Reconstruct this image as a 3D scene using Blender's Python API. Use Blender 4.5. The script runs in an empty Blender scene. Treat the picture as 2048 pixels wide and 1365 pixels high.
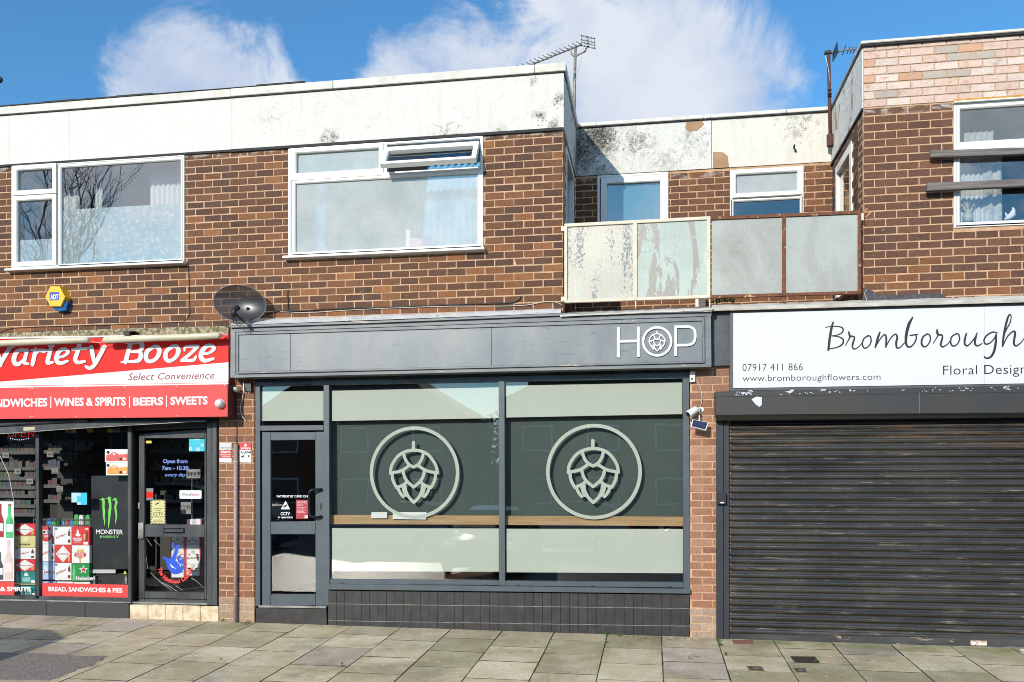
import bpy, bmesh, math, random
from mathutils import Vector, Matrix, noise
R = random.Random(7)
S = bpy.context.scene
COL = S.collection
# ------------------------------------------------------------------ camera
F_, CX, HY, EYE, DIST = 1720.0, 1024.0, 965.0, 1.727, 9.8
TH = math.atan(281 / 1720.0)
cs, sn = math.cos(TH), math.sin(TH)
cd = bpy.data.cameras.new('camera'); cam = bpy.data.objects.new('camera', cd); COL.objects.link(cam)
cam.location = (0, -DIST, EYE); cam.rotation_euler = (math.radians(90), 0, TH)
cd.sensor_width = 36; cd.lens = 36 * F_ / 2048; cd.shift_y = 282.5 / 2048; cd.clip_end = 2000; cd.clip_start = .05
S.camera = cam
# ------------------------------------------------------------------ light
SUNV = Vector((0.364, 1.0, -0.466)).normalized()          # direction the light travels
ld = bpy.data.lights.new('sun', 'SUN'); ld.energy = 4.2; ld.angle = math.radians(.53); ld.color = (1, .935, .82)
sun = bpy.data.objects.new('sun', ld); COL.objects.link(sun)
sun.rotation_euler = SUNV.to_track_quat('-Z', 'Y').to_euler()
wd = bpy.data.worlds.new('World'); S.world = wd; wd.use_nodes = True
S.view_settings.view_transform = 'Standard'; S.view_settings.look = 'None'
S.view_settings.exposure = 0; S.view_settings.gamma = 1; S.view_settings.use_curve_mapping = False
S.render.engine = 'CYCLES'
try:
    S.cycles.filter_width = .95; S.cycles.max_bounces = 7; S.cycles.transparent_max_bounces = 10; S.cycles.glossy_bounces = 4
    S.cycles.caustics_reflective = False; S.cycles.caustics_refractive = False
except Exception: pass

def ray(px, py):
    u = (px - CX) / F_; v = (HY - py) / F_
    return (-sn + u * cs, cs + u * sn, v)
def W(px, py, y=0.0):                     # photo point -> point on the real plane y = const
    d = ray(px, py); t = (y + DIST) / d[1]
    return Vector((t * d[0], y, EYE + t * d[2]))
def WX(px, py, X):                        # ... on the plane x = const (return walls)
    d = ray(px, py); t = X / d[0]
    return Vector((X, -DIST + t * d[1], EYE + t * d[2]))
GA, GB = -.0048, .045
def gz(x, y): return GA * x + GB * (y if y > -3.6 else -3.6)
def G(px, py):
    d = ray(px, py); t = (EYE + GB * DIST) / (GA * d[0] + GB * d[1] - d[2])
    return Vector((t * d[0], -DIST + t * d[1], EYE + t * d[2]))

# ------------------------------------------------------------------ sky with clouds
def build_world():
    nt = wd.node_tree; N = nt.nodes; L = nt.links; N.clear()
    out = N.new('ShaderNodeOutputWorld')
    sky = N.new('ShaderNodeTexSky'); sky.sky_type = 'NISHITA'; sky.sun_disc = False
    sky.sun_elevation = math.asin(-SUNV.z); sky.sun_rotation = math.atan2(-SUNV.x, -SUNV.y) % (2 * math.pi)
    sky.air_density = 1.0; sky.dust_density = .35; sky.ozone_density = 2.2
    tint = N.new('ShaderNodeMix'); tint.data_type = 'RGBA'; tint.blend_type = 'MULTIPLY'; tint.inputs[0].default_value = 1
    tint.inputs[7].default_value = (.47, 1.00, 1.27, 1); L.new(sky.outputs[0], tint.inputs[6])
    b1 = N.new('ShaderNodeBackground'); b1.inputs[1].default_value = .15; L.new(tint.outputs[2], b1.inputs[0])
    tc = N.new('ShaderNodeTexCoord')
    mp = N.new('ShaderNodeMapping'); L.new(tc.outputs['Generated'], mp.inputs[0]); mp.inputs['Scale'].default_value = (1, 1, 1.25)
    n1 = N.new('ShaderNodeTexNoise'); n1.inputs['Scale'].default_value = 6.5; n1.inputs['Detail'].default_value = 12
    n1.inputs['Roughness'].default_value = .64; n1.inputs['Distortion'].default_value = .45; L.new(mp.outputs[0], n1.inputs[0])
    acc = N.new('ShaderNodeMath'); acc.operation = 'MULTIPLY_ADD'; acc.inputs[1].default_value = 5.6; acc.inputs[2].default_value = -2.2
    L.new(n1.outputs['Fac'], acc.inputs[0]); cur = acc.outputs[0]
    # where the big cumulus banks stand in this sky (directions), and the clear gaps between them
    blobs = [(330, 100, .09, .55), (430, 130, .10, .5), (500, 190, .09, .6), (190, 220, .08, .9), (260, 130, .05, .5), (590, 200, .05, .4), (710, 170, .06, .6), (760, 110, .05, .55), (470, 90, .05, .3), (1600, 90, .08, .25), (790, 130, .07, .30), (900, 120, .09, .35), (1030, 60, .12, .35), (1200, 90, .15, .5), (1350, 190, .05, -.25), (1010, 10, .03, -.5), (400, -50, .06, -.8), (240, 20, .05, -.5), (1230, 5, .03, -.4),
             (1400, 70, .14, .5), (1500, 130, .14, .45), (1580, 190, .08, .3), (1300, 220, .10, .3), (1650, 130, .05, .15),
             (60, 60, .14, -1.0), (640, 20, .12, -1.5), (655, 110, .04, -.9), (1640, 20, .06, -.4), (1880, 50, .17, -1.3), (1740, 20, .08, -.8), (60, 180, .08, -.8), (1730, 180, .04, -.4)]
    for px, py, rad, amp in blobs:
        d = Vector(ray(px, py)).normalized()
        vd = N.new('ShaderNodeVectorMath'); vd.operation = 'DISTANCE'; vd.inputs[1].default_value = d; L.new(tc.outputs['Generated'], vd.inputs[0])
        mr = N.new('ShaderNodeMapRange'); mr.interpolation_type = 'SMOOTHSTEP'
        mr.inputs[1].default_value = rad * 1.35; mr.inputs[2].default_value = rad * .1; mr.inputs[3].default_value = 0; mr.inputs[4].default_value = amp
        L.new(vd.outputs['Value'], mr.inputs[0])
        ad = N.new('ShaderNodeMath'); ad.operation = 'ADD'; L.new(cur, ad.inputs[0]); L.new(mr.outputs[0], ad.inputs[1]); cur = ad.outputs[0]
    dens = N.new('ShaderNodeMapRange'); dens.interpolation_type = 'SMOOTHSTEP'; dens.inputs[1].default_value = .30; dens.inputs[2].default_value = 1.45
    dens.inputs[3].default_value = .02; dens.inputs[4].default_value = .95; L.new(cur, dens.inputs[0])
    n2 = N.new('ShaderNodeTexNoise'); n2.inputs['Scale'].default_value = 7; n2.inputs['Detail'].default_value = 5; L.new(mp.outputs[0], n2.inputs[0])
    cr = N.new('ShaderNodeValToRGB'); cr.color_ramp.elements[0].position = .33; cr.color_ramp.elements[0].color = (.50, .60, .80, 1)
    cr.color_ramp.elements[1].position = .62; cr.color_ramp.elements[1].color = (.80, .84, .91, 1); L.new(n2.outputs['Fac'], cr.inputs[0])
    b2 = N.new('ShaderNodeBackground'); L.new(cr.outputs[0], b2.inputs[0])
    dt = N.new('ShaderNodeVectorMath'); dt.operation = 'DOT_PRODUCT'; dt.inputs[1].default_value = -SUNV; L.new(tc.outputs['Generated'], dt.inputs[0])
    br = N.new('ShaderNodeMapRange'); br.interpolation_type = 'SMOOTHSTEP'; br.inputs[1].default_value = -.2; br.inputs[2].default_value = 1; br.inputs[3].default_value = 1.0; br.inputs[4].default_value = 2.1
    L.new(dt.outputs['Value'], br.inputs[0]); L.new(br.outputs[0], b2.inputs[1])     # clouds round the sun are brighter
    mx = N.new('ShaderNodeMixShader'); L.new(dens.outputs[0], mx.inputs[0]); L.new(b1.outputs[0], mx.inputs[1]); L.new(b2.outputs[0], mx.inputs[2])
    L.new(mx.outputs[0], out.inputs[0])
build_world()

# ------------------------------------------------------------------ materials
MATS = {}
def newmat(name):
    m = bpy.data.materials.new(name); m.use_nodes = True; MATS[name] = m
    return m, m.node_tree.nodes, m.node_tree.links, m.node_tree.nodes['Principled BSDF']
def wpos(N):
    g = N.new('ShaderNodeNewGeometry'); return g.outputs['Position']
def tex(N, L, vec, scale, detail=5, rough=.6, stretch=(1, 1, 1), dist=0):
    mp = N.new('ShaderNodeMapping'); mp.inputs['Scale'].default_value = stretch; L.new(vec, mp.inputs[0])
    n = N.new('ShaderNodeTexNoise'); n.inputs['Scale'].default_value = scale; n.inputs['Detail'].default_value = detail
    n.inputs['Roughness'].default_value = rough; n.inputs['Distortion'].default_value = dist; L.new(mp.outputs[0], n.inputs[0])
    return n.outputs['Fac']
def ramp(N, L, v, a, b, c0=0.0, c1=1.0):
    mr = N.new('ShaderNodeMapRange'); mr.inputs[1].default_value = a; mr.inputs[2].default_value = b
    mr.inputs[3].default_value = c0; mr.inputs[4].default_value = c1; L.new(v, mr.inputs[0]); return mr.outputs[0]
def mixc(N, L, f, a, b, mode='MIX'):
    m = N.new('ShaderNodeMix'); m.data_type = 'RGBA'; m.blend_type = mode
    for sock, v in ((0, f), (6, a), (7, b)):
        if isinstance(v, (int, float)): m.inputs[sock].default_value = v
        elif isinstance(v, tuple): m.inputs[sock].default_value = (*v, 1) if len(v) == 3 else v
        else: L.new(v, m.inputs[sock])
    return m.outputs[2]
def math_(N, L, op, a, b):
    m = N.new('ShaderNodeMath'); m.operation = op
    for i, v in ((0, a), (1, b)):
        if isinstance(v, (int, float)): m.inputs[i].default_value = v
        else: L.new(v, m.inputs[i])
    return m.outputs[0]
def bump(N, L, p, h, dist=.002, strength=1):
    b = N.new('ShaderNodeBump'); b.inputs['Distance'].default_value = dist; b.inputs['Strength'].default_value = strength
    L.new(h, b.inputs['Height']); L.new(b.outputs[0], p.inputs['Normal'])
def M(name, col, rough=.6, col2=None, scale=6, stretch=(1, 1, 1), bumpd=0, metal=0, spec=.5, lo=.35, hi=.65, det=6,
      flake=None, flakescale=9, flakethr=.64, flakestretch=(1, 1, 1), grime=0):
    if name in MATS: return MATS[name]
    m, N, L, p = newmat(name)
    p.inputs['Roughness'].default_value = rough; p.inputs['Metallic'].default_value = metal
    p.inputs['Specular IOR Level'].default_value = spec
    v = wpos(N); c = (*col, 1)
    if col2 is None: col2 = tuple(x * .86 for x in col)
    n = tex(N, L, v, scale, det, .62, stretch)
    c = mixc(N, L, ramp(N, L, n, lo, hi), tuple(col), tuple(col2))
    if grime:
        g = tex(N, L, v, 2.3, 7, .7); c = mixc(N, L, ramp(N, L, g, .5, .75, 0, grime), c, (.05, .045, .035))
    if flake:
        fl = tex(N, L, v, flakescale, 8, .7, flakestretch); c = mixc(N, L, ramp(N, L, fl, flakethr, flakethr + .02), c, tuple(flake))
    L.new(c, p.inputs['Base Color'])
    if bumpd: bump(N, L, p, n, bumpd)
    return m
def glass(name, ior=1.55, tint=(1, 1, 1), haze=0, hazecol=(.7, .75, .75), wob=.0006, hazelo=.3, hazehi=.7, hs=(1, 1, 1)):
    m = bpy.data.materials.new(name); m.use_nodes = True; MATS[name] = m
    N = m.node_tree.nodes; L = m.node_tree.links; N.clear(); o = N.new('ShaderNodeOutputMaterial')
    tr = N.new('ShaderNodeBsdfTransparent'); tr.inputs[0].default_value = (*tint, 1)
    gl = N.new('ShaderNodeBsdfGlossy'); gl.inputs['Roughness'].default_value = .0
    lw = N.new('ShaderNodeLayerWeight'); r0 = ((ior - 1) / (ior + 1)) ** 2
    p5 = N.new('ShaderNodeMath'); p5.operation = 'POWER'; p5.inputs[1].default_value = 5; L.new(lw.outputs['Facing'], p5.inputs[0])
    fr = N.new('ShaderNodeMath'); fr.operation = 'MULTIPLY_ADD'; fr.inputs[1].default_value = 1 - r0; fr.inputs[2].default_value = r0; L.new(p5.outputs[0], fr.inputs[0])
    v = wpos(N)
    b = N.new('ShaderNodeBump'); b.inputs['Distance'].default_value = wob; L.new(tex(N, L, v, 1.7, 2), b.inputs['Height']); L.new(b.outputs[0], gl.inputs['Normal'])
    base = tr.outputs[0]
    if haze:
        df = N.new('ShaderNodeBsdfDiffuse'); df.inputs[0].default_value = (*hazecol, 1)
        tl = N.new('ShaderNodeBsdfTranslucent'); tl.inputs[0].default_value = (*hazecol, 1)
        a = N.new('ShaderNodeMixShader'); a.inputs[0].default_value = .15; L.new(df.outputs[0], a.inputs[1]); L.new(tl.outputs[0], a.inputs[2])
        n = tex(N, L, v, 2.2, 4, .6, hs); n2 = tex(N, L, v, 60, 3, .6, (1, 1, .35))
        f = math_(N, L, 'ADD', ramp(N, L, n, hazelo, hazehi, haze * .80, haze), ramp(N, L, n2, .35, .65, -.05 * haze, .05 * haze))
        mm = N.new('ShaderNodeMixShader'); L.new(f, mm.inputs[0]); L.new(base, mm.inputs[1]); L.new(a.outputs[0], mm.inputs[2]); base = mm.outputs[0]
    mx = N.new('ShaderNodeMixShader'); L.new(fr.outputs[0], mx.inputs[0]); L.new(base, mx.inputs[1]); L.new(gl.outputs[0], mx.inputs[2])
    L.new(mx.outputs[0], o.inputs[0]); return m

def brickmat():
    m, N, L, p = newmat('brick'); v = wpos(N)
    oi = N.new('ShaderNodeObjectInfo')
    n = tex(N, L, v, 38, 7, .75); big = tex(N, L, v, 5, 3)
    c = mixc(N, L, ramp(N, L, n, .38, .62, .0, .8), oi.outputs['Color'], mixc(N, L, 1, oi.outputs['Color'], (.55, .52, .5), 'MULTIPLY'))
    c = mixc(N, L, ramp(N, L, big, .4, .7, 0, .3), c, mixc(N, L, 1, oi.outputs['Color'], (1.5, 1.35, 1.2), 'MULTIPLY'))
    sp = tex(N, L, v, 60, 4, .65); c = mixc(N, L, ramp(N, L, sp, .645, .68), c, (.46, .24, .14)); c = mixc(N, L, ramp(N, L, tex(N, L, v, 48, 4, .7), .62, .66, 0, .7), c, (.035, .02, .016))
    sp2 = tex(N, L, v, 14, 3, .5); c = mixc(N, L, ramp(N, L, sp2, .745, .755, 0, .8), c, (.6, .55, .48))
    wear = tex(N, L, v, .9, 5, .6); c = mixc(N, L, ramp(N, L, wear, .35, .65, .0, .45), c, mixc(N, L, 1, c, (.62, .58, .52), 'MULTIPLY'))
    sx = N.new('ShaderNodeSeparateXYZ'); L.new(v, sx.inputs[0])             # splashes of wall paint on the top course
    tp = math_(N, L, 'MULTIPLY', ramp(N, L, sx.outputs['Z'], 5.66, 5.74), ramp(N, L, tex(N, L, v, 7, 5, .6, (1, 1, 3)), .50, .62, 0, .65)); c = mixc(N, L, tp, c, (.55, .50, .46))
    ef = tex(N, L, v, 3.1, 7, .75, (1, 1, .6)); c = mixc(N, L, ramp(N, L, ef, .60, .76, 0, .32), c, (.40, .30, .24))
    L.new(c, p.inputs['Base Color']); p.inputs['Roughness'].default_value = .78; bump(N, L, p, n, .005)
    return m
def islandbrick():
    m, N, L, p = newmat('brick_far'); g = N.new('ShaderNodeNewGeometry')
    c = mixc(N, L, g.outputs['Random Per Island'], (.10, .05, .035), (.22, .10, .05)); L.new(c, p.inputs['Base Color']); p.inputs['Roughness'].default_value = .8
    return m
def plaster(name, col, blots, dirt=.35, bumpd=.006, col2=None, patch=None):
    m, N, L, p = newmat(name); v = wpos(N)
    n = tex(N, L, v, 5, 8, .65, (1, 1, 1), 1.2); fine = tex(N, L, v, 55, 5, .7)
    c = mixc(N, L, ramp(N, L, n, .35, .7), tuple(col), tuple(col2 or [x * .9 for x in col]))
    scr = tex(N, L, v, 11, 7, .75, (1, 1, 1.2), 2.5); c = mixc(N, L, ramp(N, L, scr, .60, .72, 0, dirt), c, (.33, .31, .28))
    stk = tex(N, L, v, 3.2, 6, .7, (3.5, 1, .35)); c = mixc(N, L, ramp(N, L, stk, .50, .72, 0, min(.5, dirt * 1.1)), c, (.50, .48, .43))
    tr_ = tex(N, L, v, 17, 5, .7, (1, 1, 1), 3); c = mixc(N, L, ramp(N, L, tr_, .50, .66, 0, min(.35, dirt)), c, (.52, .51, .48))
    acc = None
    for pos, rad, amp in blots:
        vd = N.new('ShaderNodeVectorMath'); vd.operation = 'DISTANCE'; vd.inputs[1].default_value = pos; L.new(v, vd.inputs[0])
        mr = ramp(N, L, vd.outputs['Value'], rad, rad * .1, 0, amp)
        acc = mr if acc is None else math_(N, L, 'MAXIMUM', acc, mr)
    if acc is not None:
        s1 = tex(N, L, v, 9, 9, .78, (1, 1, .8), .6)
        f = math_(N, L, 'ADD', math_(N, L, 'MULTIPLY', acc, .42), s1)
        c = mixc(N, L, ramp(N, L, f, .66, .86, 0, .80), c, (.13, .12, .095))
        s2 = tex(N, L, v, 30, 6, .8); f2 = math_(N, L, 'ADD', math_(N, L, 'MULTIPLY', acc, .22), s2)
        c = mixc(N, L, ramp(N, L, f2, .66, .72, 0, .95), c, (.03, .03, .02))
    L.new(c, p.inputs['Base Color']); p.inputs['Roughness'].default_value = .85
    h = math_(N, L, 'ADD', math_(N, L, 'MULTIPLY', n, 1.0), math_(N, L, 'MULTIPLY', fine, .25)); bump(N, L, p, h, bumpd)
    return m

def palebrick():
    m, N, L, p = newmat('pale_brick'); v = wpos(N); oi = N.new('ShaderNodeObjectInfo')
    c = mixc(N, L, ramp(N, L, tex(N, L, v, 9, 6, .7, (1, 1, 1.6)), .53, .63, 0, .7), oi.outputs['Color'], (.56, .27, .17))
    c = mixc(N, L, ramp(N, L, tex(N, L, v, 6, 6, .7), .56, .70, 0, .7), c, (.25, .21, .185))
    c = mixc(N, L, ramp(N, L, tex(N, L, v, 60, 3, .6), .45, .7, 0, .35), c, (.35, .24, .2))
    L.new(c, p.inputs['Base Color']); p.inputs['Roughness'].default_value = .85; bump(N, L, p, tex(N, L, v, 20, 6, .7), .008); return m
BR = brickmat(); BRP = palebrick(); BRF = islandbrick()
MORT = M('mortar', (.64, .40, .24), .9, (.40, .25, .15), 5, bumpd=.002, flake=(.30, .19, .13), flakescale=38, flakethr=.60)
MORTP = M('mortar_pale', (.50, .35, .23), .9, (.40, .28, .18), 18, bumpd=.006)
UPVC = M('white_plastic', (.76, .755, .72), .35, (.70, .69, .64), 3, lo=.5, hi=.8)
GREYF = M('grey_powder_frame', (.078, .098, .115), .42, (.060, .078, .092), 4)
DARKT = M('black_painted_tile', (.022, .021, .0215), .42, (.042, .040, .041), 7, bumpd=.001, flake=(.3, .27, .22), flakescale=26, flakethr=.74)
BLACKF = M('black_weathered_frame', (.024, .026, .029), .4, (.075, .078, .082), 5, stretch=(1, 1, .3), flake=(.3, .29, .27), flakescale=30, flakethr=.75)
BLACK = M('black', (.012, .012, .014), .5)
GLOSSB = M('gloss_black', (.010, .012, .014), .16)
WHITE = M('white_print', (.80, .80, .79), .5, (.78, .78, .77))
REDP = M('red_vinyl', (.80, .022, .016), .4, (.74, .02, .015), 2, spec=.2)
REDB = M('red_banner', (.76, .075, .07), .45, (.72, .07, .066), 2, spec=.25)
DKRED = M('dark_red_print', (.30, .02, .03), .5)
TUBEM = M('yellowed_tube_cover', (.66, .62, .47), .4, (.55, .50, .34), 5, flake=(.16, .11, .06), flakescale=16, flakethr=.70)
LEAD = M('lead_flashing', (.46, .48, .50), .5, (.68, .65, .60), 9, stretch=(.5, 1, 2), bumpd=.01, flake=(.10, .11, .12), flakescale=12, flakethr=.62)
PALELEAD = M('pale_coated_flashing', (.62, .60, .55), .6, (.40, .37, .32), 8, stretch=(.5, 1, 2), bumpd=.008, flake=(.45, .28, .15), flakescale=6, flakethr=.66)
FASC = M('grey_fascia_paint', (.245, .255, .255), .36, (.155, .18, .20), 1.6, stretch=(1.2, 1, .5), bumpd=.0012, flake=(.13, .15, .165), flakescale=20, flakethr=.60, flakestretch=(.22, 1, 1.6))
FASCM = M('grey_fascia_moulding', (.20, .215, .225), .45, (.12, .13, .14), 5, stretch=(.3, 1, 1.5), flake=(.55, .40, .27), flakescale=7, flakethr=.62, flakestretch=(.35, 1, 3))
DARKPAN = M('dark_blue_panel', (.035, .042, .055), .5, (.08, .085, .09), 6)
CONC = M('mossy_concrete', (.40, .35, .24), .9, (.12, .12, .05), 24, bumpd=.01, lo=.42, hi=.58, flake=(.65, .58, .44), flakescale=40, flakethr=.62)
PAPER = M('paper', (.82, .83, .83), .6, (.78, .79, .79))
COPE = M('coping_concrete', (.74, .715, .65), .8, (.60, .57, .50), 7, bumpd=.003, flake=(.32, .28, .22), flakescale=9, flakethr=.68)
FELT = M('roof_felt', (.03, .03, .032), .8)
WOODB = M('counter_wood', (.52, .33, .15), .5, (.36, .22, .10), 9, stretch=(.25, 1, 3), bumpd=.0008)
OLDWOOD = M('weathered_timber', (.22, .20, .18), .85, (.10, .09, .085), 20, stretch=(.10, 1, 2), bumpd=.004)
RUST = M('rusty_steel', (.22, .075, .03), .8, (.10, .04, .025), 22, bumpd=.002, flake=(.55, .36, .16), flakescale=10, flakethr=.60)
CREAMM = M('cream_painted_steel', (.68, .62, .50), .6, (.60, .53, .40), 9, flake=(.25, .10, .05), flakescale=14, flakethr=.66)
BOARD = M('dark_green_blind', (.060, .088, .080), .7, (.052, .078, .072), 2.2)
FILM = M('frosted_film', (.56, .595, .515), .55, (.54, .575, .495), 1.2)
RUSTPOLE = M('rusted_pole', (.12, .045, .03), .8, (.07, .03, .022), 30)
GALV = M('aged_aluminium', (.34, .32, .28), .5, (.18, .15, .11), 18, metal=.3)
CABLEB = M('black_cable', (.012, .012, .013), .5)
CABLEW = M('white_cable', (.62, .58, .50), .5)
def shutmat():
    m, N, L, p = newmat('shutter_black'); v = wpos(N)
    n = tex(N, L, v, 3, 6, .65, (.3, 1, 1.6)); c = mixc(N, L, ramp(N, L, n, .35, .65), (.018, .0155, .0125), (.046, .040, .032))
    dust_glint = tex(N, L, v, 8, 7, .75, (.22, 1, 3)); c = mixc(N, L, ramp(N, L, dust_glint, .58, .66, 0, .75), c, (.24, .21, .165))  # pale streaks: dust, plus the slats' highlight lines put into the colour
    sx = N.new('ShaderNodeSeparateXYZ'); L.new(v, sx.inputs[0])
    ru = math_(N, L, 'MULTIPLY', ramp(N, L, sx.outputs['Z'], 2.0, 2.3), ramp(N, L, tex(N, L, v, 2, 6, .7, (.4, 1, 6)), .48, .62, 0, .6)); c = mixc(N, L, ru, c, (.22, .12, .05))
    L.new(c, p.inputs['Base Color']); L.new(ramp(N, L, n, .3, .7, .16, .34), p.inputs['Roughness']); p.inputs['Specular IOR Level'].default_value = .9
    bump(N, L, p, tex(N, L, v, 5, 3, .5, (.7, 1, .2)), .02, .6); return m
SHUT = shutmat()
SHUTBOX = M('shutter_box', (.044, .040, .033), .5, (.035, .036, .038), 2, flake=(.12, .11, .10), flakescale=18, flakethr=.7)
FLECK = M('peeled_white_fleck', (.62, .66, .70), .6)
TAR = M('tar_patch', (.035, .036, .040), .55, (.07, .07, .075), 20, bumpd=.01, flake=(.55, .50, .42), flakescale=38, flakethr=.70)
STEEL = M('worn_steel', (.40, .40, .39), .4, (.18, .17, .15), 12, stretch=(.3, 1, 1), metal=.5, bumpd=.001)
STONE = M('cream_stone', (.70, .58, .41), .85, (.50, .38, .25), 9, bumpd=.012, lo=.45, hi=.62, flake=(.20, .13, .08), flakescale=7, flakethr=.66)
GRASSM = M('weed_leaf', (.09, .17, .03), .7, (.05, .10, .02), 40)
LEAFD = M('dead_leaf', (.30, .15, .06), .8, (.16, .08, .04), 40)
PIPE = M('faded_pink_pipe', (.40, .30, .28), .6, (.30, .22, .21), 6)
CARPAINT = M('dark_car_paint', (.015, .016, .018), .12, (.02, .02, .022), spec=.8)
CARGLASS = M('car_window', (.01, .012, .015), .05, (.01, .012, .014))
TYRE = M('tyre_rubber', (.02, .02, .02), .8)
GLS = glass('shop_glass', 1.5)
GLSG = glass('tinted_shop_glass', 2.3, (.94, .955, .94))
GLUP = glass('upstairs_glass', 2.8, (.93, .95, .96), wob=.0008)
GLCOND = glass('condensed_glass', 1.8, (.9, .92, .93), haze=.56, hazecol=(.90, .90, .84), hazelo=.36, hazehi=.62)
GLCOND2 = glass('misted_glass', 1.9, (.9, .92, .93), haze=.70, hazecol=(.70, .72, .70))
def spanel(name, base, blots, grit=0):
    m, N, L, p = newmat(name); v = wpos(N)
    wn = N.new('ShaderNodeTexWave'); wn.inputs['Scale'].default_value = 23; wn.bands_direction = 'X'; L.new(v, wn.inputs[0])
    wz = N.new('ShaderNodeTexWave'); wz.inputs['Scale'].default_value = 23; wz.bands_direction = 'Z'; L.new(v, wz.inputs[0])
    grid = math_(N, L, 'MAXIMUM', ramp(N, L, wn.outputs['Fac'], .82, .95), ramp(N, L, wz.outputs['Fac'], .82, .95))
    c = (*base, 1)
    c = mixc(N, L, ramp(N, L, tex(N, L, v, 1.9, 4), .35, .65), tuple(base), tuple(x * .84 for x in base))
    band = tex(N, L, v, 1.7, 3, .5, (3.2, 1, .5)); fine = tex(N, L, v, 34, 6, .75, (1, 1, .7))
    if grit:
        f = math_(N, L, 'ADD', math_(N, L, 'MULTIPLY', band, .75), fine); c = mixc(N, L, ramp(N, L, f, grit, grit + .03), c, (.20, .21, .22))
    for col, sc, thr, st, w in blots:
        c = mixc(N, L, ramp(N, L, tex(N, L, v, sc, 8, .68, st, .7), thr, thr + w), c, tuple(col))
    c = mixc(N, L, math_(N, L, 'MULTIPLY', grid, .13), c, (.14, .15, .14))
    L.new(c, p.inputs['Base Color']); p.inputs['Roughness'].default_value = .35
    bump(N, L, p, tex(N, L, v, 70, 3), .002); return m
PANA = spanel('peeling_cream_panel', (.57, .535, .45), [((.46, .54, .50), 2.6, .62, (2.0, 1, .45), .04)], grit=.955)
PANB = spanel('peeling_mint_panel', (.46, .535, .48), [((.58, .56, .48), 3.2, .57, (1, 1, .5), .03), ((.33, .31, .27), 2.0, .51, (1.5, 1, .5), .015), ((.58, .55, .47), 21, .62, (1, 1, .7), .02)], grit=1.03)
PANC = spanel('grey_wired_glass', (.43, .44, .40), [((.30, .29, .26), 1.6, .46, (1, 1, .8), .22), ((.60, .63, .60), 55, .64, (1, 1, 1), .05), ((.22, .23, .22), 60, .68, (1, 1, 1), .05)])
PATTERN = None
def patternfilm():
    m = bpy.data.materials.new('patterned_film'); m.use_nodes = True; N = m.node_tree.nodes; L = m.node_tree.links; N.clear()
    o = N.new('ShaderNodeOutputMaterial'); v = wpos(N)
    vo = N.new('ShaderNodeTexVoronoi'); vo.inputs['Scale'].default_value = 15; L.new(v, vo.inputs[0])
    r1 = ramp(N, L, vo.outputs['Distance'], .25, .30); r2 = ramp(N, L, vo.outputs['Distance'], .36, .41, 1, 0)
    ring = math_(N, L, 'MULTIPLY', r1, r2)
    c = mixc(N, L, ring, (.44, .50, .50), (.66, .70, .68))
    d = N.new('ShaderNodeBsdfDiffuse'); L.new(c, d.inputs[0]); t = N.new('ShaderNodeBsdfTransparent')
    mx = N.new('ShaderNodeMixShader'); mx.inputs[0].default_value = .85; L.new(t.outputs[0], mx.inputs[1]); L.new(d.outputs[0], mx.inputs[2]); L.new(mx.outputs[0], o.inputs[0]); return m
PATTERN = patternfilm()

# ------------------------------------------------------------------ building helpers
def wloc(o):
    v = Vector((0, 0, 0))
    while o is not None: v = v + Vector(o.location); o = o.parent
    return v
def thing(name, label, cat, loc=(0, 0, 0), group=None, kind=None):
    o = bpy.data.objects.new(name, None); COL.objects.link(o); o.location = loc; o.empty_display_size = .1
    if label: o['label'] = label
    if cat: o['category'] = cat
    if group: o['group'] = group
    if kind: o['kind'] = kind
    return o
def mesh(name, verts, faces, mat, parent=None, smooth=False):
    me = bpy.data.meshes.new(name); off = wloc(parent) if parent else None
    if parent is None:
        xs = [v[0] for v in verts]; ys = [v[1] for v in verts]; zs = [v[2] for v in verts]
        off = Vector(((min(xs) + max(xs)) / 2, (min(ys) + max(ys)) / 2, min(zs)))
    me.from_pydata([tuple(Vector(v) - off) for v in verts], [], faces); me.update()
    if mat: me.materials.append(mat)
    if smooth:
        for p in me.polygons: p.use_smooth = True
    o = bpy.data.objects.new(name, me); COL.objects.link(o)
    if parent: o.parent = parent
    else: o.location = off
    return o
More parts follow.
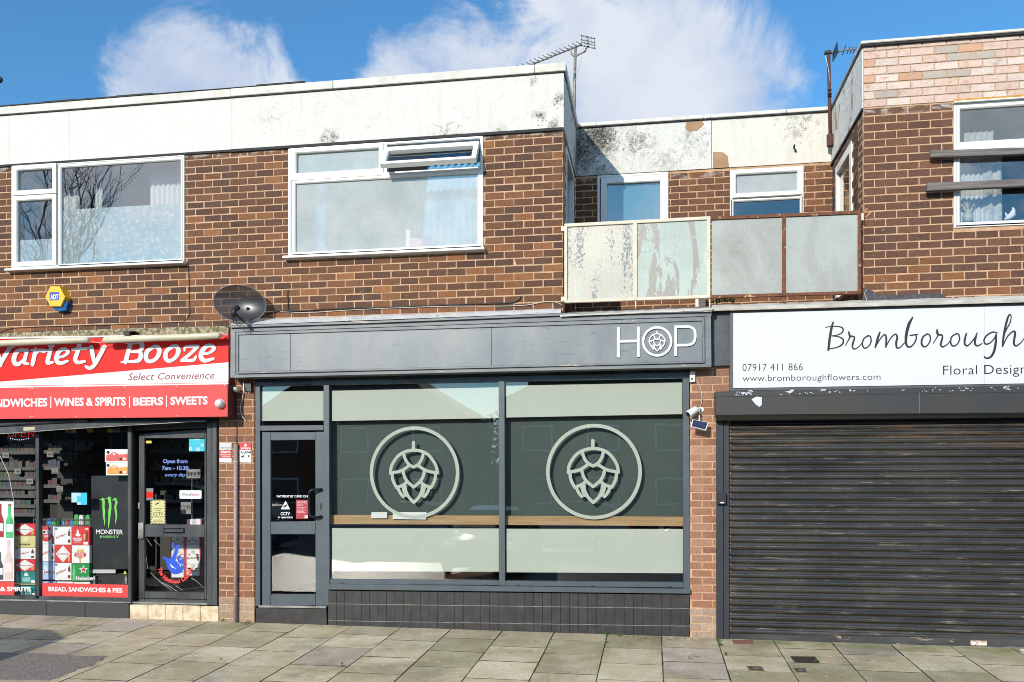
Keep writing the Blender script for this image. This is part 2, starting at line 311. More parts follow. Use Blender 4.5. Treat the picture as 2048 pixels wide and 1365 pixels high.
class MB:
    def __init__(s): s.v = []; s.f = []
    def add(s, vs, fs):
        b = len(s.v); s.v += [Vector(v) for v in vs]; s.f += [tuple(b + i for i in f) for f in fs]; return s
    def box(s, x0, x1, y0, y1, z0, z1):
        return s.add([(x0, y0, z0), (x1, y0, z0), (x1, y1, z0), (x0, y1, z0), (x0, y0, z1), (x1, y0, z1), (x1, y1, z1), (x0, y1, z1)],
                     [(0, 1, 5, 4), (1, 2, 6, 5), (2, 3, 7, 6), (3, 0, 4, 7), (4, 5, 6, 7), (3, 2, 1, 0)])
    def prism(s, pts, dv):                # pts: polygon, dv: extrusion vector
        n = len(pts); pts = [Vector(p) for p in pts]; dv = Vector(dv)
        return s.add(pts + [p + dv for p in pts], [tuple(range(n)), tuple(range(2 * n - 1, n - 1, -1))] + [(i, n + i, n + (i + 1) % n, (i + 1) % n) for i in range(n)])
    def tube(s, pts, r, n=8, cap=True):
        pts = [Vector(p) for p in pts]; rr = r if isinstance(r, (list, tuple)) else [r] * len(pts)
        b = len(s.v); up = Vector((0, 0, 1)); prev = None
        for i, p in enumerate(pts):
            t = (pts[min(i + 1, len(pts) - 1)] - pts[max(i - 1, 0)]).normalized()
            a = prev if prev is not None else (t.cross(up) if abs(t.z) < .95 else t.cross(Vector((1, 0, 0))))
            a = (a - t * a.dot(t)).normalized(); prev = a; c = t.cross(a)
            for k in range(n):
                th = 2 * math.pi * k / n; s.v.append(p + (a * math.cos(th) + c * math.sin(th)) * rr[i])
        for i in range(len(pts) - 1):
            for k in range(n):
                s.f.append((b + i * n + k, b + i * n + (k + 1) % n, b + (i + 1) * n + (k + 1) % n, b + (i + 1) * n + k))
        if cap:
            s.f.append(tuple(b + k for k in reversed(range(n)))); e = b + (len(pts) - 1) * n; s.f.append(tuple(e + k for k in range(n)))
        return s
    def out(s, name, mat, parent=None, smooth=False, bev=0):
        o = mesh(name, s.v, s.f, mat, parent, smooth)
        bm = bmesh.new(); bm.from_mesh(o.data); bmesh.ops.recalc_face_normals(bm, faces=bm.faces)
        if bev:
            try: bmesh.ops.bevel(bm, geom=bm.edges[:], offset=bev, segments=1, affect='EDGES', clamp_overlap=True)
            except Exception: pass
        bm.to_mesh(o.data); bm.free()
        if smooth:
            for p in o.data.polygons: p.use_smooth = True
        return o
def tag(o, label=None, cat=None, group=None, kind=None):
    for k, v in (('label', label), ('category', cat), ('group', group), ('kind', kind)):
        if v: o[k] = v
    return o
def pp(name, px, y, depth, mat, parent=None, bev=0):       # polygon of photo points on plane y, given real depth behind it
    return MB().prism([W(a, b, y) for a, b in px], (0, depth, 0)).out(name, mat, parent, bev=bev)
def rect(xl, xr, ytl, ytr, ybl, ybr): return [(xl, ytl), (xr, ytr), (xr, ybr), (xl, ybl)]
def wr(xl, xr, yt, yb, y):                                   # level world rectangle; y's are read at the left edge
    a = W(xl, yt, y); b = W(xl, yb, y); c = W(xr, yt, y); return a.x, c.x, b.z, a.z
def sheet(name, pts, mat, parent):
    pts = [Vector(p) for p in pts]; nn = (pts[1] - pts[0]).cross(pts[2] - pts[0])
    if nn.dot(Vector((0, -DIST, EYE)) - pts[0]) < 0: pts = pts[::-1]          # glass faces the street
    return mesh(name, pts, [tuple(range(len(pts)))], mat, parent)
def pane(name, px, y, mat, parent): return sheet(name, [W(a, b, y) for a, b in px], mat, parent)
def ringmb(x0, x1, z0, z1, w, y0, y1, mb=None, wb=None, wt=None):
    mb = mb or MB(); wb = wb or w; wt = wt or w
    O = [(x0, z0), (x1, z0), (x1, z1), (x0, z1)]; I = [(x0 + w, z0 + wb), (x1 - w, z0 + wb), (x1 - w, z1 - wt), (x0 + w, z1 - wt)]
    e = .012
    I2 = [(x0 + w - e, z0 + wb - e), (x1 - w + e, z0 + wb - e), (x1 - w + e, z1 - wt + e), (x0 + w - e, z1 - wt + e)]
    for i in range(4):
        j = (i + 1) % 4
        vs = [(O[i][0], y0, O[i][1]), (O[j][0], y0, O[j][1]), (I2[j][0], y0, I2[j][1]), (I2[i][0], y0, I2[i][1]), (I[j][0], y0 + e, I[j][1]), (I[i][0], y0 + e, I[i][1]),
              (O[i][0], y1, O[i][1]), (O[j][0], y1, O[j][1]), (I[j][0], y1, I[j][1]), (I[i][0], y1, I[i][1])]
        mb.add(vs, [(0, 1, 2, 3), (3, 2, 4, 5), (5, 4, 8, 9), (0, 6, 7, 1), (9, 8, 7, 6)])
    return mb
def catmull(pts, n=6, closed=False):
    P = [Vector(p) for p in pts]; out = []; m = len(P)
    if m < 3 and not closed: return P
    rng = range(m) if closed else range(m - 1)
    for i in rng:
        p0 = P[(i - 1) % m] if (closed or i > 0) else P[0]; p1 = P[i % m]; p2 = P[(i + 1) % m]
        p3 = P[(i + 2) % m] if (closed or i + 2 < m) else P[-1]
        for k in range(n):
            t = k / n
            out.append(.5 * ((2 * p1) + (-p0 + p2) * t + (2 * p0 - 5 * p1 + 4 * p2 - p3) * t * t + (-p0 + 3 * p1 - 3 * p2 + p3) * t ** 3))
    if not closed: out.append(P[-1])
    return out
def strokes(name, lists, f, y, thick, mat, parent, smooth=True, flat=False):
    """lists: [(points, width or widths, closed)], f maps drawing coords -> (x,z) world; ribbons with real thickness"""
    mb = MB()
    for si, (pts, w, closed) in enumerate(lists):
        ws = w if isinstance(w, (list, tuple)) else [w] * len(pts)
        P3 = [(p[0], p[1], ws[i]) for i, p in enumerate(pts)]
        C = catmull(P3, 6, closed) if (smooth and len(pts) > 2) else [Vector(p) for p in P3]
        if not closed and len(C) > 1:     # rounded ends: extend by steps
            def ext(a, b, r):
                d = Vector((a.x - b.x, a.y - b.y)); d.normalize()
                return [Vector((a.x + d.x * r * .5 * k, a.y + d.y * r * .5 * k, a.z * math.sqrt(max(0.02, 1 - k * k)))) for k in (.98, .8, .45)]
            C = ext(C[0], C[1], C[0].z) + C + ext(C[-1], C[-2], C[-1].z)[::-1]
        if flat:                              # print: discs and bars, each a hair in front of the last
            for i in range(len(C) - 1):
                a, b = C[i], C[i + 1]; d = Vector((b.x - a.x, b.y - a.y))
                if d.length < 1e-6: continue
                d.normalize(); nn = Vector((-d.y, d.x)); q = []
                for p, w_ in ((a, a.z / 2), (b, b.z / 2)): q.append(((p.x + nn.x * w_, p.y + nn.y * w_), (p.x - nn.x * w_, p.y - nn.y * w_)))
                mb.cnt = getattr(mb, 'cnt', 0) + 1; yy = y - mb.cnt * 5e-6; vs = [f(*q[0][0]), f(*q[0][1]), f(*q[1][1]), f(*q[1][0])]
                mb.add([(v[0], yy, v[1]) for v in vs], [(0, 1, 2, 3)])
                yy -= 2.5e-6; vs = [f(b.x + b.z / 2 * math.cos(k * math.pi / 6), b.y + b.z / 2 * math.sin(k * math.pi / 6)) for k in range(12)]
                mb.add([(v[0], yy, v[1]) for v in vs], [tuple(range(12))])
            continue
        n = len(C); A = []; B = []
        for i in range(n):
            a = C[(i - 1) % n] if closed else C[max(i - 1, 0)]; b = C[(i + 1) % n] if closed else C[min(i + 1, n - 1)]
            t = Vector((b.x - a.x, b.y - a.y)); t.normalize(); nn = Vector((-t.y, t.x)) * C[i].z * .5
            A.append(f(C[i].x + nn.x, C[i].y + nn.y)); B.append(f(C[i].x - nn.x, C[i].y - nn.y))
        yy = y - si * .0004; m = n if closed else n - 1; vs = []
        for q in (A, B): vs += [(p[0], yy, p[1]) for p in q]
        for q in (A, B): vs += [(p[0], y + thick, p[1]) for p in q]
        fs = []
        for i in range(m):
            j = (i + 1) % n
            fs += [(i, j, n + j, n + i), (i, 2 * n + i, 2 * n + j, j), (n + i, n + j, 3 * n + j, 3 * n + i)]
        if not closed: fs += [(0, n, 3 * n, 2 * n), (n - 1, 3 * n - 1, 4 * n - 1, 2 * n - 1)]
        mb.add(vs, fs)
    return mb.out(name, mat, parent)
def pxf(y):
    def f(a, b): v = W(a, b, y); return (v.x, v.z)
    return f
def zf(ox, oy, k, y):                     # coordinates read in an enlargement of the photo
    def f(a, b): v = W(ox + a / k, oy + b / k, y); return (v.x, v.z)
    return f
def textverts(body, bold=0, shear=0, space=1, res=3):
    cu = bpy.data.curves.new('t', 'FONT'); cu.body = body; cu.offset = bold; cu.shear = shear; cu.space_character = space
    cu.resolution_u = res; ob = bpy.data.objects.new('t', cu); COL.objects.link(ob)
    dg = bpy.context.evaluated_depsgraph_get(); me = bpy.data.meshes.new_from_object(ob.evaluated_get(dg))
    vs = [v.co.copy() for v in me.vertices]; fs = [tuple(p.vertices) for p in me.polygons]
    bpy.data.objects.remove(ob); bpy.data.curves.remove(cu); bpy.data.meshes.remove(me); return vs, fs
def text(body, xl, yl, xr, yr, cap, y, mat, parent, bold=0, shear=0, space=1, name='lettering', seg=1):
    """one line of print: baseline from photo point (xl,yl) to (xr,yr) on plane y; cap height in photo px"""
    vs, fs = textverts(body, bold, shear, space)
    if not vs: return None
    x0 = min(v.x for v in vs); x1 = max(v.x for v in vs)
    hcap = .70
    a = W(xl, yl, y); b = W(xr, yr, y); top = W((xl + xr) / 2, (yl + yr) / 2 - cap, y).z - W((xl + xr) / 2, (yl + yr) / 2, y).z
    out = []
    for v in vs:
        u = (v.x - x0) / (x1 - x0); p = a.lerp(b, u); out.append((p.x, y, p.z + v.y / hcap * top))
    o = mesh(name, out, fs, mat, parent); return o
def walls(name, x0, x1, z0, z1, holes, y0, y1, mat, parent):
    xs = sorted({x0, x1, *[h[0] for h in holes], *[h[1] for h in holes]}); zs = sorted({z0, z1, *[h[2] for h in holes], *[h[3] for h in holes]})
    xs = [x for x in xs if x0 <= x <= x1]; zs = [z for z in zs if z0 <= z <= z1]; mb = MB()
    for i in range(len(xs) - 1):
        for j in range(len(zs) - 1):
            cx_, cz_ = (xs[i] + xs[i + 1]) / 2, (zs[j] + zs[j + 1]) / 2
            if any(h[0] < cx_ < h[1] and h[2] < cz_ < h[3] for h in holes): continue
            mb.box(xs[i], xs[i + 1], y0, y1, zs[j], zs[j + 1])
    return mb.out(name, mat, parent)

BRICKM = []
for k in range(5):
    rr = random.Random(k); bm = bmesh.new(); bmesh.ops.create_cube(bm, size=1)
    for v in bm.verts:
        v.co.x = v.co.x * .2150 + rr.uniform(-.0012, .0012); v.co.y *= .05; v.co.y += rr.uniform(-.001, .001); v.co.z = v.co.z * .0735 + rr.uniform(-.0015, .0015)
    bmesh.ops.bevel(bm, geom=bm.edges[:], offset=.0025 + .0008 * (k % 3), segments=1, affect='EDGES')
    me = bpy.data.meshes.new('brick'); bm.to_mesh(me); bm.free(); me.materials.append(BR); BRICKM.append(me)
PALEM = []
for me in BRICKM: m2 = me.copy(); m2.materials[0] = BRP; PALEM.append(m2)
DARKB = [(.140, .057, .025), (.100, .044, .023), (.155, .064, .027), (.108, .050, .028), (.172, .070, .025)]
TANB = [(.29, .118, .040), (.25, .10, .036), (.21, .085, .034)]
def jit(c, a=.88, b=1.12):
    k = R.uniform(a, b); return tuple(v * k for v in c)
def addbrick(parent, x, y, z, ln, col, rot=0, mesh_=None, name='brick', zs=1.0):
    o = bpy.data.objects.new(name, R.choice(PALEM if mesh_ else BRICKM)); COL.objects.link(o); o.parent = parent
    o.location = Vector((x, y, z)) - wloc(parent); o.scale = (ln / .2165, 1, zs)
    o.rotation_euler = (R.uniform(-.004, .004), 0, rot + R.uniform(-.004, .004)); o.color = (*col, 1); return o
def pick(tan):
    c = R.choice(TANB) if R.random() < tan else R.choice(DARKB); k = R.uniform(.85, 1.18); return tuple(v * k for v in c)
CRS = .086; Z0 = 3.796
def brickwall(parent, x0, x1, za, zb, holes, corner, ybase=0, tan=lambda x, z: .2, colf=None, half=0, crs=CRS, z0=Z0, pitch=.2265, cmin=-1e9, cmax=1e9, pm=None):
    r0 = math.floor((za - z0) / crs + 1e-3); r1 = math.ceil((zb - z0) / crs - 1e-3)
    for r in range(r0, r1):
        zc = z0 + (r + .5) * crs
        if zc < za or zc > zb: continue
        off = pitch / 2 if (r + half) % 2 else 0
        k0 = math.floor((x0 - corner - off) / pitch) - 1; k1 = math.ceil((x1 - corner - off) / pitch) + 1
        segs = []
        for k in range(k0, k1):
            a = corner + off + k * pitch + .005; b = a + pitch - .010
            a = max(a, x0); b = min(b, x1)
            if b - a > .02: segs.append((a, b))
        for h in holes:
            if h[2] < zc < h[3]:
                ns = []
                for a, b in segs:
                    if b <= h[0] or a >= h[1]: ns.append((a, b)); continue
                    if a < h[0] - .02: ns.append((a, h[0] - .004))
                    if b > h[1] + .02: ns.append((h[1] + .004, b))
                segs = ns
        for a, b in segs:
            xc = (a + b) / 2
            if not cmin <= xc < cmax: continue
            col = colf(xc, zc) if colf else pick(tan(xc, zc))
            addbrick(parent, xc, ybase + .025 + R.uniform(-.0015, .0015), zc + R.uniform(-.001, .001), b - a, col, zs=crs / .086, mesh_=pm)
def brickreturn(parent, X, y0, y1, za, zb, holes, side, colf=None, half=0, tan=.2):
    r0 = math.floor((za - Z0) / CRS + 1e-3); r1 = math.ceil((zb - Z0) / CRS)
    for r in range(r0, r1):
        zc = Z0 + (r + .5) * CRS
        if zc < za or zc > zb: continue
        y = y0 + (.1125 if (r + half) % 2 else .0) - .11 + .005
        while y < y1:
            a = max(y, y0 + .052); b = min(y + .2165, y1); y += .2265
            if b - a < .02: continue
            c = (a + b) / 2
            if any(h[0] - .05 < c < h[1] + .05 and h[2] < zc < h[3] for h in holes): continue
            addbrick(parent, X + side * .025, c, zc, b - a, colf(c, zc) if colf else pick(tan), rot=math.pi / 2)

# ------------------------------------------------------------------ key dimensions
XL, XPARTY = W(1125.5, 300).x, W(463, 300).x              # left block: right corner, party wall
XFAR = W(-40, 300).x
XR = W(1727, 300).x; XRE = W(2120, 300).x                 # right block
REC = 1.65                                                # depth of the recessed bay
ZT = W(1125.5, 128).z                                     # top of coping
ZC = W(1125.5, 147).z - .0                                # underside of coping
ZB = 5.776                                                # top of the dark brick
ZLOW = 3.60

# ================================================================== GROUND
def build_ground():
    TARM = M('road_tarmac', (.13, .128, .125), .36, (.085, .083, .082), 40, bumpd=.006, flake=(.2, .19, .18), flakescale=90, flakethr=.66)
    b = MB()
    xs = [-400, -60, -12, -7.2, 5.2, 12, 60, 400]; ys = [-400, -60, -30, -20.2]
    road = MB(); zr = gz(0, -3.6) - .11
    road.add([(-400, -400, zr), (400, -400, zr), (400, -3.74, zr), (-400, -3.74, zr)], [(0, 1, 2, 3)])
    tag(road.out('road', TARM), kind='structure')
    kb = MB().prism([(-60, -3.74, zr - .1), (60, -3.74, zr - .1), (60, -3.74, gz(60, -3.6)), (-60, -3.74, gz(-60, -3.6))], (0, .13, 0))
    tag(kb.out('kerb', M('kerb_stone', (.36, .35, .32), .85, (.28, .27, .25), 12)), kind='structure')
    GRIT = M('joint_grit', (.028, .026, .018), .95, (.05, .045, .03), 30, flake=(.05, .09, .02), flakescale=16, flakethr=.58)
    pv = MB().add([(-60, -3.61, gz(-60, -3.61) - .005), (60, -3.61, gz(60, -3.61) - .005), (60, 0, gz(60, 0) - .005), (-60, 0, gz(-60, 0) - .005),
                   (60, 60, gz(60, 0) - .005), (-60, 60, gz(-60, 0) - .005)], [(0, 1, 2, 3), (3, 2, 4, 5)])
    P = tag(pv.out('pavement', GRIT), kind='structure')
    # slabs
    def slabmat():
        m, N, L, p = newmat('paving_slab'); v = wpos(N); oi = N.new('ShaderNodeObjectInfo')
        n = tex(N, L, v, 42, 7, .8); big = tex(N, L, v, 2.4, 6, .65)
        c = mixc(N, L, ramp(N, L, n, .38, .62), oi.outputs['Color'], mixc(N, L, 1, oi.outputs['Color'], (.60, .60, .60), 'MULTIPLY'))
        c = mixc(N, L, ramp(N, L, big, .40, .62, 0, .85), c, mixc(N, L, 1, oi.outputs['Color'], (.60, .575, .47), 'MULTIPLY'))
        sp = tex(N, L, v, 11, 2, .4); c = mixc(N, L, ramp(N, L, sp, .735, .745, 0, .6), c, (.74, .72, .66)); c = mixc(N, L, ramp(N, L, tex(N, L, v, 9.3, 3, .5), .70, .73, 0, .6), c, (.12, .11, .09)); c = mixc(N, L, ramp(N, L, tex(N, L, v, 1.3, 8, .75), .50, .62, 0, .62), c, (.24, .21, .14))
        sx = N.new('ShaderNodeSeparateXYZ'); L.new(v, sx.inputs[0])
        g = math_(N, L, 'MULTIPLY', ramp(N, L, sx.outputs['Y'], -.42, -.14), ramp(N, L, sx.outputs['X'], .9, 1.5))
        g = math_(N, L, 'MULTIPLY', g, ramp(N, L, tex(N, L, v, 3, 4), .35, .6)); c = mixc(N, L, math_(N, L, 'MULTIPLY', g, .75), c, (.16, .18, .05))
        L.new(c, p.inputs['Base Color']); p.inputs['Roughness'].default_value = .82; bump(N, L, p, n, .004); return m
    SM = slabmat(); xj = G(1323.7, 1290).x
    tones = [(.74, .62, .42), (.78, .66, .46), (.64, .54, .365), (.80, .69, .50), (.70, .59, .42), (.54, .47, .30)]
    for i in range(-16, 8):
        x0 = xj + i * .605; y = 0.02
        first = [.50, .76, .42, .62][i % 4] + R.uniform(-.05, .05); ln = first
        while y > -3.5:
            y1 = max(y - ln, -3.6); a, b2 = x0 + .006, x0 + .599; c0, c1 = y1 + .006, y - .006
            dz = [R.uniform(-.0015, .0025) for _ in range(4)]; j = [R.uniform(-.003, .003) for _ in range(4)]
            mb = MB(); top = [(a + j[0], c0), (b2 + j[1], c0), (b2 + j[2], c1), (a + j[3], c1)]
            mb.prism([(p[0], p[1], gz(*p) + dz[k]) for k, p in enumerate(top)], (0, 0, -.05))
            o = mb.out('paving_slab', SM, P); o.data.materials.append(GRIT)
            for pl_ in o.data.polygons:
                if abs(pl_.normal.z) < .5: pl_.material_index = 1
            k = R.uniform(.9, 1.1); t = R.choice(tones)
            if R.random() < .05: t = (.62, .52, .42)
            o.color = (*[v * k for v in t], 1)
            y = y1; ln = R.choice([.60, .62, .64, .75])
    # tarmac repair at the left
    TP = M('tarmac_patch', (.30, .26, .22), .9, (.13, .11, .095), 45, bumpd=.010, flake=(.48, .43, .36), flakescale=100, flakethr=.62)
    pts = [(-40, 1304), (60, 1307), (140, 1311), (218, 1314), (200, 1322), (184, 1330), (160, 1338), (140, 1346), (118, 1355), (100, 1362), (-40, 1359)]
    q = []
    for i in range(len(pts)):
        a, b = pts[i], pts[(i + 1) % len(pts)]
        for k in range(4): q.append((a[0] + (b[0] - a[0]) * k / 4 + R.uniform(-3, 3), a[1] + (b[1] - a[1]) * k / 4 + R.uniform(-1.1, 1.1)))
    vs = [G(a, b) + Vector((0, 0, .004)) for a, b in q]
    tag(MB().prism(vs, (0, 0, -.03)).out('tarmac_patch', TP), kind='structure')
    # little covers
    RUSTI = M('cast_iron', (.11, .09, .065), .7, (.05, .042, .035), 30, bumpd=.003)
    FRM = M('cover_frame', (.32, .27, .14), .8, (.20, .17, .10), 20)
    def cover(px, label, dark=None, fr=True):
        t = thing('utility_cover', label, 'utility cover', G(*px[0]), 'small covers in the pavement')
        vs = [G(a, b) + Vector((0, 0, .007)) for a, b in px]; c = sum(vs, Vector()) / 4
        if fr: MB().prism(vs, (0, 0, -.02)).out('frame', FRM, t)
        ins = [c + (v - c) * .82 + Vector((0, 0, .004)) for v in vs]
        MB().prism(ins, (0, 0, -.012)).out('lid', dark or RUSTI, t, bev=.002)
        cc = (ins[0] + ins[1] + ins[2] + ins[3]) / 4; ex = (ins[1] - ins[0]) * .22; ey = (ins[3] - ins[0]) * .15
        MB().prism([cc - ex - ey + Vector((0, 0, .003)), cc + ex - ey + Vector((0, 0, .003)), cc + ex + ey + Vector((0, 0, .003)), cc - ex + ey + Vector((0, 0, .003))], (0, 0, -.004)).out('raised_marking', M('lid_marking', (.2, .17, .12), .6), t)
    cover([(1492, 1333.5), (1524, 1335), (1531, 1345), (1498, 1343.5)], 'small square metal cover in tan frame set alone in a slab before the shutter')
    cover([(1585, 1338), (1612, 1338.5), (1616, 1348), (1592, 1347)], 'small metal cover straddling the joint under the soil pit')
    # broken pit with soil and red brick chip
    t = thing('soil_pit', 'rectangular hole in the paving filled with dark soil and moss', 'pit', G(1600, 1320))
    vs = [G(a, b) + Vector((0, 0, .005)) for a, b in [(1581, 1314), (1630, 1314.5), (1640, 1327), (1590, 1326)]]
    MB().prism(vs, (0, 0, -.02)).out('soil', M('soil', (.05, .038, .025), .95, (.02, .016, .012), 40, bumpd=.02), t)
    vs = [G(a, b) + Vector((0, 0, .006)) for a, b in [(1464, 1281), (1505, 1281.5), (1507, 1289), (1468, 1289)]]
    tag(MB().prism(vs, (0, 0, -.03)).out('red_infill_brick', M('red_infill', (.30, .12, .08), .85, (.22, .09, .06), 20, bumpd=.004)), 'worn red brick set flush in paving at foot of the shutter rail', 'brick')
    # weeds and litter
    mb = MB(); ml = MB()
    def leafs(mbx, c, n, r, h, s):
        for _ in range(n):
            a = R.uniform(0, 6.28); d = R.uniform(0, r); p = Vector((c.x + math.cos(a) * d, c.y + math.sin(a) * d * .5, c.z + R.uniform(0, h)))
            u = Vector((R.uniform(-1, 1), R.uniform(-1, 1), R.uniform(.1, 1))).normalized() * s; w = Vector((R.uniform(-1, 1), R.uniform(-1, 1), R.uniform(-.4, .4))).normalized() * s * .5
            mbx.add([p, p + u * .5 + w, p + u, p + u * .5 - w], [(0, 1, 2, 3)])
    for px, py, n, r in [(998, 1262, 30, .04), (1105, 1264, 45, .05), (1213, 1271, 25, .03), (1238, 1273, 20, .05), (1212, 1286, 12, .02), (1440, 1292, 30, .02), (1436, 1284, 30, .02), (400, 1241, 25, .04), (445, 1244, 18, .05),
                         (494, 1250, 30, .05), (1632, 1325, 15, .04), (1452, 1312, 20, .02), (443, 1324, 10, .02), (1380, 1320, 8, .02), (684, 1333, 10, .02)]:
        leafs(mb, G(px, py), n, r, .03, .018)
    for i in range(130):
        px = R.uniform(1240, 1385) if i % 2 else R.uniform(512, 650); yb = 1244 + (px - 512) * .0395
        leafs(ml, G(px, yb + R.uniform(-1, 4)), 1, .02, .008, .016)
    for i in range(25): leafs(ml, G(492 + R.uniform(-12, 12), 1248 + R.uniform(-3, 3)), 1, .02, .03, .02)
    tag(mb.out('pavement_weeds', GRASSM), 'small green weeds growing in the paving joints', 'weeds', kind='stuff')
    tag(ml.out('leaf_litter', LEAFD), 'dry brown leaf litter along foot of the shopfront', 'leaf litter', kind='stuff')
    MOSS = mb2 = MB()
    for i in range(-3, 8):
        x0 = xj + i * .605
        for _ in range(60):
            y = R.uniform(-2.6, -.02); leafs(mb2, Vector((x0, y, gz(x0, y) - .006)), 1, .006, .006, .012)
    tag(mb2.out('joint_moss', M('moss', (.06, .075, .02), .9, (.04, .05, .015), 40)), 'dark green moss lining the long paving joints', 'moss', kind='stuff')
build_ground()

# ================================================================== BUILDINGS
def upvc_window(parent, x0, x1, z0, z1, yf, sashes, label=None, sill=True, name='window', fw=.035):
    """sashes: list of (x0,x1,z0,z1,frame width, glass material, raised)"""
    w = MB(); ringmb(x0, x1, z0, z1, fw, yf, yf + .07, w)
    fr = w.out(name, UPVC, parent, bev=0)
    if label: fr['label'] = label
    for (a, b, c, d, sw, gm, raise_) in sashes:
        if sw:
            ringmb(a, b, c, d, sw, yf - raise_, yf + .055).out('sash', UPVC, fr)
        gy = yf + .03
        sheet('pane', [(a + sw, gy, c + sw), (b - sw, gy, c + sw), (b - sw, gy, d - sw), (a + sw, gy, d - sw)], gm, fr)
    if sill:
        MB().prism([(x0 - .045, yf - .075, z0 - .008), (x0 - .045, yf - .075, z0 - .036), (x0 - .045, yf + .06, z0 - .044), (x0 - .045, yf + .06, z0 + .01)], (x1 - x0 + .075, 0, 0)).out('sill', UPVC, fr, bev=.004)
    return fr
def room(parent, x0, x1, z0, z1, y0, y1, wall, floor=None):
    b = MB()
    b.add([(x0, y0, z0), (x1, y0, z0), (x1, y1, z0), (x0, y1, z0), (x0, y0, z1), (x1, y0, z1), (x1, y1, z1), (x0, y1, z1)], [(3, 2, 6, 7), (0, 3, 7, 4), (1, 5, 6, 2), (4, 7, 6, 5)])
    b.out('room_wall', wall, parent)
    MB().add([(x0, y0, z0), (x1, y0, z0), (x1, y1, z0), (x0, y1, z0)], [(0, 1, 2, 3)]).out('room_floor', floor or wall, parent)
ROOMM = M('room_paint', (.50, .51, .50), .9, (.45, .46, .45), 2)
ROOMD = M('dark_room', (.06, .06, .062), .9)
CURT_W = M('white_curtain', (.62, .64, .62), .9, (.54, .56, .55), 14, stretch=(1, 1, .1))
CURT_B = M('blue_curtain', (.16, .42, .66), .9, (.11, .34, .58), 10, stretch=(1, 1, .1))
CURT_F = M('floral_curtain', (.62, .60, .52), .9, (.40, .42, .42), 16, flake=(.33, .36, .38), flakescale=13, flakethr=.58)
def curtain(name, x0, x1, z0, z1, y, mat, label, fold=.045, amp=.02, taper=0, group=None):
    n = max(6, int((x1 - x0) / fold * 4)); vs = []; fs = []; rows = 5
    for r in range(rows + 1):
        t = r / rows; z = z1 + (z0 - z1) * t
        for i in range(n + 1):
            u = i / n; x = x0 + (x1 - x0) * u; x += taper * t * (1 - u)
            vs.append((x, y + amp * math.sin(u * (x1 - x0) / fold * 2 * math.pi + .5 * math.sin(r)) * (1 + .3 * t), z))
    for r in range(rows):
        for i in range(n): a = r * (n + 1) + i; fs.append((a, a + 1, a + n + 2, a + n + 1))
    return tag(mesh(name, vs, fs, mat, None, True), label, 'curtain', group)

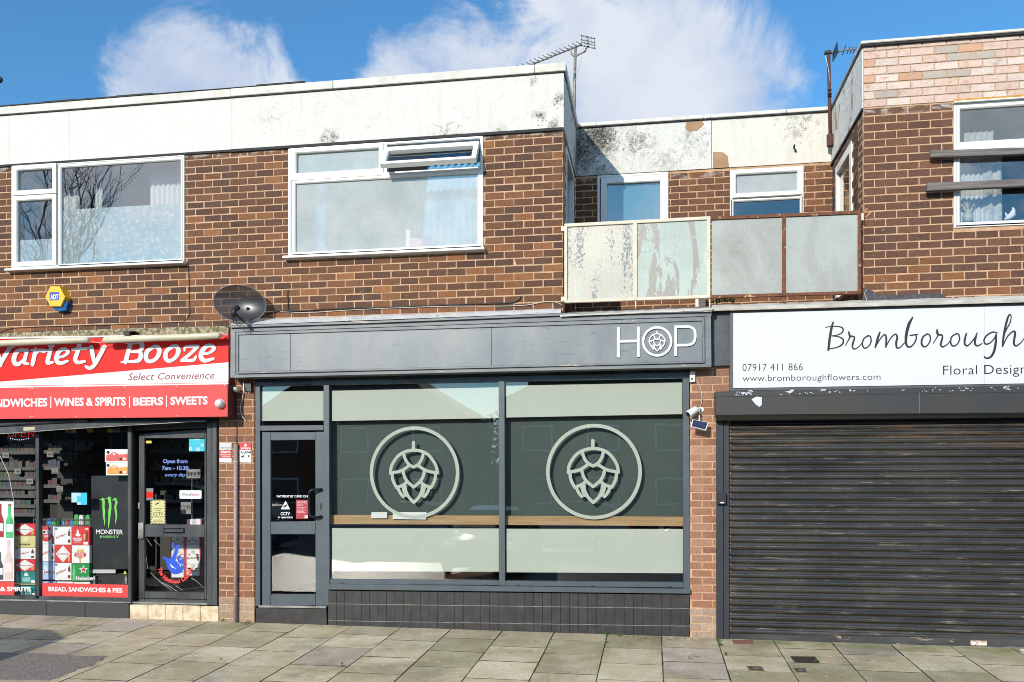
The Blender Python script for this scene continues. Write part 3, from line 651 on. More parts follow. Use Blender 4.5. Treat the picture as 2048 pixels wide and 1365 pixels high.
def build_blocks():
    tanA = lambda x, z: .10 if z > 4.6 else (.22 if z > 4.1 else .38)
    tanB = lambda x, z: .12 if z > 5.2 else (.25 if z > 4.4 else .45)
    # ---- far-left house
    A = thing('terraced_house', 'left brick flat with clean white parapet and half-frosted wide window', 'building', (XFAR, 0, 0))
    w1 = wr(23.2, 368.6, 331.5, 539, -.01); h1 = (w1[0], w1[1], w1[2], w1[3])
    wl = walls('wall', XFAR, XPARTY, ZLOW, ZB, [h1], .0025, .25, MORT, A)
    brickwall(wl, XFAR, XPARTY + .3, 3.59, ZB, [h1], XL, tan=tanA, cmax=XPARTY)
    PW = plaster('white_render', (.72, .70, .645), [], .16, .004)
    pr = MB().box(XFAR, XPARTY, -.012, .25, ZB + .004, ZC).out('parapet', PW, A)
    for px in (18, 138):
        a = W(px, 250, -.012).x; MB().box(a, a + .004, -.0135, -.005, ZB + .01, ZC - .005).out('render_crack', M('hairline', (.5, .48, .44), .9), pr)
    dg = MB().box(XFAR, XPARTY, -.02, -.0, ZB - .022, ZB + .0035).out('drip_edge', FELT, A)
    MB().box(XFAR, XPARTY, -.035, .25, ZC + .012, ZT).out('coping', COPE, A, bev=.004)
    MB().box(XFAR, XPARTY, -.025, .25, ZC, ZC + .0115).out('coping_joint', FELT, A)
    fe = MB()
    x = XFAR
    while x < W(610, 150).x:
        l = R.uniform(.3, .9); fe.box(x, min(x + l, W(612, 160).x), -.045, .2, ZT + .001, ZT + R.uniform(.008, .022)); x += l
    fe.out('felt_edge', FELT, A)
    # window 1
    s1 = wr(26.5, 113, 333, 392, -.01); s2 = wr(26.5, 113, 394, 534.5, -.01); s3 = wr(117, 366, 330.5, 534, -.01)
    upvc_window(A, *w1, -.012, [(s1[0], s1[1], s1[2], s1[3], .062, GLUP, .012), (s2[0], s2[1], s2[2], s2[3], .062, GLUP, .012), (s3[0], s3[1], s3[2] + .0, s3[3], .036, GLUP, 0)],
                'wide white window with small left casements')
    q = W(50, 481, .03).z
    tag(MB().box(s2[0] + .066, s2[1] - .066, .022, .0235, s2[2] + .066, q).out('window_film', PATTERN, A), 'flower-patterned frosted film on small casement')
    q = W(124, 421, .03).z
    tag(MB().box(s3[0] + .04, s3[1] - .04, .022, .0235, s3[2] + .04, q).out('window_film', PATTERN, A), 'flower-patterned frosted film on large pane')
    room(A, w1[0] - .3, w1[1] + .2, w1[2] - .1, w1[3] + .05, .26, 3.2, ROOMM)
    # ---- middle-left house
    B = thing('terraced_house', 'brick flat with wide white window standing open and weathered white parapet', 'building', (XPARTY, 0, 0))
    w2 = wr(577, 965.6, 297.5, 513.5, -.01)
    wl = walls('wall', XPARTY, XL - .0, ZLOW, ZB, [w2], .0025, .25, MORT, B)
    brickwall(wl, XPARTY - .3, XL, ZLOW, ZB, [w2], XL, tan=tanB, cmin=XPARTY)
    PW2 = plaster('weathered_render', (.73, .705, .645), [(tuple(W(1068, 165)), .12, .7), (tuple(W(1122, 200)), .22, .6), (tuple(W(1082, 235)), .16, .75), (tuple(W(1110, 252)), .16, .7), (tuple(W(1000, 262)), .15, .55), (tuple(W(660, 285)), .30, .65), (tuple(W(1120, 140)), .12, .7), (tuple(W(900, 270)), .4, .5), (tuple(W(540, 240)), .3, .4)], .38, .014)
    ret = W(1125.5, 200).x
    MB().box(XPARTY + .004, XL + .012, -.014, .25, ZB + .004, ZC).out('parapet', PW2, B)
    RETW = plaster('stained_return_render', (.66, .65, .62), [((XL, 1.6, 5.9), .7, .75), ((XL, .1, 6.4), .3, .7), ((XL, 1.0, 6.45), .5, .6)], .5, .012)
    MB().box(XL - .24, XL + .012, .2505, REC, ZB + .004, ZC).out('parapet_return', RETW, B)
    cp = MB(); xx = XPARTY + .003
    for px in (668, 1070): x1_ = W(px, 180).x; cp.box(xx, x1_ - .003, -.04, .25, ZC + .012, ZT); xx = x1_ + .003
    cp.box(xx, XL + .04, -.04, .25, ZC + .012, ZT - .002); cp.out('coping', COPE, B, bev=.006)
    MB().box(XL - .24, XL + .038, .2505, REC + .3, ZC + .012, ZT - .002).out('coping_return', COPE, B, bev=.004)
    MB().box(XPARTY, XL + .022, -.028, .25, ZC, ZC + .0115).out('coping_joint', FELT, B)
    MB().box(XPARTY, XL + .0, -.024, -.001, ZB - .028, ZB + .0035).out('drip_edge', FELT, B)
    # side wall of the left block into the recess
    wa = WX(1130, 300, XL + .0); wb = WX(1141, 300, XL)
    yA, yB = .35, 1.35
    hz0, hz1 = W(1141, 445, REC).z - .6, WX(1135, 305, XL).z
    rw = MB()
    for (a, b2, c, d) in ((0.25, yA, ZLOW, ZB), (yB, REC, ZLOW, ZB), (yA, yB, ZLOW, hz0), (yA, yB, hz1, ZB)): rw.box(XL - .25, XL - .006, a, b2, c, d)
    sw = rw.out('side_wall', MORT, B)
    brickreturn(sw, XL, 0, REC, ZLOW, ZB, [(yA, yB, hz0, hz1)], -1, tan=.2)
    fr = MB()
    for (a, b2, c, d) in ((yA, yA + .07, hz0, hz1), (yB - .07, yB, hz0, hz1), (yA + .07, yB - .07, hz1 - .07, hz1), (yA + .07, yB - .07, hz0, hz0 + .07)): fr.box(XL - .09, XL + .012, a, b2, c, d)
    f2 = fr.out('side_window', UPVC, B, bev=.003)
    sheet('pane', [(XL - .05, yA + .07, hz0 + .07), (XL - .05, yB - .07, hz0 + .07), (XL - .05, yB - .07, hz1 - .07), (XL - .05, yA + .07, hz1 - .07)], GLUP, f2)
    # window 2
    t1 = wr(583.8, 767.4, 298.5, 358, -.01); big = wr(584, 962, 361.5, 512, -.01); op = wr(769, 961, 292, 349.5, -.01)
    wf = upvc_window(B, *w2, -.012, [(t1[0], t1[1], t1[2], t1[3], .060, GLCOND2, .014), (big[0], big[1], big[2], big[3], .042, GLCOND, 0)], 'wide white window with top right light pushed open')
    # mullion and transom
    mb = MB().box(t1[1] + .004, op[0] + .03, -.012, .06, big[3], w2[3] - .03); mb.box(w2[0] + .03, w2[1] - .03, -.020, .05, big[3] - .004, big[3] + .030)
    mb.out('transom', UPVC, wf, bev=.003)
    # open top light hinged at its head
    hx0, hx1 = op[0] + .012, op[1] - .012; hz = op[3] - .035; H = .335; ang = math.radians(36); sb = MB()
    ringmb(hx0, hx1, -H, 0, .06, -.016, .045, sb); rm = Matrix.Rotation(-ang, 4, 'X')
    for v in sb.v:
        p = Vector((0, v.y, v.z)); p = rm @ p; v.y = p.y - .02; v.z = p.z + hz
    so = sb.out('open_sash', UPVC, wf)
    gp = []
    for (x, z) in ((hx0 + .06, -H + .06), (hx1 - .06, -H + .06), (hx1 - .06, -.06), (hx0 + .06, -.06)):
        p = rm @ Vector((0, .02, z)); gp.append((x, p.y - .02, p.z + hz))
    sheet('pane', gp, GLUP, wf)
    for sx in (hx1 - .01, hx0 + .01):
        a = rm @ Vector((0, 0, -H * .55)); MB().tube([(sx, .02, hz - .10), (sx, a.y - .01, a.z + hz)], .006, 6).out('stay', STEEL, wf)
    room(B, w2[0] - .3, w2[1] + .3, w2[2] - .1, w2[3] + .05, .26, 3.0, ROOMM)
    # ---- recessed middle
    C = thing('terraced_house', 'recessed middle flat with mould-stained parapet behind the balcony screens', 'building', (XL, REC, 0))
    XC1 = XR; wa = wr(1195, 1336.5, 352, 470, REC - .01); wbq = wr(1460.6, 1607, 340.6, 470, REC - .01)
    wa = (wa[0], wa[1], wa[2], wa[3]); zrb = W(1144.6, 354.5, REC).z
    zct, zcb = W(1158, 247.6, REC - .03).z, W(1158, 256.6, REC - .03).z
    wl = walls('wall', XL, XC1, ZLOW, zrb, [wa, wbq], REC + .0025, REC + .25, MORT, C)
    brickwall(wl, XL, XC1, ZLOW, zrb, [wa, wbq], XL, REC, tan=lambda x, z: .5, colf=lambda x, z: tuple(v * 1.08 for v in R.choice([(.175, .072, .032), (.15, .062, .029), (.20, .082, .033), (.14, .060, .032)])), half=1)
    xm = W(1423, 300, REC).x
    stain = [(tuple(W(1195, 275, REC)), .55, 1.0), (tuple(W(1150, 300, REC)), .75, .9), (tuple(W(1270, 285, REC)), .5, .62), (tuple(W(1320, 330, REC)), .6, .45), (tuple(W(1200, 345, REC)), .5, .55), (tuple(W(1390, 280, REC)), .5, .5)]
    PM = plaster('mouldy_render', (.72, .70, .65), stain, .45, .018)
    PN = plaster('smooth_cream_render', (.70, .655, .575), [(tuple(W(1600, 245, REC)), .5, .5), (tuple(W(1480, 225, REC)), .3, .4)], .35, .007, (.68, .645, .575))
    pa = MB().box(XL, xm - .003, REC - .014, REC + .25, zrb + .004, zcb).out('parapet', PM, C)
    pb = MB().box(xm + .003, XC1, REC - .010, REC + .25, zrb + .006, zcb).out('parapet', PN, C)
    PATCH = M('bare_brown_render', (.42, .26, .15), .9, (.34, .20, .11), 9, bumpd=.006)
    for pl in ([(1372, 245), (1405, 242), (1408, 250), (1394, 262), (1378, 264), (1371, 256)], [(1426, 304), (1446, 305), (1455, 312), (1458, 335), (1426, 337)]):
        MB().prism([W(a, b, REC - .0155) for a, b in pl], (0, .012, 0)).out('peeled_patch', PATCH, pa if pl[0][0] < 1400 else pb)
    cp = MB(); xx = XL + .04
    for px in (1193, 1406, 1421, 1572): x1_ = W(px, 245, REC).x; cp.box(xx, x1_ - .003, REC - .05, REC + .25, zcb + .012, zct); xx = x1_ + .003
    cp.box(xx, XC1, REC - .05, REC + .25, zcb + .012, zct); cp.out('coping', COPE, C, bev=.006)
    MB().box(XL, XC1, REC - .035, REC + .25, zcb, zcb + .0115).out('coping_joint', FELT, C)
    MB().tube([W(1592, 303, REC - .02), W(1588, 296, REC - .07), W(1589, 290, REC - .10)], .012, 6).out('overflow_pipe', BLACK, C)
    # its windows
    a = wa; sa = (a[0] + .045, a[1] - .02, a[2] + .02, a[3] - .035)
    upvc_window(C, *a, REC - .012, [(*sa, .085, GLUP, .01)], 'tall plain white window with dark blue blind', sill=False)
    zz = W(1470, 397, REC).z; b_ = wbq
    upvc_window(C, *b_, REC - .012, [(b_[0] + .02, b_[1] - .02, zz + .002, b_[3] - .012, .055, GLCOND2, .012), (b_[0] + .012, b_[1] - .012, b_[2], zz - .02, .03, GLUP, 0)], 'white window with misted top light', sill=False)
    room(C, XL + .1, XC1 - .1, ZLOW, zrb, REC + .26, REC + 2.6, ROOMM)
    tag(MB().box(sa[0] + .03, sa[1] - .03, REC + .04, REC + .045, sa[2], sa[3] - .05).out('roller_blind', M('blue_blind', (.10, .25, .33), .8, (.13, .30, .38), 3, stretch=(1, 1, .2))), 'dark teal blind drawn behind the recessed window on left', 'blind')
    MB().box(XL, XRE, .3, REC + .2, 3.50, 3.60).out('flat_roof', FELT, C)
    mbw = MB().box(W(1397, 600, REC - .2).x, W(1411, 600, REC - .2).x, REC - .2, REC - .1, ZLOW, W(1400, 588, REC - .2).z).out('timber_post', OLDWOOD, C)
    MB().box(W(1398, 600, REC - .3).x - .04, W(1398, 600, REC - .3).x, REC - .2, REC - .15, ZLOW, W(1400, 588, REC - .2).z).out('timber_post', UPVC, C)
    # ---- right house
    Dh = thing('terraced_house', 'right brick flat with exposed pale orange brickwork along its parapet', 'building', (XR, 0, 0))
    w3 = wr(1908, 2110, 207.5, 456, -.01)
    wl = walls('wall', XR, XRE, ZLOW, ZB, [w3], .0025, .25, MORT, Dh)
    brickwall(wl, XR, XRE, ZLOW, ZB, [w3], XR, tan=lambda x, z: .05 if z > 4.2 else .25,
              colf=lambda x, z: jit((R.choice([(.155, .069, .038), (.135, .061, .036), (.175, .077, .039)]) if R.random() > (.0 if z > 4.15 else .3) else R.choice(TANB))), half=0)
    zpt = W(1726, 95).z
    pw = walls('parapet_wall', XR, XRE, ZB + .002, zpt, [(W(1905, 200).x, XRE, ZB - .1, W(1905, 203).z)], .008, .25, MORTP, Dh)
    pale = [(.67, .49, .41), (.69, .54, .46), (.66, .47, .39), (.69, .56, .49), (.46, .40, .34), (.66, .48, .40), (.60, .34, .22), (.68, .52, .44), (.69, .57, .50)]
    n = 8; cr = (zpt - ZB) / 7.6
    brickwall(pw, XR, XRE, ZB + .003, zpt, [(W(1905, 200).x, XRE, ZB - .1, W(1905, 203).z)], XR, .0, colf=lambda x, z: jit(R.choice(pale), .92, 1.06), crs=cr, z0=ZB + .003, pitch=.2405, pm=True)
    MB().box(XR - .035, XRE, -.045, .25, zpt + .020, W(1721, 82, -.045).z).out('coping', COPE, Dh, bev=.006)
    MB().box(XR - .02, XRE, -.030, .25, zpt, zpt + .0195).out('coping_joint', FELT, Dh)
    zc2 = W(1721, 82, -.045).z
    MB().box(XR - .033, XR + .2, .2505, REC + .4, zpt + .020, zc2).out('coping_return', M('grey_trim', (.30, .32, .33), .6), Dh)
    SR = plaster('peeling_return_render', (.70, .69, .65), [], .3, .015)
    N = SR.node_tree.nodes; L = SR.node_tree.links; p = N['Principled BSDF']; old = p.inputs['Base Color'].links[0].from_socket
    v = wpos(N); c = mixc(N, L, ramp(N, L, tex(N, L, v, 3.2, 9, .72, (1, 1, .45), .8), .555, .58), old, (.36, .27, .16)); L.new(c, p.inputs['Base Color'])
    MB().box(XR - .012, XR + .2, .012, REC, ZB + .004, zpt).out('parapet_return', SR, Dh)
    MB().box(XR - .02, XR, .0, REC, ZB - .022, ZB + .0035).out('drip_edge', FELT, Dh)
    ya, yb = .54, 1.42; hz1 = WX(1706, 279, XR).z; hz0 = 4.0
    rw = MB()
    for (a, b2, c_, d) in ((0.25, ya, ZLOW, ZB), (yb, REC, ZLOW, ZB), (ya, yb, ZLOW, hz0), (ya, yb, hz1, ZB)): rw.box(XR + .006, XR + .25, a, b2, c_, d)
    sw = rw.out('side_wall', MORT, Dh)
    brickreturn(sw, XR, 0, REC, ZLOW, ZB, [(ya, yb, hz0, hz1)], 1, tan=.1, half=1)
    fr = MB()
    for (a, b2, c_, d) in ((ya, ya + .10, hz0, hz1), (yb - .09, yb, hz0, hz1), (ya + .10, yb - .09, hz1 - .10, hz1)): fr.box(XR - .012, XR + .08, a, b2, c_, d)
    f2 = fr.out('side_window', UPVC, Dh, bev=.003)
    sheet('pane', [(XR + .03, ya + .10, hz0), (XR + .03, yb - .09, hz0), (XR + .03, yb - .09, hz1 - .1), (XR + .03, ya + .10, hz1 - .1)], GLUP, f2)
    MB().box(XR + .5, XR + .55, ya - .3, yb + .3, hz0, hz1).out('room_wall', M('ochre_room', (.40, .34, .18), .9), Dh)
    # window 3 (old painted frame)
    a = w3; zt = W(1908, 299, -.01).z
    upvc_window(Dh, a[0], a[1] + .5, a[2], a[3], -.012, [(a[0] + .02, a[1] + .4, zt + .03, a[3] - .02, .045, glass('grimy_glass', 1.9, (.9, .92, .92), .35, (.42, .44, .43)), .0), (a[0] + .02, a[1] + .4, a[2] + .01, zt - .015, .045, GLUP, 0)], 'painted white window with two grey timbers across', sill=False)
    MB().box(a[0] + .01, a[1], -.016, .03, zt - .02, zt + .035).out('transom', UPVC, Dh, bev=.004)
    MB().box(a[0] + .0, a[1], -.02, .04, a[3] + .012, a[3] + .042).out('lintel_foam', M('expanding_foam', (.62, .34, .07), .9, (.42, .20, .04), 20, bumpd=.01), Dh, bev=.003)
    MB().box(a[0] - .01, a[1], -.045, .04, a[3] - .004, a[3] + .011).out('window_head', UPVC, Dh)
    room(Dh, a[0] - .4, a[1] + .5, a[2] - .05, a[3] + .1, .26, 3, M('mid_room', (.22, .24, .27), .9))
    # peeled flecks near the corner: chipped face bricks
    CH = M('chipped_brick', (.50, .22, .14), .9, (.40, .17, .10), 20)
    mb = MB()
    for pl in ([(1729, 437), (1738, 425), (1746, 424), (1733, 436)], [(1746, 437), (1754, 439), (1751, 444)], [(1729, 418), (1736, 417), (1735, 421), (1730, 422)]): mb.prism([W(x, z, -.006) for x, z in pl], (0, .01, 0))
    mb.out('chipped_face', CH, Dh)
    MB().prism([W(x, z, -.012) for x, z in [(1727, 576), (1748, 583), (1752, 590), (1800, 590), (1860, 588), (1888, 589), (1893, 596), (1860, 601), (1800, 603), (1752, 605), (1725, 606)]], (0, .02, 0)).out('tar_flashing', TAR, Dh)
    # ---- lower piers
    for (nm, x0p, x1p, par, col) in (('pier', 437.5, 509, B, 0), ('pier', 1379.5, 1462, C, 1)):
        x0, x1 = W(x0p, 1000).x, W(x1p, 1000).x
        pc = [(.30, .135, .07), (.26, .115, .062), (.33, .15, .085), (.22, .10, .06), (.28, .14, .09)] if col == 0 else [(.42, .21, .135), (.37, .175, .11), (.46, .25, .17), (.34, .16, .10), (.40, .20, .12)]
        pier = MB().box(x0 + .004, x1 - .004, .003, .28, -.1, 3.58).out(nm, MORT, par)
        brickwall(pier, x0, x1, gz(x0, 0) - .03, 2.95, [], x0 + (.10 if col == 0 else .02), 0, colf=lambda x, z: jit(R.choice(pc) if z > .32 else (.44, .33, .25), .88, 1.1), z0=-.02)
build_blocks()

# ================================================================== upper floor contents and fixings
def build_upper_things():
    X = lambda px, y=.35: W(px, 450, y).x
    g = 'curtains behind the upstairs windows'
    zt1 = W(30, 335, .3).z; zb1 = W(30, 545, .3).z
    curtain('curtain', X(190), X(206), zb1, zt1 - .12, .35, CURT_W, 'narrow white curtain strip in middle-left of the half-frosted window', group=g)
    curtain('curtain', X(300), X(385), zb1, zt1 - .12, .35, CURT_W, 'wide white curtain at right end of the half-frosted window', group=g, fold=.07)
    curtain('curtain', X(120), X(150), zb1, zt1 - .30, .42, CURT_W, 'short pale curtain behind left edge of the large half-frosted pane', group=g, fold=.1)
    zt2 = W(590, 300, .3).z; zb2 = W(590, 520, .3).z
    curtain('curtain', X(632), X(652), zb2, zt2 - .02, .34, CURT_B, 'thin pale blue curtain in left half of the misted window', group=g)
    curtain('curtain', X(860), X(965), zb2, zt2 - .02, .33, CURT_B, 'full blue curtain at right of the misted window below open light', group=g, fold=.08, taper=-.1)
    zt3 = W(1908, 210, .3).z; zb3 = W(1908, 460, .3).z
    curtain('curtain', X(1908, .2), X(1975, .2), W(1908, 452, .2).z, W(1908, 312, .2).z, .16, CURT_W, 'cream net curtain at left of window behind the grey timbers', group=g, fold=.05, amp=.015)
    curtain('curtain', X(1962, .2), X(2000, .2), W(1908, 452, .2).z, W(1908, 312, .2).z, .13, CURT_F, 'floral print curtain hanging beside cream net in right window', group=g, fold=.09, amp=.02)
    curtain('curtain', X(1925, .3), X(1985, .3), W(1925, 305, .3).z, W(1925, 270, .3).z, .25, CURT_W, 'pale ruffled valance in the upper light of right window', group=g, fold=.06)
    # chandelier
    c = W(217, 380, 1.0); t = thing('chandelier', 'glass-drop chandelier glimpsed through the half-frosted window', 'chandelier', (c.x, c.y, c.z))
    ring = [(c.x + .17 * math.cos(k * .785), c.y + .17 * math.sin(k * .785), c.z + .1) for k in range(9)]
    MB().tube(ring, .012, 6).out('frame', STEEL, t); MB().tube([c + Vector((0, 0, .1)), c + Vector((0, 0, .8))], .008, 6).out('chain', STEEL, t)
    DROP = M('crystal', (.85, .85, .85), .2)
    dm = MB()
    for k in range(34):
        a = R.uniform(0, 6.28); r = R.choice([.05, .11, .17]); z = c.z + .08 - (.17 - r) * 1.4 - R.uniform(0, .12); p = Vector((c.x + r * math.cos(a), c.y + r * math.sin(a), z))
        dm.tube([p, p - Vector((0, 0, .02)), p - Vector((0, 0, .05))], [.004, .012, .002], 5)
    dm.out('drops', DROP, t)
    # sill things, window 2
    t = thing('packet', 'blue packet with red and white label lying on misted window sill', 'packet', W(838, 494, .12))
    pp('bag', [(815, 478), (830, 475), (858, 477), (868, 489), (860, 495), (818, 495)], .12, .08, M('blue_bag', (.12, .16, .42), .6), t, bev=.008)
    pp('printed_label', [(821, 476), (844, 478), (842, 494), (820, 493)], .115, .004, M('red_white_label', (.75, .70, .68), .6, (.65, .08, .07), 18), t)
    tag(pp('card_strip', [(812, 461), (820, 461), (820, 495), (812, 495)], .10, .02, PAPER), 'upright white card strip standing beside blue packet', 'card')
    # window 1 sill things
    tag(pp('sponge', [(242, 507), (274, 506), (274, 519), (242, 519)], .10, .08, M('cream_soft', (.55, .55, .42), .9), bev=.01), 'cream sponge on sill behind the patterned film', 'sponge')
    tag(pp('cup', [(189, 504), (207, 503), (206, 522), (190, 522)], .10, .07, PAPER, bev=.01), 'white cup on sill behind the patterned film', 'cup')
    # ornaments window 3
    t = thing('ornament', 'small white china bird ornament on the right window sill', 'ornament', W(2023, 441, .08))
    p = W(2021, 439, .1); MB().tube([p + Vector((-.06, 0, 0)), p + Vector((-.02, 0, .02)), p + Vector((.02, 0, .05)), p + Vector((.03, 0, .1)), p + Vector((.02, 0, .13))], [.008, .03, .035, .018, .004], 8).out('body', PAPER, t, True)
    MB().tube([p + Vector((-.03, 0, .03)), p + Vector((-.05, .01, .08))], [.02, .004], 6).out('wing', PAPER, t, True)
    t = thing('vase', 'squat pale glass vase of dried stems at left of right window sill', 'vase', W(1936, 445, .09))
    p = W(1936, 446, .09); MB().tube([p, p + Vector((0, 0, .02)), p + Vector((0, 0, .07)), p + Vector((0, 0, .11)), p + Vector((0, 0, .13))], [.03, .05, .055, .03, .036], 10).out('bowl', M('pale_glassware', (.5, .5, .42), .2), t, True)
    m = MB()
    for k in range(12): q = p + Vector((0, 0, .11)); m.tube([q, q + Vector((R.uniform(-.1, .1), R.uniform(-.02, .02), R.uniform(.05, .16)))], [.002, .008], 5)
    m.out('stems', M('dried_stems', (.5, .42, .28), .9), t)
    # timbers across window 3
    for pl, lab, y in (([(1861.5, 301), (2120, 293), (2120, 306), (1861.5, 315)], 'upper grey weathered timber fixed across the right window', -.07), ([(1855, 366), (2120, 355), (2120, 369), (1854, 382)], 'lower grey weathered timber fixed across the right window', -.09)):
        tag(pp('timber_rail', pl, y - .02, .055, OLDWOOD, bev=.004), lab, 'timber', 'timbers across the right window')
    # ---- ADT style alarm box
    c = W(113.5, 594, -.10)
    t = thing('alarm_box', 'yellow hexagonal burglar alarm box with blue base on brickwork', 'alarm', (c.x, 0, c.z))
    hexa = [(90.5, 594), (101, 573), (119, 573), (130, 594), (121, 613), (101, 613)]
    YEL = M('alarm_yellow', (.85, .50, .015), .35, (.80, .46, .012), 3)
    cc = W(110, 593, -.10)
    front = [W(a, b, -.10) for a, b in hexa]; back = [Vector((cc.x + (f.x - cc.x) * 1.12, -.0, cc.z + (f.z - cc.z) * 1.1)) for f in front]
    MB().add(front + back, [(0, 1, 2, 3, 4, 5)] + [(i, 6 + i, 6 + (i + 1) % 6, (i + 1) % 6) for i in range(6)]).out('casing', YEL, t)
    hb = [(103, 613.5), (120, 613.5), (132, 600), (136, 604), (131, 622), (116, 623), (108, 619)]
    MB().prism([W(a, b, -.07) for a, b in hb], (0, .068, 0)).out('strobe_base', M('blue_lens', (.01, .12, .40), .15, (.01, .05, .16), 20), t, bev=.003)
    pp('badge', [(99, 585), (118, 584.5), (118, 600.5), (99, 601.5)], -.1015, .001, M('badge_blue', (.03, .06, .42), .4), t)
    text('ADT', 100.5, 599.3, 117, 598.5, 9.5, -.1035, WHITE, t, bold=.03, space=.86)
    # ---- satellite dish (perforated)
    dm = bpy.data.materials.new('perforated_dish'); dm.use_nodes = True; N = dm.node_tree.nodes; L = dm.node_tree.links; p = N['Principled BSDF']
    p.inputs['Base Color'].default_value = (.06, .062, .066, 1); p.inputs['Roughness'].default_value = .33; p.inputs['Metallic'].default_value = .6
    tr = N.new('ShaderNodeBsdfTransparent'); mx = N.new('ShaderNodeMixShader'); mx.inputs[0].default_value = .80; L.new(tr.outputs[0], mx.inputs[1]); L.new(p.outputs[0], mx.inputs[2]); L.new(mx.outputs[0], N['Material Output'].inputs[0])
    c = W(479.5, 607.5, -.20)
    t = thing('satellite_dish', 'grey perforated oval satellite dish mounted above left end of the grey fascia', 'satellite dish', (c.x, 0, c.z))
    nrm = Vector((.20, -.97, .05)).normalized(); ax = Vector((1, 0, 0)); ax = (ax - nrm * ax.dot(nrm)).normalized(); az = nrm.cross(ax).normalized(); az = -az if az.z < 0 else az
    rot = Matrix.Rotation(math.radians(-9), 3, nrm); ax = rot @ ax; az = rot @ az
    vs = [c - nrm * .075]; fs = []; nr, na = 7, 40
    for r in range(1, nr + 1):
        for k in range(na):
            a = 2 * math.pi * k / na; rr = r / nr
            x = math.cos(a) * .315 * rr; z = math.sin(a) * .222 * rr
            vs.append(c + ax * x + az * z - nrm * .075 * (1 - rr * rr))
    for k in range(na): fs.append((0, 1 + k, 1 + (k + 1) % na))
    for r in range(nr - 1):
        for k in range(na): a = 1 + r * na; fs.append((a + k, a + na + k, a + na + (k + 1) % na, a + (k + 1) % na))
    d = mesh('dish', vs, fs, dm, t, True)
    rim = [vs[1 + (nr - 1) * na + k % na] for k in range(na + 1)]
    MB().tube(rim, .005, 6, False).out('rim', M('dish_rim', (.16, .17, .18), .4, metal=.4), t, True)
    lnb = W(469, 625, -.42); foot = W(489, 645, -.19)
    MB().tube([foot, foot.lerp(lnb, .5) + Vector((0, 0, -.01)), lnb], .012, 8).out('feed_arm', BLACK, t, True)
    l2 = MB().tube([lnb + Vector((0, -.03, -.05)), lnb + Vector((0, .0, .03)), lnb + Vector((.02, .05, .065))], [.026, .028, .030], 10)
    l2.out('receiver_head', BLACK, t, True)
    MB().tube([c - nrm * -.0 + Vector((.05, .07, -.05)), Vector((c.x + .14, -.06, c.z - .05)), Vector((c.x + .14, -.005, c.z - .05))], .02, 8).out('wall_bracket', BLACK, t)
    MB().box(c.x + .08, c.x + .2, -.015, -.002, c.z - .13, c.z + .03).out('mounting_plate', BLACK, t)
    for s in (-1, 1): MB().tube([lnb + Vector((s * .012, -.02, -.05)), lnb + Vector((s * .02, .02, -.12)), W(480 + 4 * s, 650, -.22)], .004, 5).out('lead', CABLEB, t)
    # ---- cables on the facade
    def cable(pts, y, r, mat, label, sag=0):
        P = catmull([tuple(W(a, b, y)) for a, b in pts], 5); tag(MB().tube(P, r, 6).out('cable', mat, None, True), label, 'cable')
    cable([(531, 629), (560, 622), (600, 622), (650, 619), (700, 617), (775, 615), (850, 612), (925, 609), (985, 607.5), (1020, 606), (1036, 601), (1042, 593)], -.012, .007, CABLEB, 'thick black cable clipped along bricks over the grey fascia')
    cable([(560, 624), (620, 625.5), (700, 620.5), (800, 616), (900, 613), (980, 613), (1050, 611), (1090, 604), (1112, 605), (1124, 610)], -.010, .004, CABLEW, 'thin cream cable running under the thick black cable')
    cable([(576, 581), (575, 590), (576, 605), (577, 622), (583, 626)], -.010, .005, CABLEB, 'short black cable drop right of the satellite dish')
    cable([(368, 528), (375, 535), (378, 560), (378.5, 600), (379, 628), (368, 643)], -.008, .0035, CABLEB, 'thin black cable dropping from the left window sill')
    cable([(0, 666), (20, 658), (60, 655), (150, 652), (250, 649), (368, 644)], -.008, .003, CABLEB, 'thin black cable along bottom bricks above the red sign')
    cable([(20, 668), (60, 664.5), (95, 664), (130, 674)], -.02, .004, CABLEB, 'black cable looped over mossy concrete above the tube light')
    cable([(1725, 612), (1733, 600), (1729, 588), (1735, 580)], -.02, .003, CABLEW, 'thin pale wire curling at the foot of right corner')
    # ---- aerials
    t = thing('tv_aerial', 'long Yagi television aerial with panel reflector on pale mast above recess', 'aerial', W(1149, 248, REC + .15))
    y = REC + .15
    MB().tube([W(1148.5, 262, y), W(1149, 180, y), W(1151, 94, y)], .019, 8).out('mast', GALV, t, True)
    b0 = W(1164, 88, y - .25); b1 = W(1045, 137, y - .7)
    MB().tube([W(1143, 98, y - .3), b1], .010, 6).out('boom', GALV, t); MB().tube([W(1143, 98, y - .3), W(1163, 90, y - .2)], .010, 6).out('boom', GALV, t)
    dr = Vector((.25, .45, 0)).normalized()
    for k in range(15):
        u = k / 14; p = W(1161 - 118 * u, 89 + 47.5 * u, y - .22 - .48 * u); q = Vector((-.055, 0, .04)); MB().tube([p - q * .4, p + q], .005, 5).out('director', BLACK, t)
        MB().box(p.x - .012, p.x + .012, p.y - .012, p.y + .012, p.z - .018, p.z + .01).out('element_clip', BLACK, t)
    RF = M('reflector_grey', (.20, .23, .25), .5)
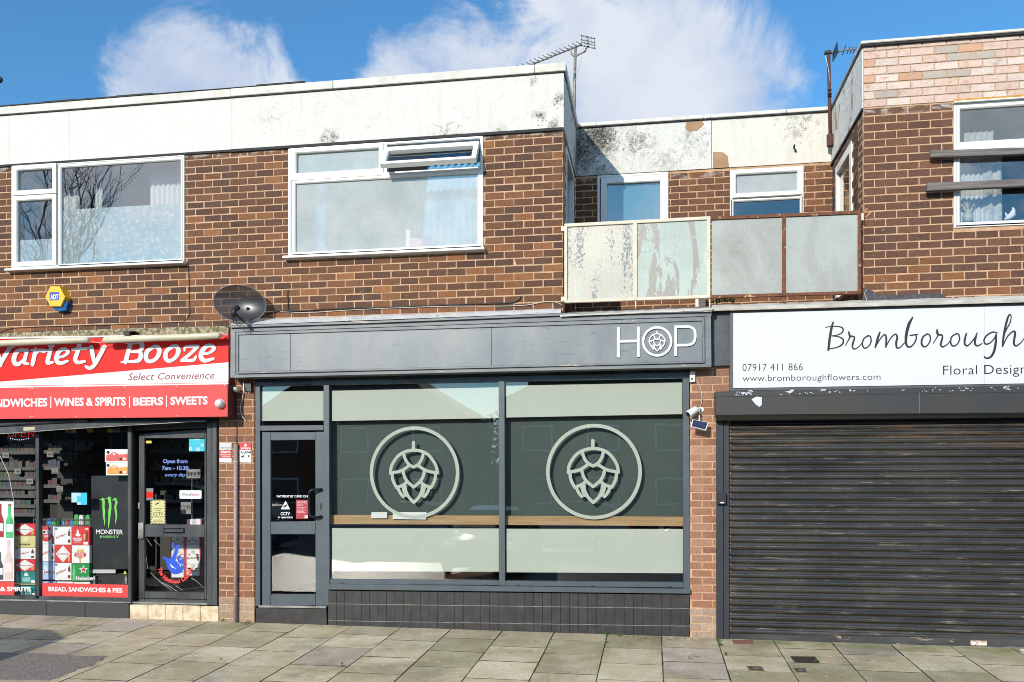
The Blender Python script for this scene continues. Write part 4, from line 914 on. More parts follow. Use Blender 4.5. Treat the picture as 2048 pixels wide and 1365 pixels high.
    for (x0, x1, xs) in ((0, 1, None),):
        TL, TR, BR_, BL = W(1161.5, 70, y - .1), W(1190, 76.5, y - .1), W(1191, 98, y - .1), W(1162.5, 92, y - .1)
        def bil(u, v): return TL.lerp(TR, u).lerp(BL.lerp(BR_, u), v)
        m = MB()
        for (u0, u1, v0, v1) in [(0, 1, 0, .10), (0, 1, .90, 1), (0, 1, .38, .46), (0, 1, .62, .70), (0, .08, 0, 1), (.92, 1, 0, 1), (.38, .58, 0, 1), (.20, .24, 0, 1), (.74, .78, 0, 1)]:
            m.prism([bil(u0, v0), bil(u1, v0), bil(u1, v1), bil(u0, v1)], (0, .012 + .002 * u0, 0))
        m.out('reflector', RF, t)
    P = catmull([tuple(W(a, b, y)) for a, b in [(1141, 99), (1143, 108), (1150, 113), (1160, 108), (1170, 103), (1173, 95)]], 4); MB().tube(P, .012, 6).out('support_arm', GALV, t, True)
    MB().tube([W(1167, 96, y), W(1153, 160, y - .05)], .003, 4).out('wire', CABLEW, t)
    t = thing('tv_aerial', 'short TV aerial with grid reflector on rusty pole beside the right house', 'aerial', W(1661, 295, REC - .12)); y = REC - .12
    MB().tube([W(1661, 295, y), W(1659, 200, y), W(1657, 102, y)], .022, 8).out('mast', RUSTPOLE, t, True)
    MB().tube([W(1661, 293, y), W(1660.5, 270, y)], .045, 10).out('mast_clamp', RUSTPOLE, t)
    for py in (181, 188, 191, 194): MB().tube([W(1655, py, y - .03), W(1664, py - 1, y - .03)], .006, 5).out('wire_tie', CABLEB, t)
    MB().tube([W(1650, 109, y), W(1690, 101, y), W(1712, 98, y)], .011, 6).out('boom', GALV, t)
    MB().box(W(1649, 107, y).x, W(1662, 107, y).x, y - .03, y + .03, W(1650, 109, y).z, W(1650, 104, y).z).out('boom_clamp', BLACK, t)
    m = MB(); a, b_, c_, d_ = W(1674, 84, y - .1), W(1676, 106, y - .1), W(1665.5, 124, y - .1), W(1665.5, 108, y - .1)
    for k in range(6): u = k / 5; m.tube([a.lerp(b_, u), d_.lerp(c_, u)], .004, 4)
    for k in range(5): u = k / 4; m.tube([a.lerp(d_, u), b_.lerp(c_, u)], .004, 4)
    m.out('grid_reflector', BLACK, t)
    for px, r in ((1688, 9), (1697, 7), (1703, 6), (1709, 6)): p = W(px, 101, y); MB().tube([p + Vector((-.02, 0, -.0065 * r)), p + Vector((.02, 0, .0065 * r))], .006, 5).out('director', BLACK, t)
    MB().tube([W(1650, 110, y), W(1654, 125, y - .02), W(1657, 140, y - .03), W(1660, 165, y - .02)], .004, 5).out('lead', CABLEW, t, True)
    # ---- balcony screens
    def screen(label, cols, mats, xl, xr, tl, tr_, bl, br_, posts, mat):
        t = thing('balcony_screen', label, 'balcony screen', W(xl, bl, -.06), 'balcony screens between the two houses')
        def yt(x): return tl + (tr_ - tl) * (x - xl) / (xr - xl)
        def yb(x): return bl + (br_ - bl) * (x - xl) / (xr - xl)
        MB().prism([W(xl, tl, -.08), W(xr, tr_, -.08), W(xr, tr_ + 6.5, -.08), W(xl, tl + 6.5, -.08)], (0, .04, 0)).out('top_rail', mat, t, bev=.002)
        MB().prism([W(xl, bl - 6, -.08), W(xr, br_ - 6, -.08), W(xr, br_, -.08), W(xl, bl, -.08)], (0, .04, 0)).out('bottom_rail', mat, t, bev=.002)
        for a, b in posts: MB().prism([W(a, yt(a) + .5, -.082), W(b, yt(b) + .5, -.082), W(b, yb(b) - .5, -.082), W(a, yb(a) - .5, -.082)], (0, .038, 0)).out('post', mat, t, bev=.002)
        for (a, b, m) in mats: MB().prism([W(a, yt(a) + 6, -.062), W(b, yt(b) + 6, -.062), W(b, yb(b) - 5.5, -.062), W(a, yb(a) - 5.5, -.062)], (0, .012, 0)).out('panel', m, t)
        return t
    t = screen('cream framed balcony screen with peeling cream and mint paint', 2, [(1133, 1268, PANA), (1273, 1416, PANB)], 1128.5, 1421, 447.7, 432.6, 606, 596, [(1128.5, 1134.5), (1266.5, 1274), (1414, 1420.8)], CREAMM)
    for px, py in ((1123, 457), (1123, 598)): MB().box(W(px - 1, py, -.07).x, W(1130, py, -.07).x, -.07, -.05, W(px, py + 5, -.07).z, W(px, py - 4, -.07).z).out('bracket', CREAMM, t)
    for px in (1270, 1418): MB().box(W(px, 600, -.06).x, W(px + 2.5, 600, -.06).x, -.065, -.045, W(px, 614, -.06).z, W(px, 597, -.06).z).out('foot', CREAMM, t)
    PD = spanel('damp_wired_glass', (.44, .465, .43), [((.33, .31, .27), 1.4, .48, (1.4, 1, .5), .2), ((.54, .57, .54), 46, .69, (1, 1, 1), .05)])
    t = screen('rusty framed balcony screen with two grey wired glass panes', 2, [(1423.5, 1566, PANC), (1570, 1717, PD)], 1421.8, 1722.5, 433.5, 421, 596.5, 588, [(1564.6, 1571.4), (1716, 1722.5)], RUST)
    MB().box(W(1722, 430, -.07).x, W(1727.5, 430, -.07).x, -.07, -.05, W(1722, 441, -.07).z, W(1722, 427, -.07).z).out('bracket', CREAMM, t)
    MB().box(W(1566, 600, -.06).x, W(1569, 600, -.06).x, -.065, -.045, W(1566, 606, -.06).z, W(1566, 591, -.06).z).out('foot', RUST, t)
    # mossy plant growing under the right screen
    m = MB()
    for _ in range(90):
        p = W(R.uniform(1422, 1468), R.uniform(597, 608), .05); u = Vector((R.uniform(-1, 1), R.uniform(-1, 0), R.uniform(-.2, 1))).normalized() * .035; w = Vector((R.uniform(-1, 1), R.uniform(-.5, .5), R.uniform(-1, 1))).normalized() * .012
        m.add([p, p + u * .5 + w, p + u, p + u * .5 - w], [(0, 1, 2, 3)])
    tag(m.out('wall_plant', GRASSM), 'dark leafy weed under rusty screen above the flower sign', 'plant')
    # street lamp behind the terrace, its head just in frame at the left
    y = 14; t = thing('street_lamp', 'dark street lamp head poking in at the far left of the sky', 'street lamp', (W(-60, 160, y).x, y, 0))
    hp = W(-6, 160, y); MB().tube([(W(-60, 160, y).x, y, 0), (W(-60, 160, y).x, y, hp.z - .3), (W(-45, 160, y).x, y, hp.z), hp], .06, 8).out('column', BLACK, t, True)
    MB().tube([hp + Vector((-.2, 0, 0)), hp, hp + Vector((.14, 0, 0)), hp + Vector((.2, 0, 0))], [.07, .13, .09, .02], 10).out('lantern', M('lamp_casing', (.05, .07, .09), .5), t, True)
build_upper_things()

# ================================================================== GREY SHOP (centre)
HOPZ = [([(685, 262), (685, 350)], 48, False)]
def hop_strokes(k=42):
    L_ = lambda *p: (list(p), k, False)
    return [([(685, 266), (685, 360)], k + 4, False),
            L_((362, 684), (372, 600), (415, 515), (485, 435), (580, 387), (690, 370), (800, 387), (892, 435), (962, 515), (1006, 600), (1018, 684)),
            L_((545, 415), (575, 500), (625, 565), (688, 600)), L_((825, 415), (798, 500), (750, 565), (688, 600)),
            L_((362, 678), (440, 668), (530, 642), (620, 582)), L_((1018, 678), (940, 668), (850, 642), (755, 582)),
            L_((540, 655), (562, 735), (610, 805), (690, 872)), L_((840, 655), (818, 735), (770, 805), (690, 872)),
            L_((386, 695), (392, 760), (415, 820), (448, 880)), L_((994, 695), (988, 760), (965, 820), (932, 880)),
            L_((448, 876), (510, 858), (560, 832), (598, 795)), L_((932, 876), (870, 858), (820, 832), (782, 795)),
            L_((468, 885), (500, 950), (542, 1002)), L_((908, 885), (880, 950), (838, 1002)),
            L_((540, 865), (552, 920), (580, 985)), L_((842, 865), (830, 920), (802, 985)),
            L_((570, 860), (582, 930), (625, 1010), (693, 1080)), L_((812, 860), (802, 930), (762, 1010), (693, 1080))]
def circle(cx, cy, r, n=40): return [(cx + r * math.cos(2 * math.pi * i / n), cy + r * math.sin(2 * math.pi * i / n)) for i in range(n)]

def build_grey_shop():
    # ---- fascia sign
    yf = -.18
    S_ = thing('shop_sign', 'long grey painted wooden fascia with raised white HOP letters at its right end', 'shop sign', W(940, 745, yf))
    fac = [(461.5, 654), (760, 644.5), (1100, 631), (1422, 622.5), (1423, 734), (460.6, 756)]
    MB().prism([W(a, b, yf + .012) for a, b in [(461.5, 654), (1422, 622.5), (1423, 734), (460.6, 756)]], (0, .17, 0)).out('backing_box', FASC, S_)
    # raised surround (outer border) and mouldings
    o = [(461.5, 654), (1422, 622.5), (1423, 734), (460.6, 756)]; i_ = [(471, 664.5), (1411, 633), (1411.5, 728), (471, 750)]
    j_ = [(476.5, 670), (1404.5, 642), (1405.5, 722.7), (476.5, 744)]
    def band(name, A, Bq, y, d, mat):
        for k in range(4):
            l = (k + 1) % 4; MB().prism([W(*A[k], y), W(*A[l], y), W(*Bq[l], y), W(*Bq[k], y)], (0, d, 0)).out(name, mat, S_, bev=.002)
    band('border', o, i_, yf, .02, FASCM)
    i2 = [(473, 666.5), (1409, 635), (1409.5, 726), (473, 748)]
    band('moulding', i2, j_, yf - .012, .02, FASCM)
    g = [(477.5, 672.5), (1403.5, 644.5), (1404.5, 721), (477.5, 742.5)]
    # face panels butted together
    cuts = [477, 581, 983, 1405]
    def edge(x, a, b): return a[1] + (b[1] - a[1]) * (x - a[0]) / (b[0] - a[0])
    for k in range(3):
        x0, x1 = cuts[k] + .35, cuts[k + 1] - .35
        MB().prism([W(x0, edge(x0, (476.5, 670), (1404.5, 642)), yf + .004), W(x1, edge(x1, (476.5, 670), (1404.5, 642)), yf + .004), W(x1, edge(x1, (476.5, 744), (1405.5, 722.7)), yf + .004), W(x0, edge(x0, (476.5, 744), (1405.5, 722.7)), yf + .004)], (0, .01, 0)).out('face_panel', FASC, S_, bev=.001)
    # cornice + lead flashing
    MB().prism([W(460, 651.5, yf - .03), W(760, 641.5, yf - .03), W(1123, 627, yf - .03), W(1424, 620, yf - .03), W(1424, 624, yf - .03), W(1123, 631.5, yf - .03), W(760, 646, yf - .03), W(460, 656, yf - .03)], (0, .2, 0)).out('cornice', FASCM, S_, bev=.002)
    ld_ = MB(); n = 60
    for r in range(n + 1):
        x = 462 + (1122 - 462) * r / n; j = R.uniform(-.8, .8)
        a = W(x, 641 + (617.5 - 641) * (x - 462) / 660 + j, -.004); b = W(x, 653.5 + (628.5 - 653.5) * (x - 462) / 660 - 9.5 + j, -.10); c = W(x, 651 + (626.5 - 651) * (x - 462) / 660, yf - .034)
        ld_.v += [a, b, c]
        if r: q = 3 * (r - 1); ld_.f += [(q, q + 3, q + 4, q + 1), (q + 1, q + 4, q + 5, q + 2)]
    ld_.out('lead_flashing', LEAD, S_)
    l2 = MB()
    for r in range(31):
        x = 1120 + (1426 - 1120) * r / 30; j = R.uniform(-1, 1)
        a = W(x, 625 + (612 - 625) * (x - 1120) / 306 + j, .28); c = W(x, 630 + (617 - 630) * (x - 1120) / 306 + j * .4, yf - .034); b = c + Vector((0, 0, -.02))
        l2.v += [a, c, b]
        if r: q = 3 * (r - 1); l2.f += [(q, q + 3, q + 4, q + 1), (q + 1, q + 4, q + 5, q + 2)]
    l2.out('roof_edge', PALELEAD, S_)
    # letters: raised 12 mm
    yl = yf - .014; th = .016
    f = zf(1220, 640, 9.31, yl)
    L_ = M('raised_white_letter', (.82, .82, .80), .4)
    def bar(name, x0, x1, y0, y1): return MB().prism([W(1220 + x0 / 9.31, 640 + y0 / 9.31, yl), W(1220 + x1 / 9.31, 640 + y0 / 9.31, yl), W(1220 + x1 / 9.31, 640 + y1 / 9.31, yl), W(1220 + x0 / 9.31, 640 + y1 / 9.31, yl)], (0, th, 0))
    h = bar('', 130, 181, 140, 700); h.prism([W(1220 + x / 9.31, 640 + z / 9.31, yl) for x, z in [(503, 130), (552, 130), (552, 690), (503, 690)]], (0, th, 0))
    h.prism([W(1220 + x / 9.31, 640 + z / 9.31, yl) for x, z in [(181, 378), (503, 370), (503, 418), (181, 426)]], (0, th, 0)); h.out('letter_h', L_, S_)
    strokes('letter_o', [(circle(878, 403, 261), 43, True)], f, yl, th, L_, S_)
    strokes('letter_p', [([(1224, 130), (1350, 128), (1455, 127), (1530, 150), (1575, 200), (1588, 280), (1583, 350), (1560, 415), (1510, 455), (1440, 470), (1340, 472), (1248, 474)], 46, False)], f, yl, th, L_, S_)
    MB().prism([W(1220 + x / 9.31, 640 + z / 9.31, yl - .0005) for x, z in [(1200, 108), (1248, 108), (1248, 672), (1200, 672)]], (0, th, 0)).out('letter_p_stem', L_, S_)
    k = .455
    strokes('hop_cone_emblem', [([((x - 690) * k + 877, (y - 690) * k + 405) for x, y in s[0]], 20, False) for s in hop_strokes()], f, yl + .004, th - .004, L_, S_)
    # small dark panel beside the sign
    tag(pp('corner_panel', [(1424.5, 623), (1460, 622), (1460, 731), (1424.5, 732)], -.06, .06, DARKPAN), 'dark blue panel filling gap between grey fascia and white sign', 'panel')
    # ---- shopfront
    T = thing('shopfront', 'slate grey glazed shopfront of door and two large windows with frosted bands', 'shopfront', W(940, 1240, 0))
    y0, d = .015, .07; gy = .05
    P = lambda name, pl, yy=y0, dd=d, mat=GREYF, bev=.003: pp(name, pl, yy, dd, mat, T, bev)
    P('frame_head', [(509, 764), (1379, 744), (1379, 757), (509, 773)])
    P('frame_head_painted_shade', [(505, 750), (1383, 728), (1383, 744), (505, 764)], .03, .06, BLACKF)  # black strip standing in for the shade under the fascia
    P('jamb', [(509, 773.2), (520, 773), (520, 1213), (510, 1213)])
    P('mullion', [(647, 770.3), (658, 770), (659, 1169), (648, 1169)], y0 - .004)
    P('mullion', [(997.2, 762), (1009, 761.8), (1010, 1172), (998, 1172)], y0 - .004)
    P('jamb', [(1365.5, 757.3), (1378.5, 757), (1380, 1178), (1367, 1178)], y0 - .004)
    P('bottom_rail', [(660, 1158), (997.8, 1161.5), (997.8, 1171), (660, 1168)])
    P('bottom_rail', [(1010.2, 1162.5), (1366.8, 1165), (1366.8, 1176), (1010.2, 1172)])
    P('window_sill', [(655.5, 1168.3), (1381, 1178.7), (1381, 1188), (655.5, 1179.6)], -.045, .11, GREYF)
    P('transom', [(520.2, 851.8), (646.8, 850.5), (646.8, 861), (520.2, 862)])
    for pl in ([(542, 766), (621, 764.5), (621, 769), (542, 770.3)], [(783, 760), (866, 758.3), (866, 762.5), (783, 764.3)], [(1140, 750.5), (1230, 748.5), (1230, 753), (1140, 755.3)]):
        P('trickle_vent', pl, y0 - .02, .02, BLACKF)
    for x in (684, 825, 970, 1037, 1185, 1340): P('drain_cap', [(x - 3, 1166 + (x - 684) * .011), (x + 3, 1166 + (x - 684) * .011), (x + 3, 1168.5 + (x - 684) * .011), (x - 3, 1168.5 + (x - 684) * .011)], y0 - .006, .006, BLACK, 0)
    for pl in (rect(657, 998, 770, 761, 1159, 1162.5), rect(1008, 1367, 762, 756, 1163, 1166), rect(519, 648, 773, 770, 852, 851)): pane('glass', pl, gy, GLSG, T)
    fy = gy + .003
    def film(pl, label): o_ = pp('frosted_band', pl, fy, .0008, FILM, T); o_['label'] = label
    film(rect(664, 997.5, 782, 775, 842.5, 836.7), 'upper frosted band of left window'); film(rect(1012, 1364.5, 772, 765.4, 835.5, 828.6), 'upper frosted band of right window')
    film(rect(664, 997.5, 1056.8, 1057.5, 1143, 1144), 'lower frosted band of left window'); film(rect(1013, 1366, 1058, 1058.5, 1145, 1147), 'lower frosted band of right window')
    film(rect(523, 647, 783.5, 782.5, 842.5, 841.5), 'frosted band above the door')
    # circle emblems cut from the same film
    sc = .547 / 628
    for cpx, cpy, lab in ((828, 945.5, 'round hop cone emblem on left window'), (1187, 943.7, 'round hop cone emblem on right window')):
        c = W(cpx, cpy, fy)
        fm = lambda a, b, c=c: (c.x + (a - 695) * sc, c.z - (b - 674) * sc)
        o1 = strokes('hop_emblem', [(circle(695, 674, 604, 64), 47, True)] + hop_strokes(42), fm, fy + .006, .001, FILM, T); o1['label'] = lab
    # blind boards behind the glass, shelf bar, room
    pp('blind_board', rect(650, 1003, 776, 766, 1031, 1034), gy + .10, .012, BOARD, T); pp('blind_board', rect(1003.5, 1372, 767, 757, 1034, 1037), gy + .10, .012, BOARD, T)
    tag(pp('window_bar', [(661, 1030.3), (1000, 1031.8), (1000, 1050), (661, 1049)], gy + .04, .30, WOODB, bev=.002), 'light wood counter ledge behind the left window pane', 'counter ledge', 'wooden ledges inside the window')
    tag(pp('window_bar', [(1006, 1032), (1368, 1034), (1368, 1053), (1006, 1050.5)], gy + .04, .30, WOODB, bev=.002), 'light wood counter ledge behind the right window pane', 'counter ledge', 'wooden ledges inside the window')
    for pl, lab in (([(743, 1025), (774, 1024.5), (774, 1037), (742, 1037)], 'small stack of white paper on the wooden ledge, left one'), ([(786, 1025), (853, 1024.5), (852, 1039.5), (785, 1038.5)], 'longer stack of white paper on the wooden ledge, right one')):
        tag(pp('paper_stack', pl, gy + .012, .02, PAPER), lab, 'paper', 'papers on the wooden ledge')
    FLOORW = M('wood_floor', (.20, .11, .055), .4, (.10, .055, .03), 9, stretch=(.2, 1, 1))
    HW = M('dark_bar_wall', (.05, .055, .06), .8)
    x0, x1 = W(505, 900, .3).x, W(1382, 900, .3).x
    b = MB(); b.add([(x0, .29, .25), (x1, .29, .25), (x1, 4, .25), (x0, 4, .25), (x0, .29, 3), (x1, .29, 3), (x1, 4, 3), (x0, 4, 3)], [(3, 2, 6, 7), (0, 3, 7, 4), (1, 5, 6, 2), (4, 7, 6, 5)]); b.out('room_wall', HW, T)
    MB().add([(x0, .1, .25), (x1, .1, .25), (x1, 4, .25), (x0, 4, .25)], [(0, 1, 2, 3)]).out('room_floor', FLOORW, T)
    for a, b2 in ((1270, 1305), (1316, 1350)):
        t = thing('bar_stool', 'wooden stool leg block seen low behind the right window' if a == 1270 else 'second wooden stool block seen low behind the right window', 'stool', W(a, 1170, .8), 'stools inside the bar')
        MB().box(W(a, 1100, .8).x, W(b2, 1100, .8).x, .8, 1.1, .66, .70).out('seat', WOODB, t)
        for sx in (a + 2, b2 - 4): MB().box(W(sx, 1100, .8).x, W(sx + 3, 1100, .8).x, .82, .86, .25, .66).out('leg', WOODB, t)
    # ---- door
    dy = .03
    D = MB()
    Dr = P('door', [(522, 863.5), (647, 862.5), (657.5, 862.5), (658, 1212), (522, 1213)], dy + .05, .01, BLACK, 0)
    bars = [[(524, 864.5), (541, 864.5), (541, 1212), (524, 1212)], [(630.5, 864), (657, 864), (657.5, 1212), (631, 1212)], [(541.2, 865), (630.3, 864.5), (630.3, 880), (541.2, 881)], [(541.2, 1044), (630.3, 1043.5), (630.3, 1069), (541.2, 1069)], [(541.2, 1190), (630.6, 1189), (630.6, 1211.5), (541.2, 1212)]]
    # open the middle of the backing: replace it by a frame only
    bpy.data.objects.remove(Dr)
    m = MB()
    for b_ in bars: m.prism([W(x, z, dy - .012) for x, z in b_], (0, .05, 0))
    Dr = m.out('door', GREYF, T, bev=.003)
    for pl in (rect(540, 631.5, 880, 879, 1045, 1044.5), rect(540, 631.5, 1068, 1068, 1191, 1190)): pane('glass', pl, dy + .01, GLSG, Dr)
    H_ = catmull([tuple(W(642, 980, dy - .012)), tuple(W(630, 979.5, dy - .07)), tuple(W(620, 983, dy - .085)), tuple(W(618.5, 993, dy - .085)), tuple(W(618.5, 1022, dy - .085)), tuple(W(621, 1032, dy - .085)), tuple(W(631, 1034.5, dy - .07)), tuple(W(642, 1034.5, dy - .012))], 5)
    MB().tube(H_, .0155, 10).out('handle', GLOSSB, Dr, True)
    for py in (980, 1034.5): c = W(642, py, dy - .012); MB().tube([c, c + Vector((0, -.012, 0))], .024, 12).out('handle_rose', GLOSSB, Dr)
    pp('lock', [(640, 1007), (643.5, 1007), (643.5, 1020), (640, 1020)], dy - .016, .006, BLACK, Dr)
    P('threshold', [(517, 1211.5), (652, 1213.3), (652, 1217.5), (517, 1215.5)], -.02, .1, STEEL, .002)
    P('door_plinth', [(511.5, 1216), (653, 1218), (654, 1252), (511, 1248)], .0, .1, DARKT, .004)
    sy = dy + .014
    text('PAYMENT BY CARD ON', 553.6, 995.3, 615.3, 995.3, 4.6, sy - .007, WHITE, Dr, bold=.012, space=.95)
    pp('camera_sign', [(571.3, 1002), (580, 1019), (561.5, 1019)], sy - .006, .001, WHITE, Dr)
    pp('camera_symbol', [(566, 1013), (573, 1009), (575, 1011), (568, 1016)], sy - .009, .001, BLACK, Dr)
    text('CCTV', 561.3, 1030.7, 579.8, 1030.7, 6, sy - .007, WHITE, Dr, bold=.02); text('in operation', 556, 1036.8, 585, 1036.8, 4.2, sy - .007, WHITE, Dr, bold=.02)
    RP = M('maroon_poster', (.42, .03, .05), .5); PNK = M('pink_print', (.75, .40, .42), .5)
    pp('age_poster', [(592, 1000.3), (616, 1000.3), (616, 1038), (592, 1038)], sy - .006, .001, RP, Dr)
    text('UNDER', 594, 1007.2, 615, 1007.2, 4.4, sy - .009, PNK, Dr, bold=.03); text('25?', 594, 1012.6, 606, 1012.6, 4.2, sy - .009, PNK, Dr, bold=.03)
    for k in range(5): pp('print_line', [(594, 1015.5 + k * 2.4), (611 - (k % 2) * 3, 1015.5 + k * 2.4), (611 - (k % 2) * 3, 1016.5 + k * 2.4), (594, 1016.5 + k * 2.4)], sy - .008, .001, PNK, Dr)
    text('25', 608.5, 1036.5, 616, 1036.5, 5, sy - .009, WHITE, Dr, bold=.04)
    # ---- stall riser of tiles
    xs0, xs1 = 656.5, 1379
    base = pp('stall_riser', [(xs0, 1181.5), (xs1, 1189), (xs1, 1279), (xs0, 1256)], .012, .12, M('tile_grout', (.03, .033, .038), .8, (.11, .11, .11), 8), T)
    xa = W(xs0, 1200, 0).x; xb = W(xs1, 1200, 0).x; tw = (xb - xa) / 41.0
    for r, (ya_l, ya_r, yb_l, yb_r) in enumerate([(1181.7, 1189.3, 1207.3, 1216.8), (1208.6, 1218.2, 1241, 1252), (1242.2, 1253.4, 1252.5, 1273.5)]):
        for k in range(41):
            X0 = xa + k * tw + .0012; X1 = xa + (k + 1) * tw - .0012
            u0 = (X0 - xa) / (xb - xa); z_t = W(xs0, ya_l, 0).z * (1 - u0) + W(xs1, ya_r, 0).z * u0; z_b = W(xs0, yb_l, 0).z * (1 - u0) + W(xs1, yb_r, 0).z * u0
            yy = -.002 + R.uniform(-.0012, .0012)
            MB().box(X0, X1, yy, .013, z_b, z_t - .0).out('tile', DARKT, base, bev=.0012)
    GL = M('pale_grout', (.30, .29, .27), .8, (.12, .12, .12), 9)
    for a, b in (((1207.2, 1208.7), (1216.7, 1218.3)), ((1240.9, 1242.3), (1251.9, 1253.5))):
        pp('grout_line', [(xs0, a[0]), (xs1, b[0]), (xs1, b[1]), (xs0, a[1])], .0005, .012, GL, base)
    # ---- fixings right of shopfront
    t = thing('junction_box', 'small white junction box at top of the right brick pier', 'junction box', W(1385, 765, 0))
    pp('casing', [(1379.5, 743.5), (1390.5, 742.5), (1390.5, 764), (1379.5, 765)], -.035, .035, UPVC, t, .003); pp('socket', [(1382, 757), (1386, 757), (1386, 760), (1382, 760)], -.037, .002, BLACK, t)
    t = thing('cctv_camera', 'white bullet security camera angled down on the right brick pier', 'camera', W(1395, 822, 0))
    a, b_ = W(1376.5, 829, -.16), W(1394, 818.5, -.10); MB().tube([a, a.lerp(b_, .1), b_.lerp(a, .1), b_], [.035, .041, .041, .032], 14).out('body', UPVC, t, True)
    q = a + (a - b_).normalized() * .002; MB().tube([q, q + (a - b_).normalized() * .002], .030, 12).out('lens', GLOSSB, t)
    MB().tube([b_, W(1400, 818, -.05), W(1402, 820, -.0)], .011, 8).out('bracket', UPVC, t, True); c = W(1402, 820, 0); MB().tube([c, c - Vector((0, .015, 0))], .03, 12).out('wall_plate', UPVC, t)
    t = thing('solar_panel', 'small tilted solar panel hanging under the white security camera', 'solar panel', W(1395, 845, 0))
    pl = [W(1385, 839, -.12), W(1417.5, 845, -.10), W(1412, 861, -.16), W(1381, 853.5, -.18)]
    nn = (pl[1] - pl[0]).cross(pl[3] - pl[0]).normalized(); nn = nn if nn.y > 0 else -nn
    MB().prism(pl, nn * .012).out('frame', UPVC, t); cc = sum(pl, Vector()) / 4
    MB().prism([cc + (p - cc) * .88 - nn * .002 for p in pl], nn * .003).out('cell', M('solar_cell', (.03, .035, .09), .2), t)
    MB().tube([cc + nn * .01, W(1399, 830, -.05), W(1400, 824, -.01)], .008, 8).out('arm', UPVC, t, True)
    P_ = catmull([tuple(W(a, b, -.012)) for a, b in [(1390, 757), (1398, 768), (1403, 785), (1404, 800), (1401, 815), (1402, 822)]], 5); tag(MB().tube(P_, .004, 6).out('cable', CABLEW, None, True), 'thin white cable from junction box down to the security camera', 'cable')
    P_ = catmull([tuple(W(a, b, -.03)) for a, b in [(1388, 833), (1384, 838), (1390, 842), (1396, 836), (1404, 838)]], 5); tag(MB().tube(P_, .003, 6).out('cable', CABLEW, None, True), 'short loop of white wire between camera and solar panel', 'cable')
build_grey_shop()

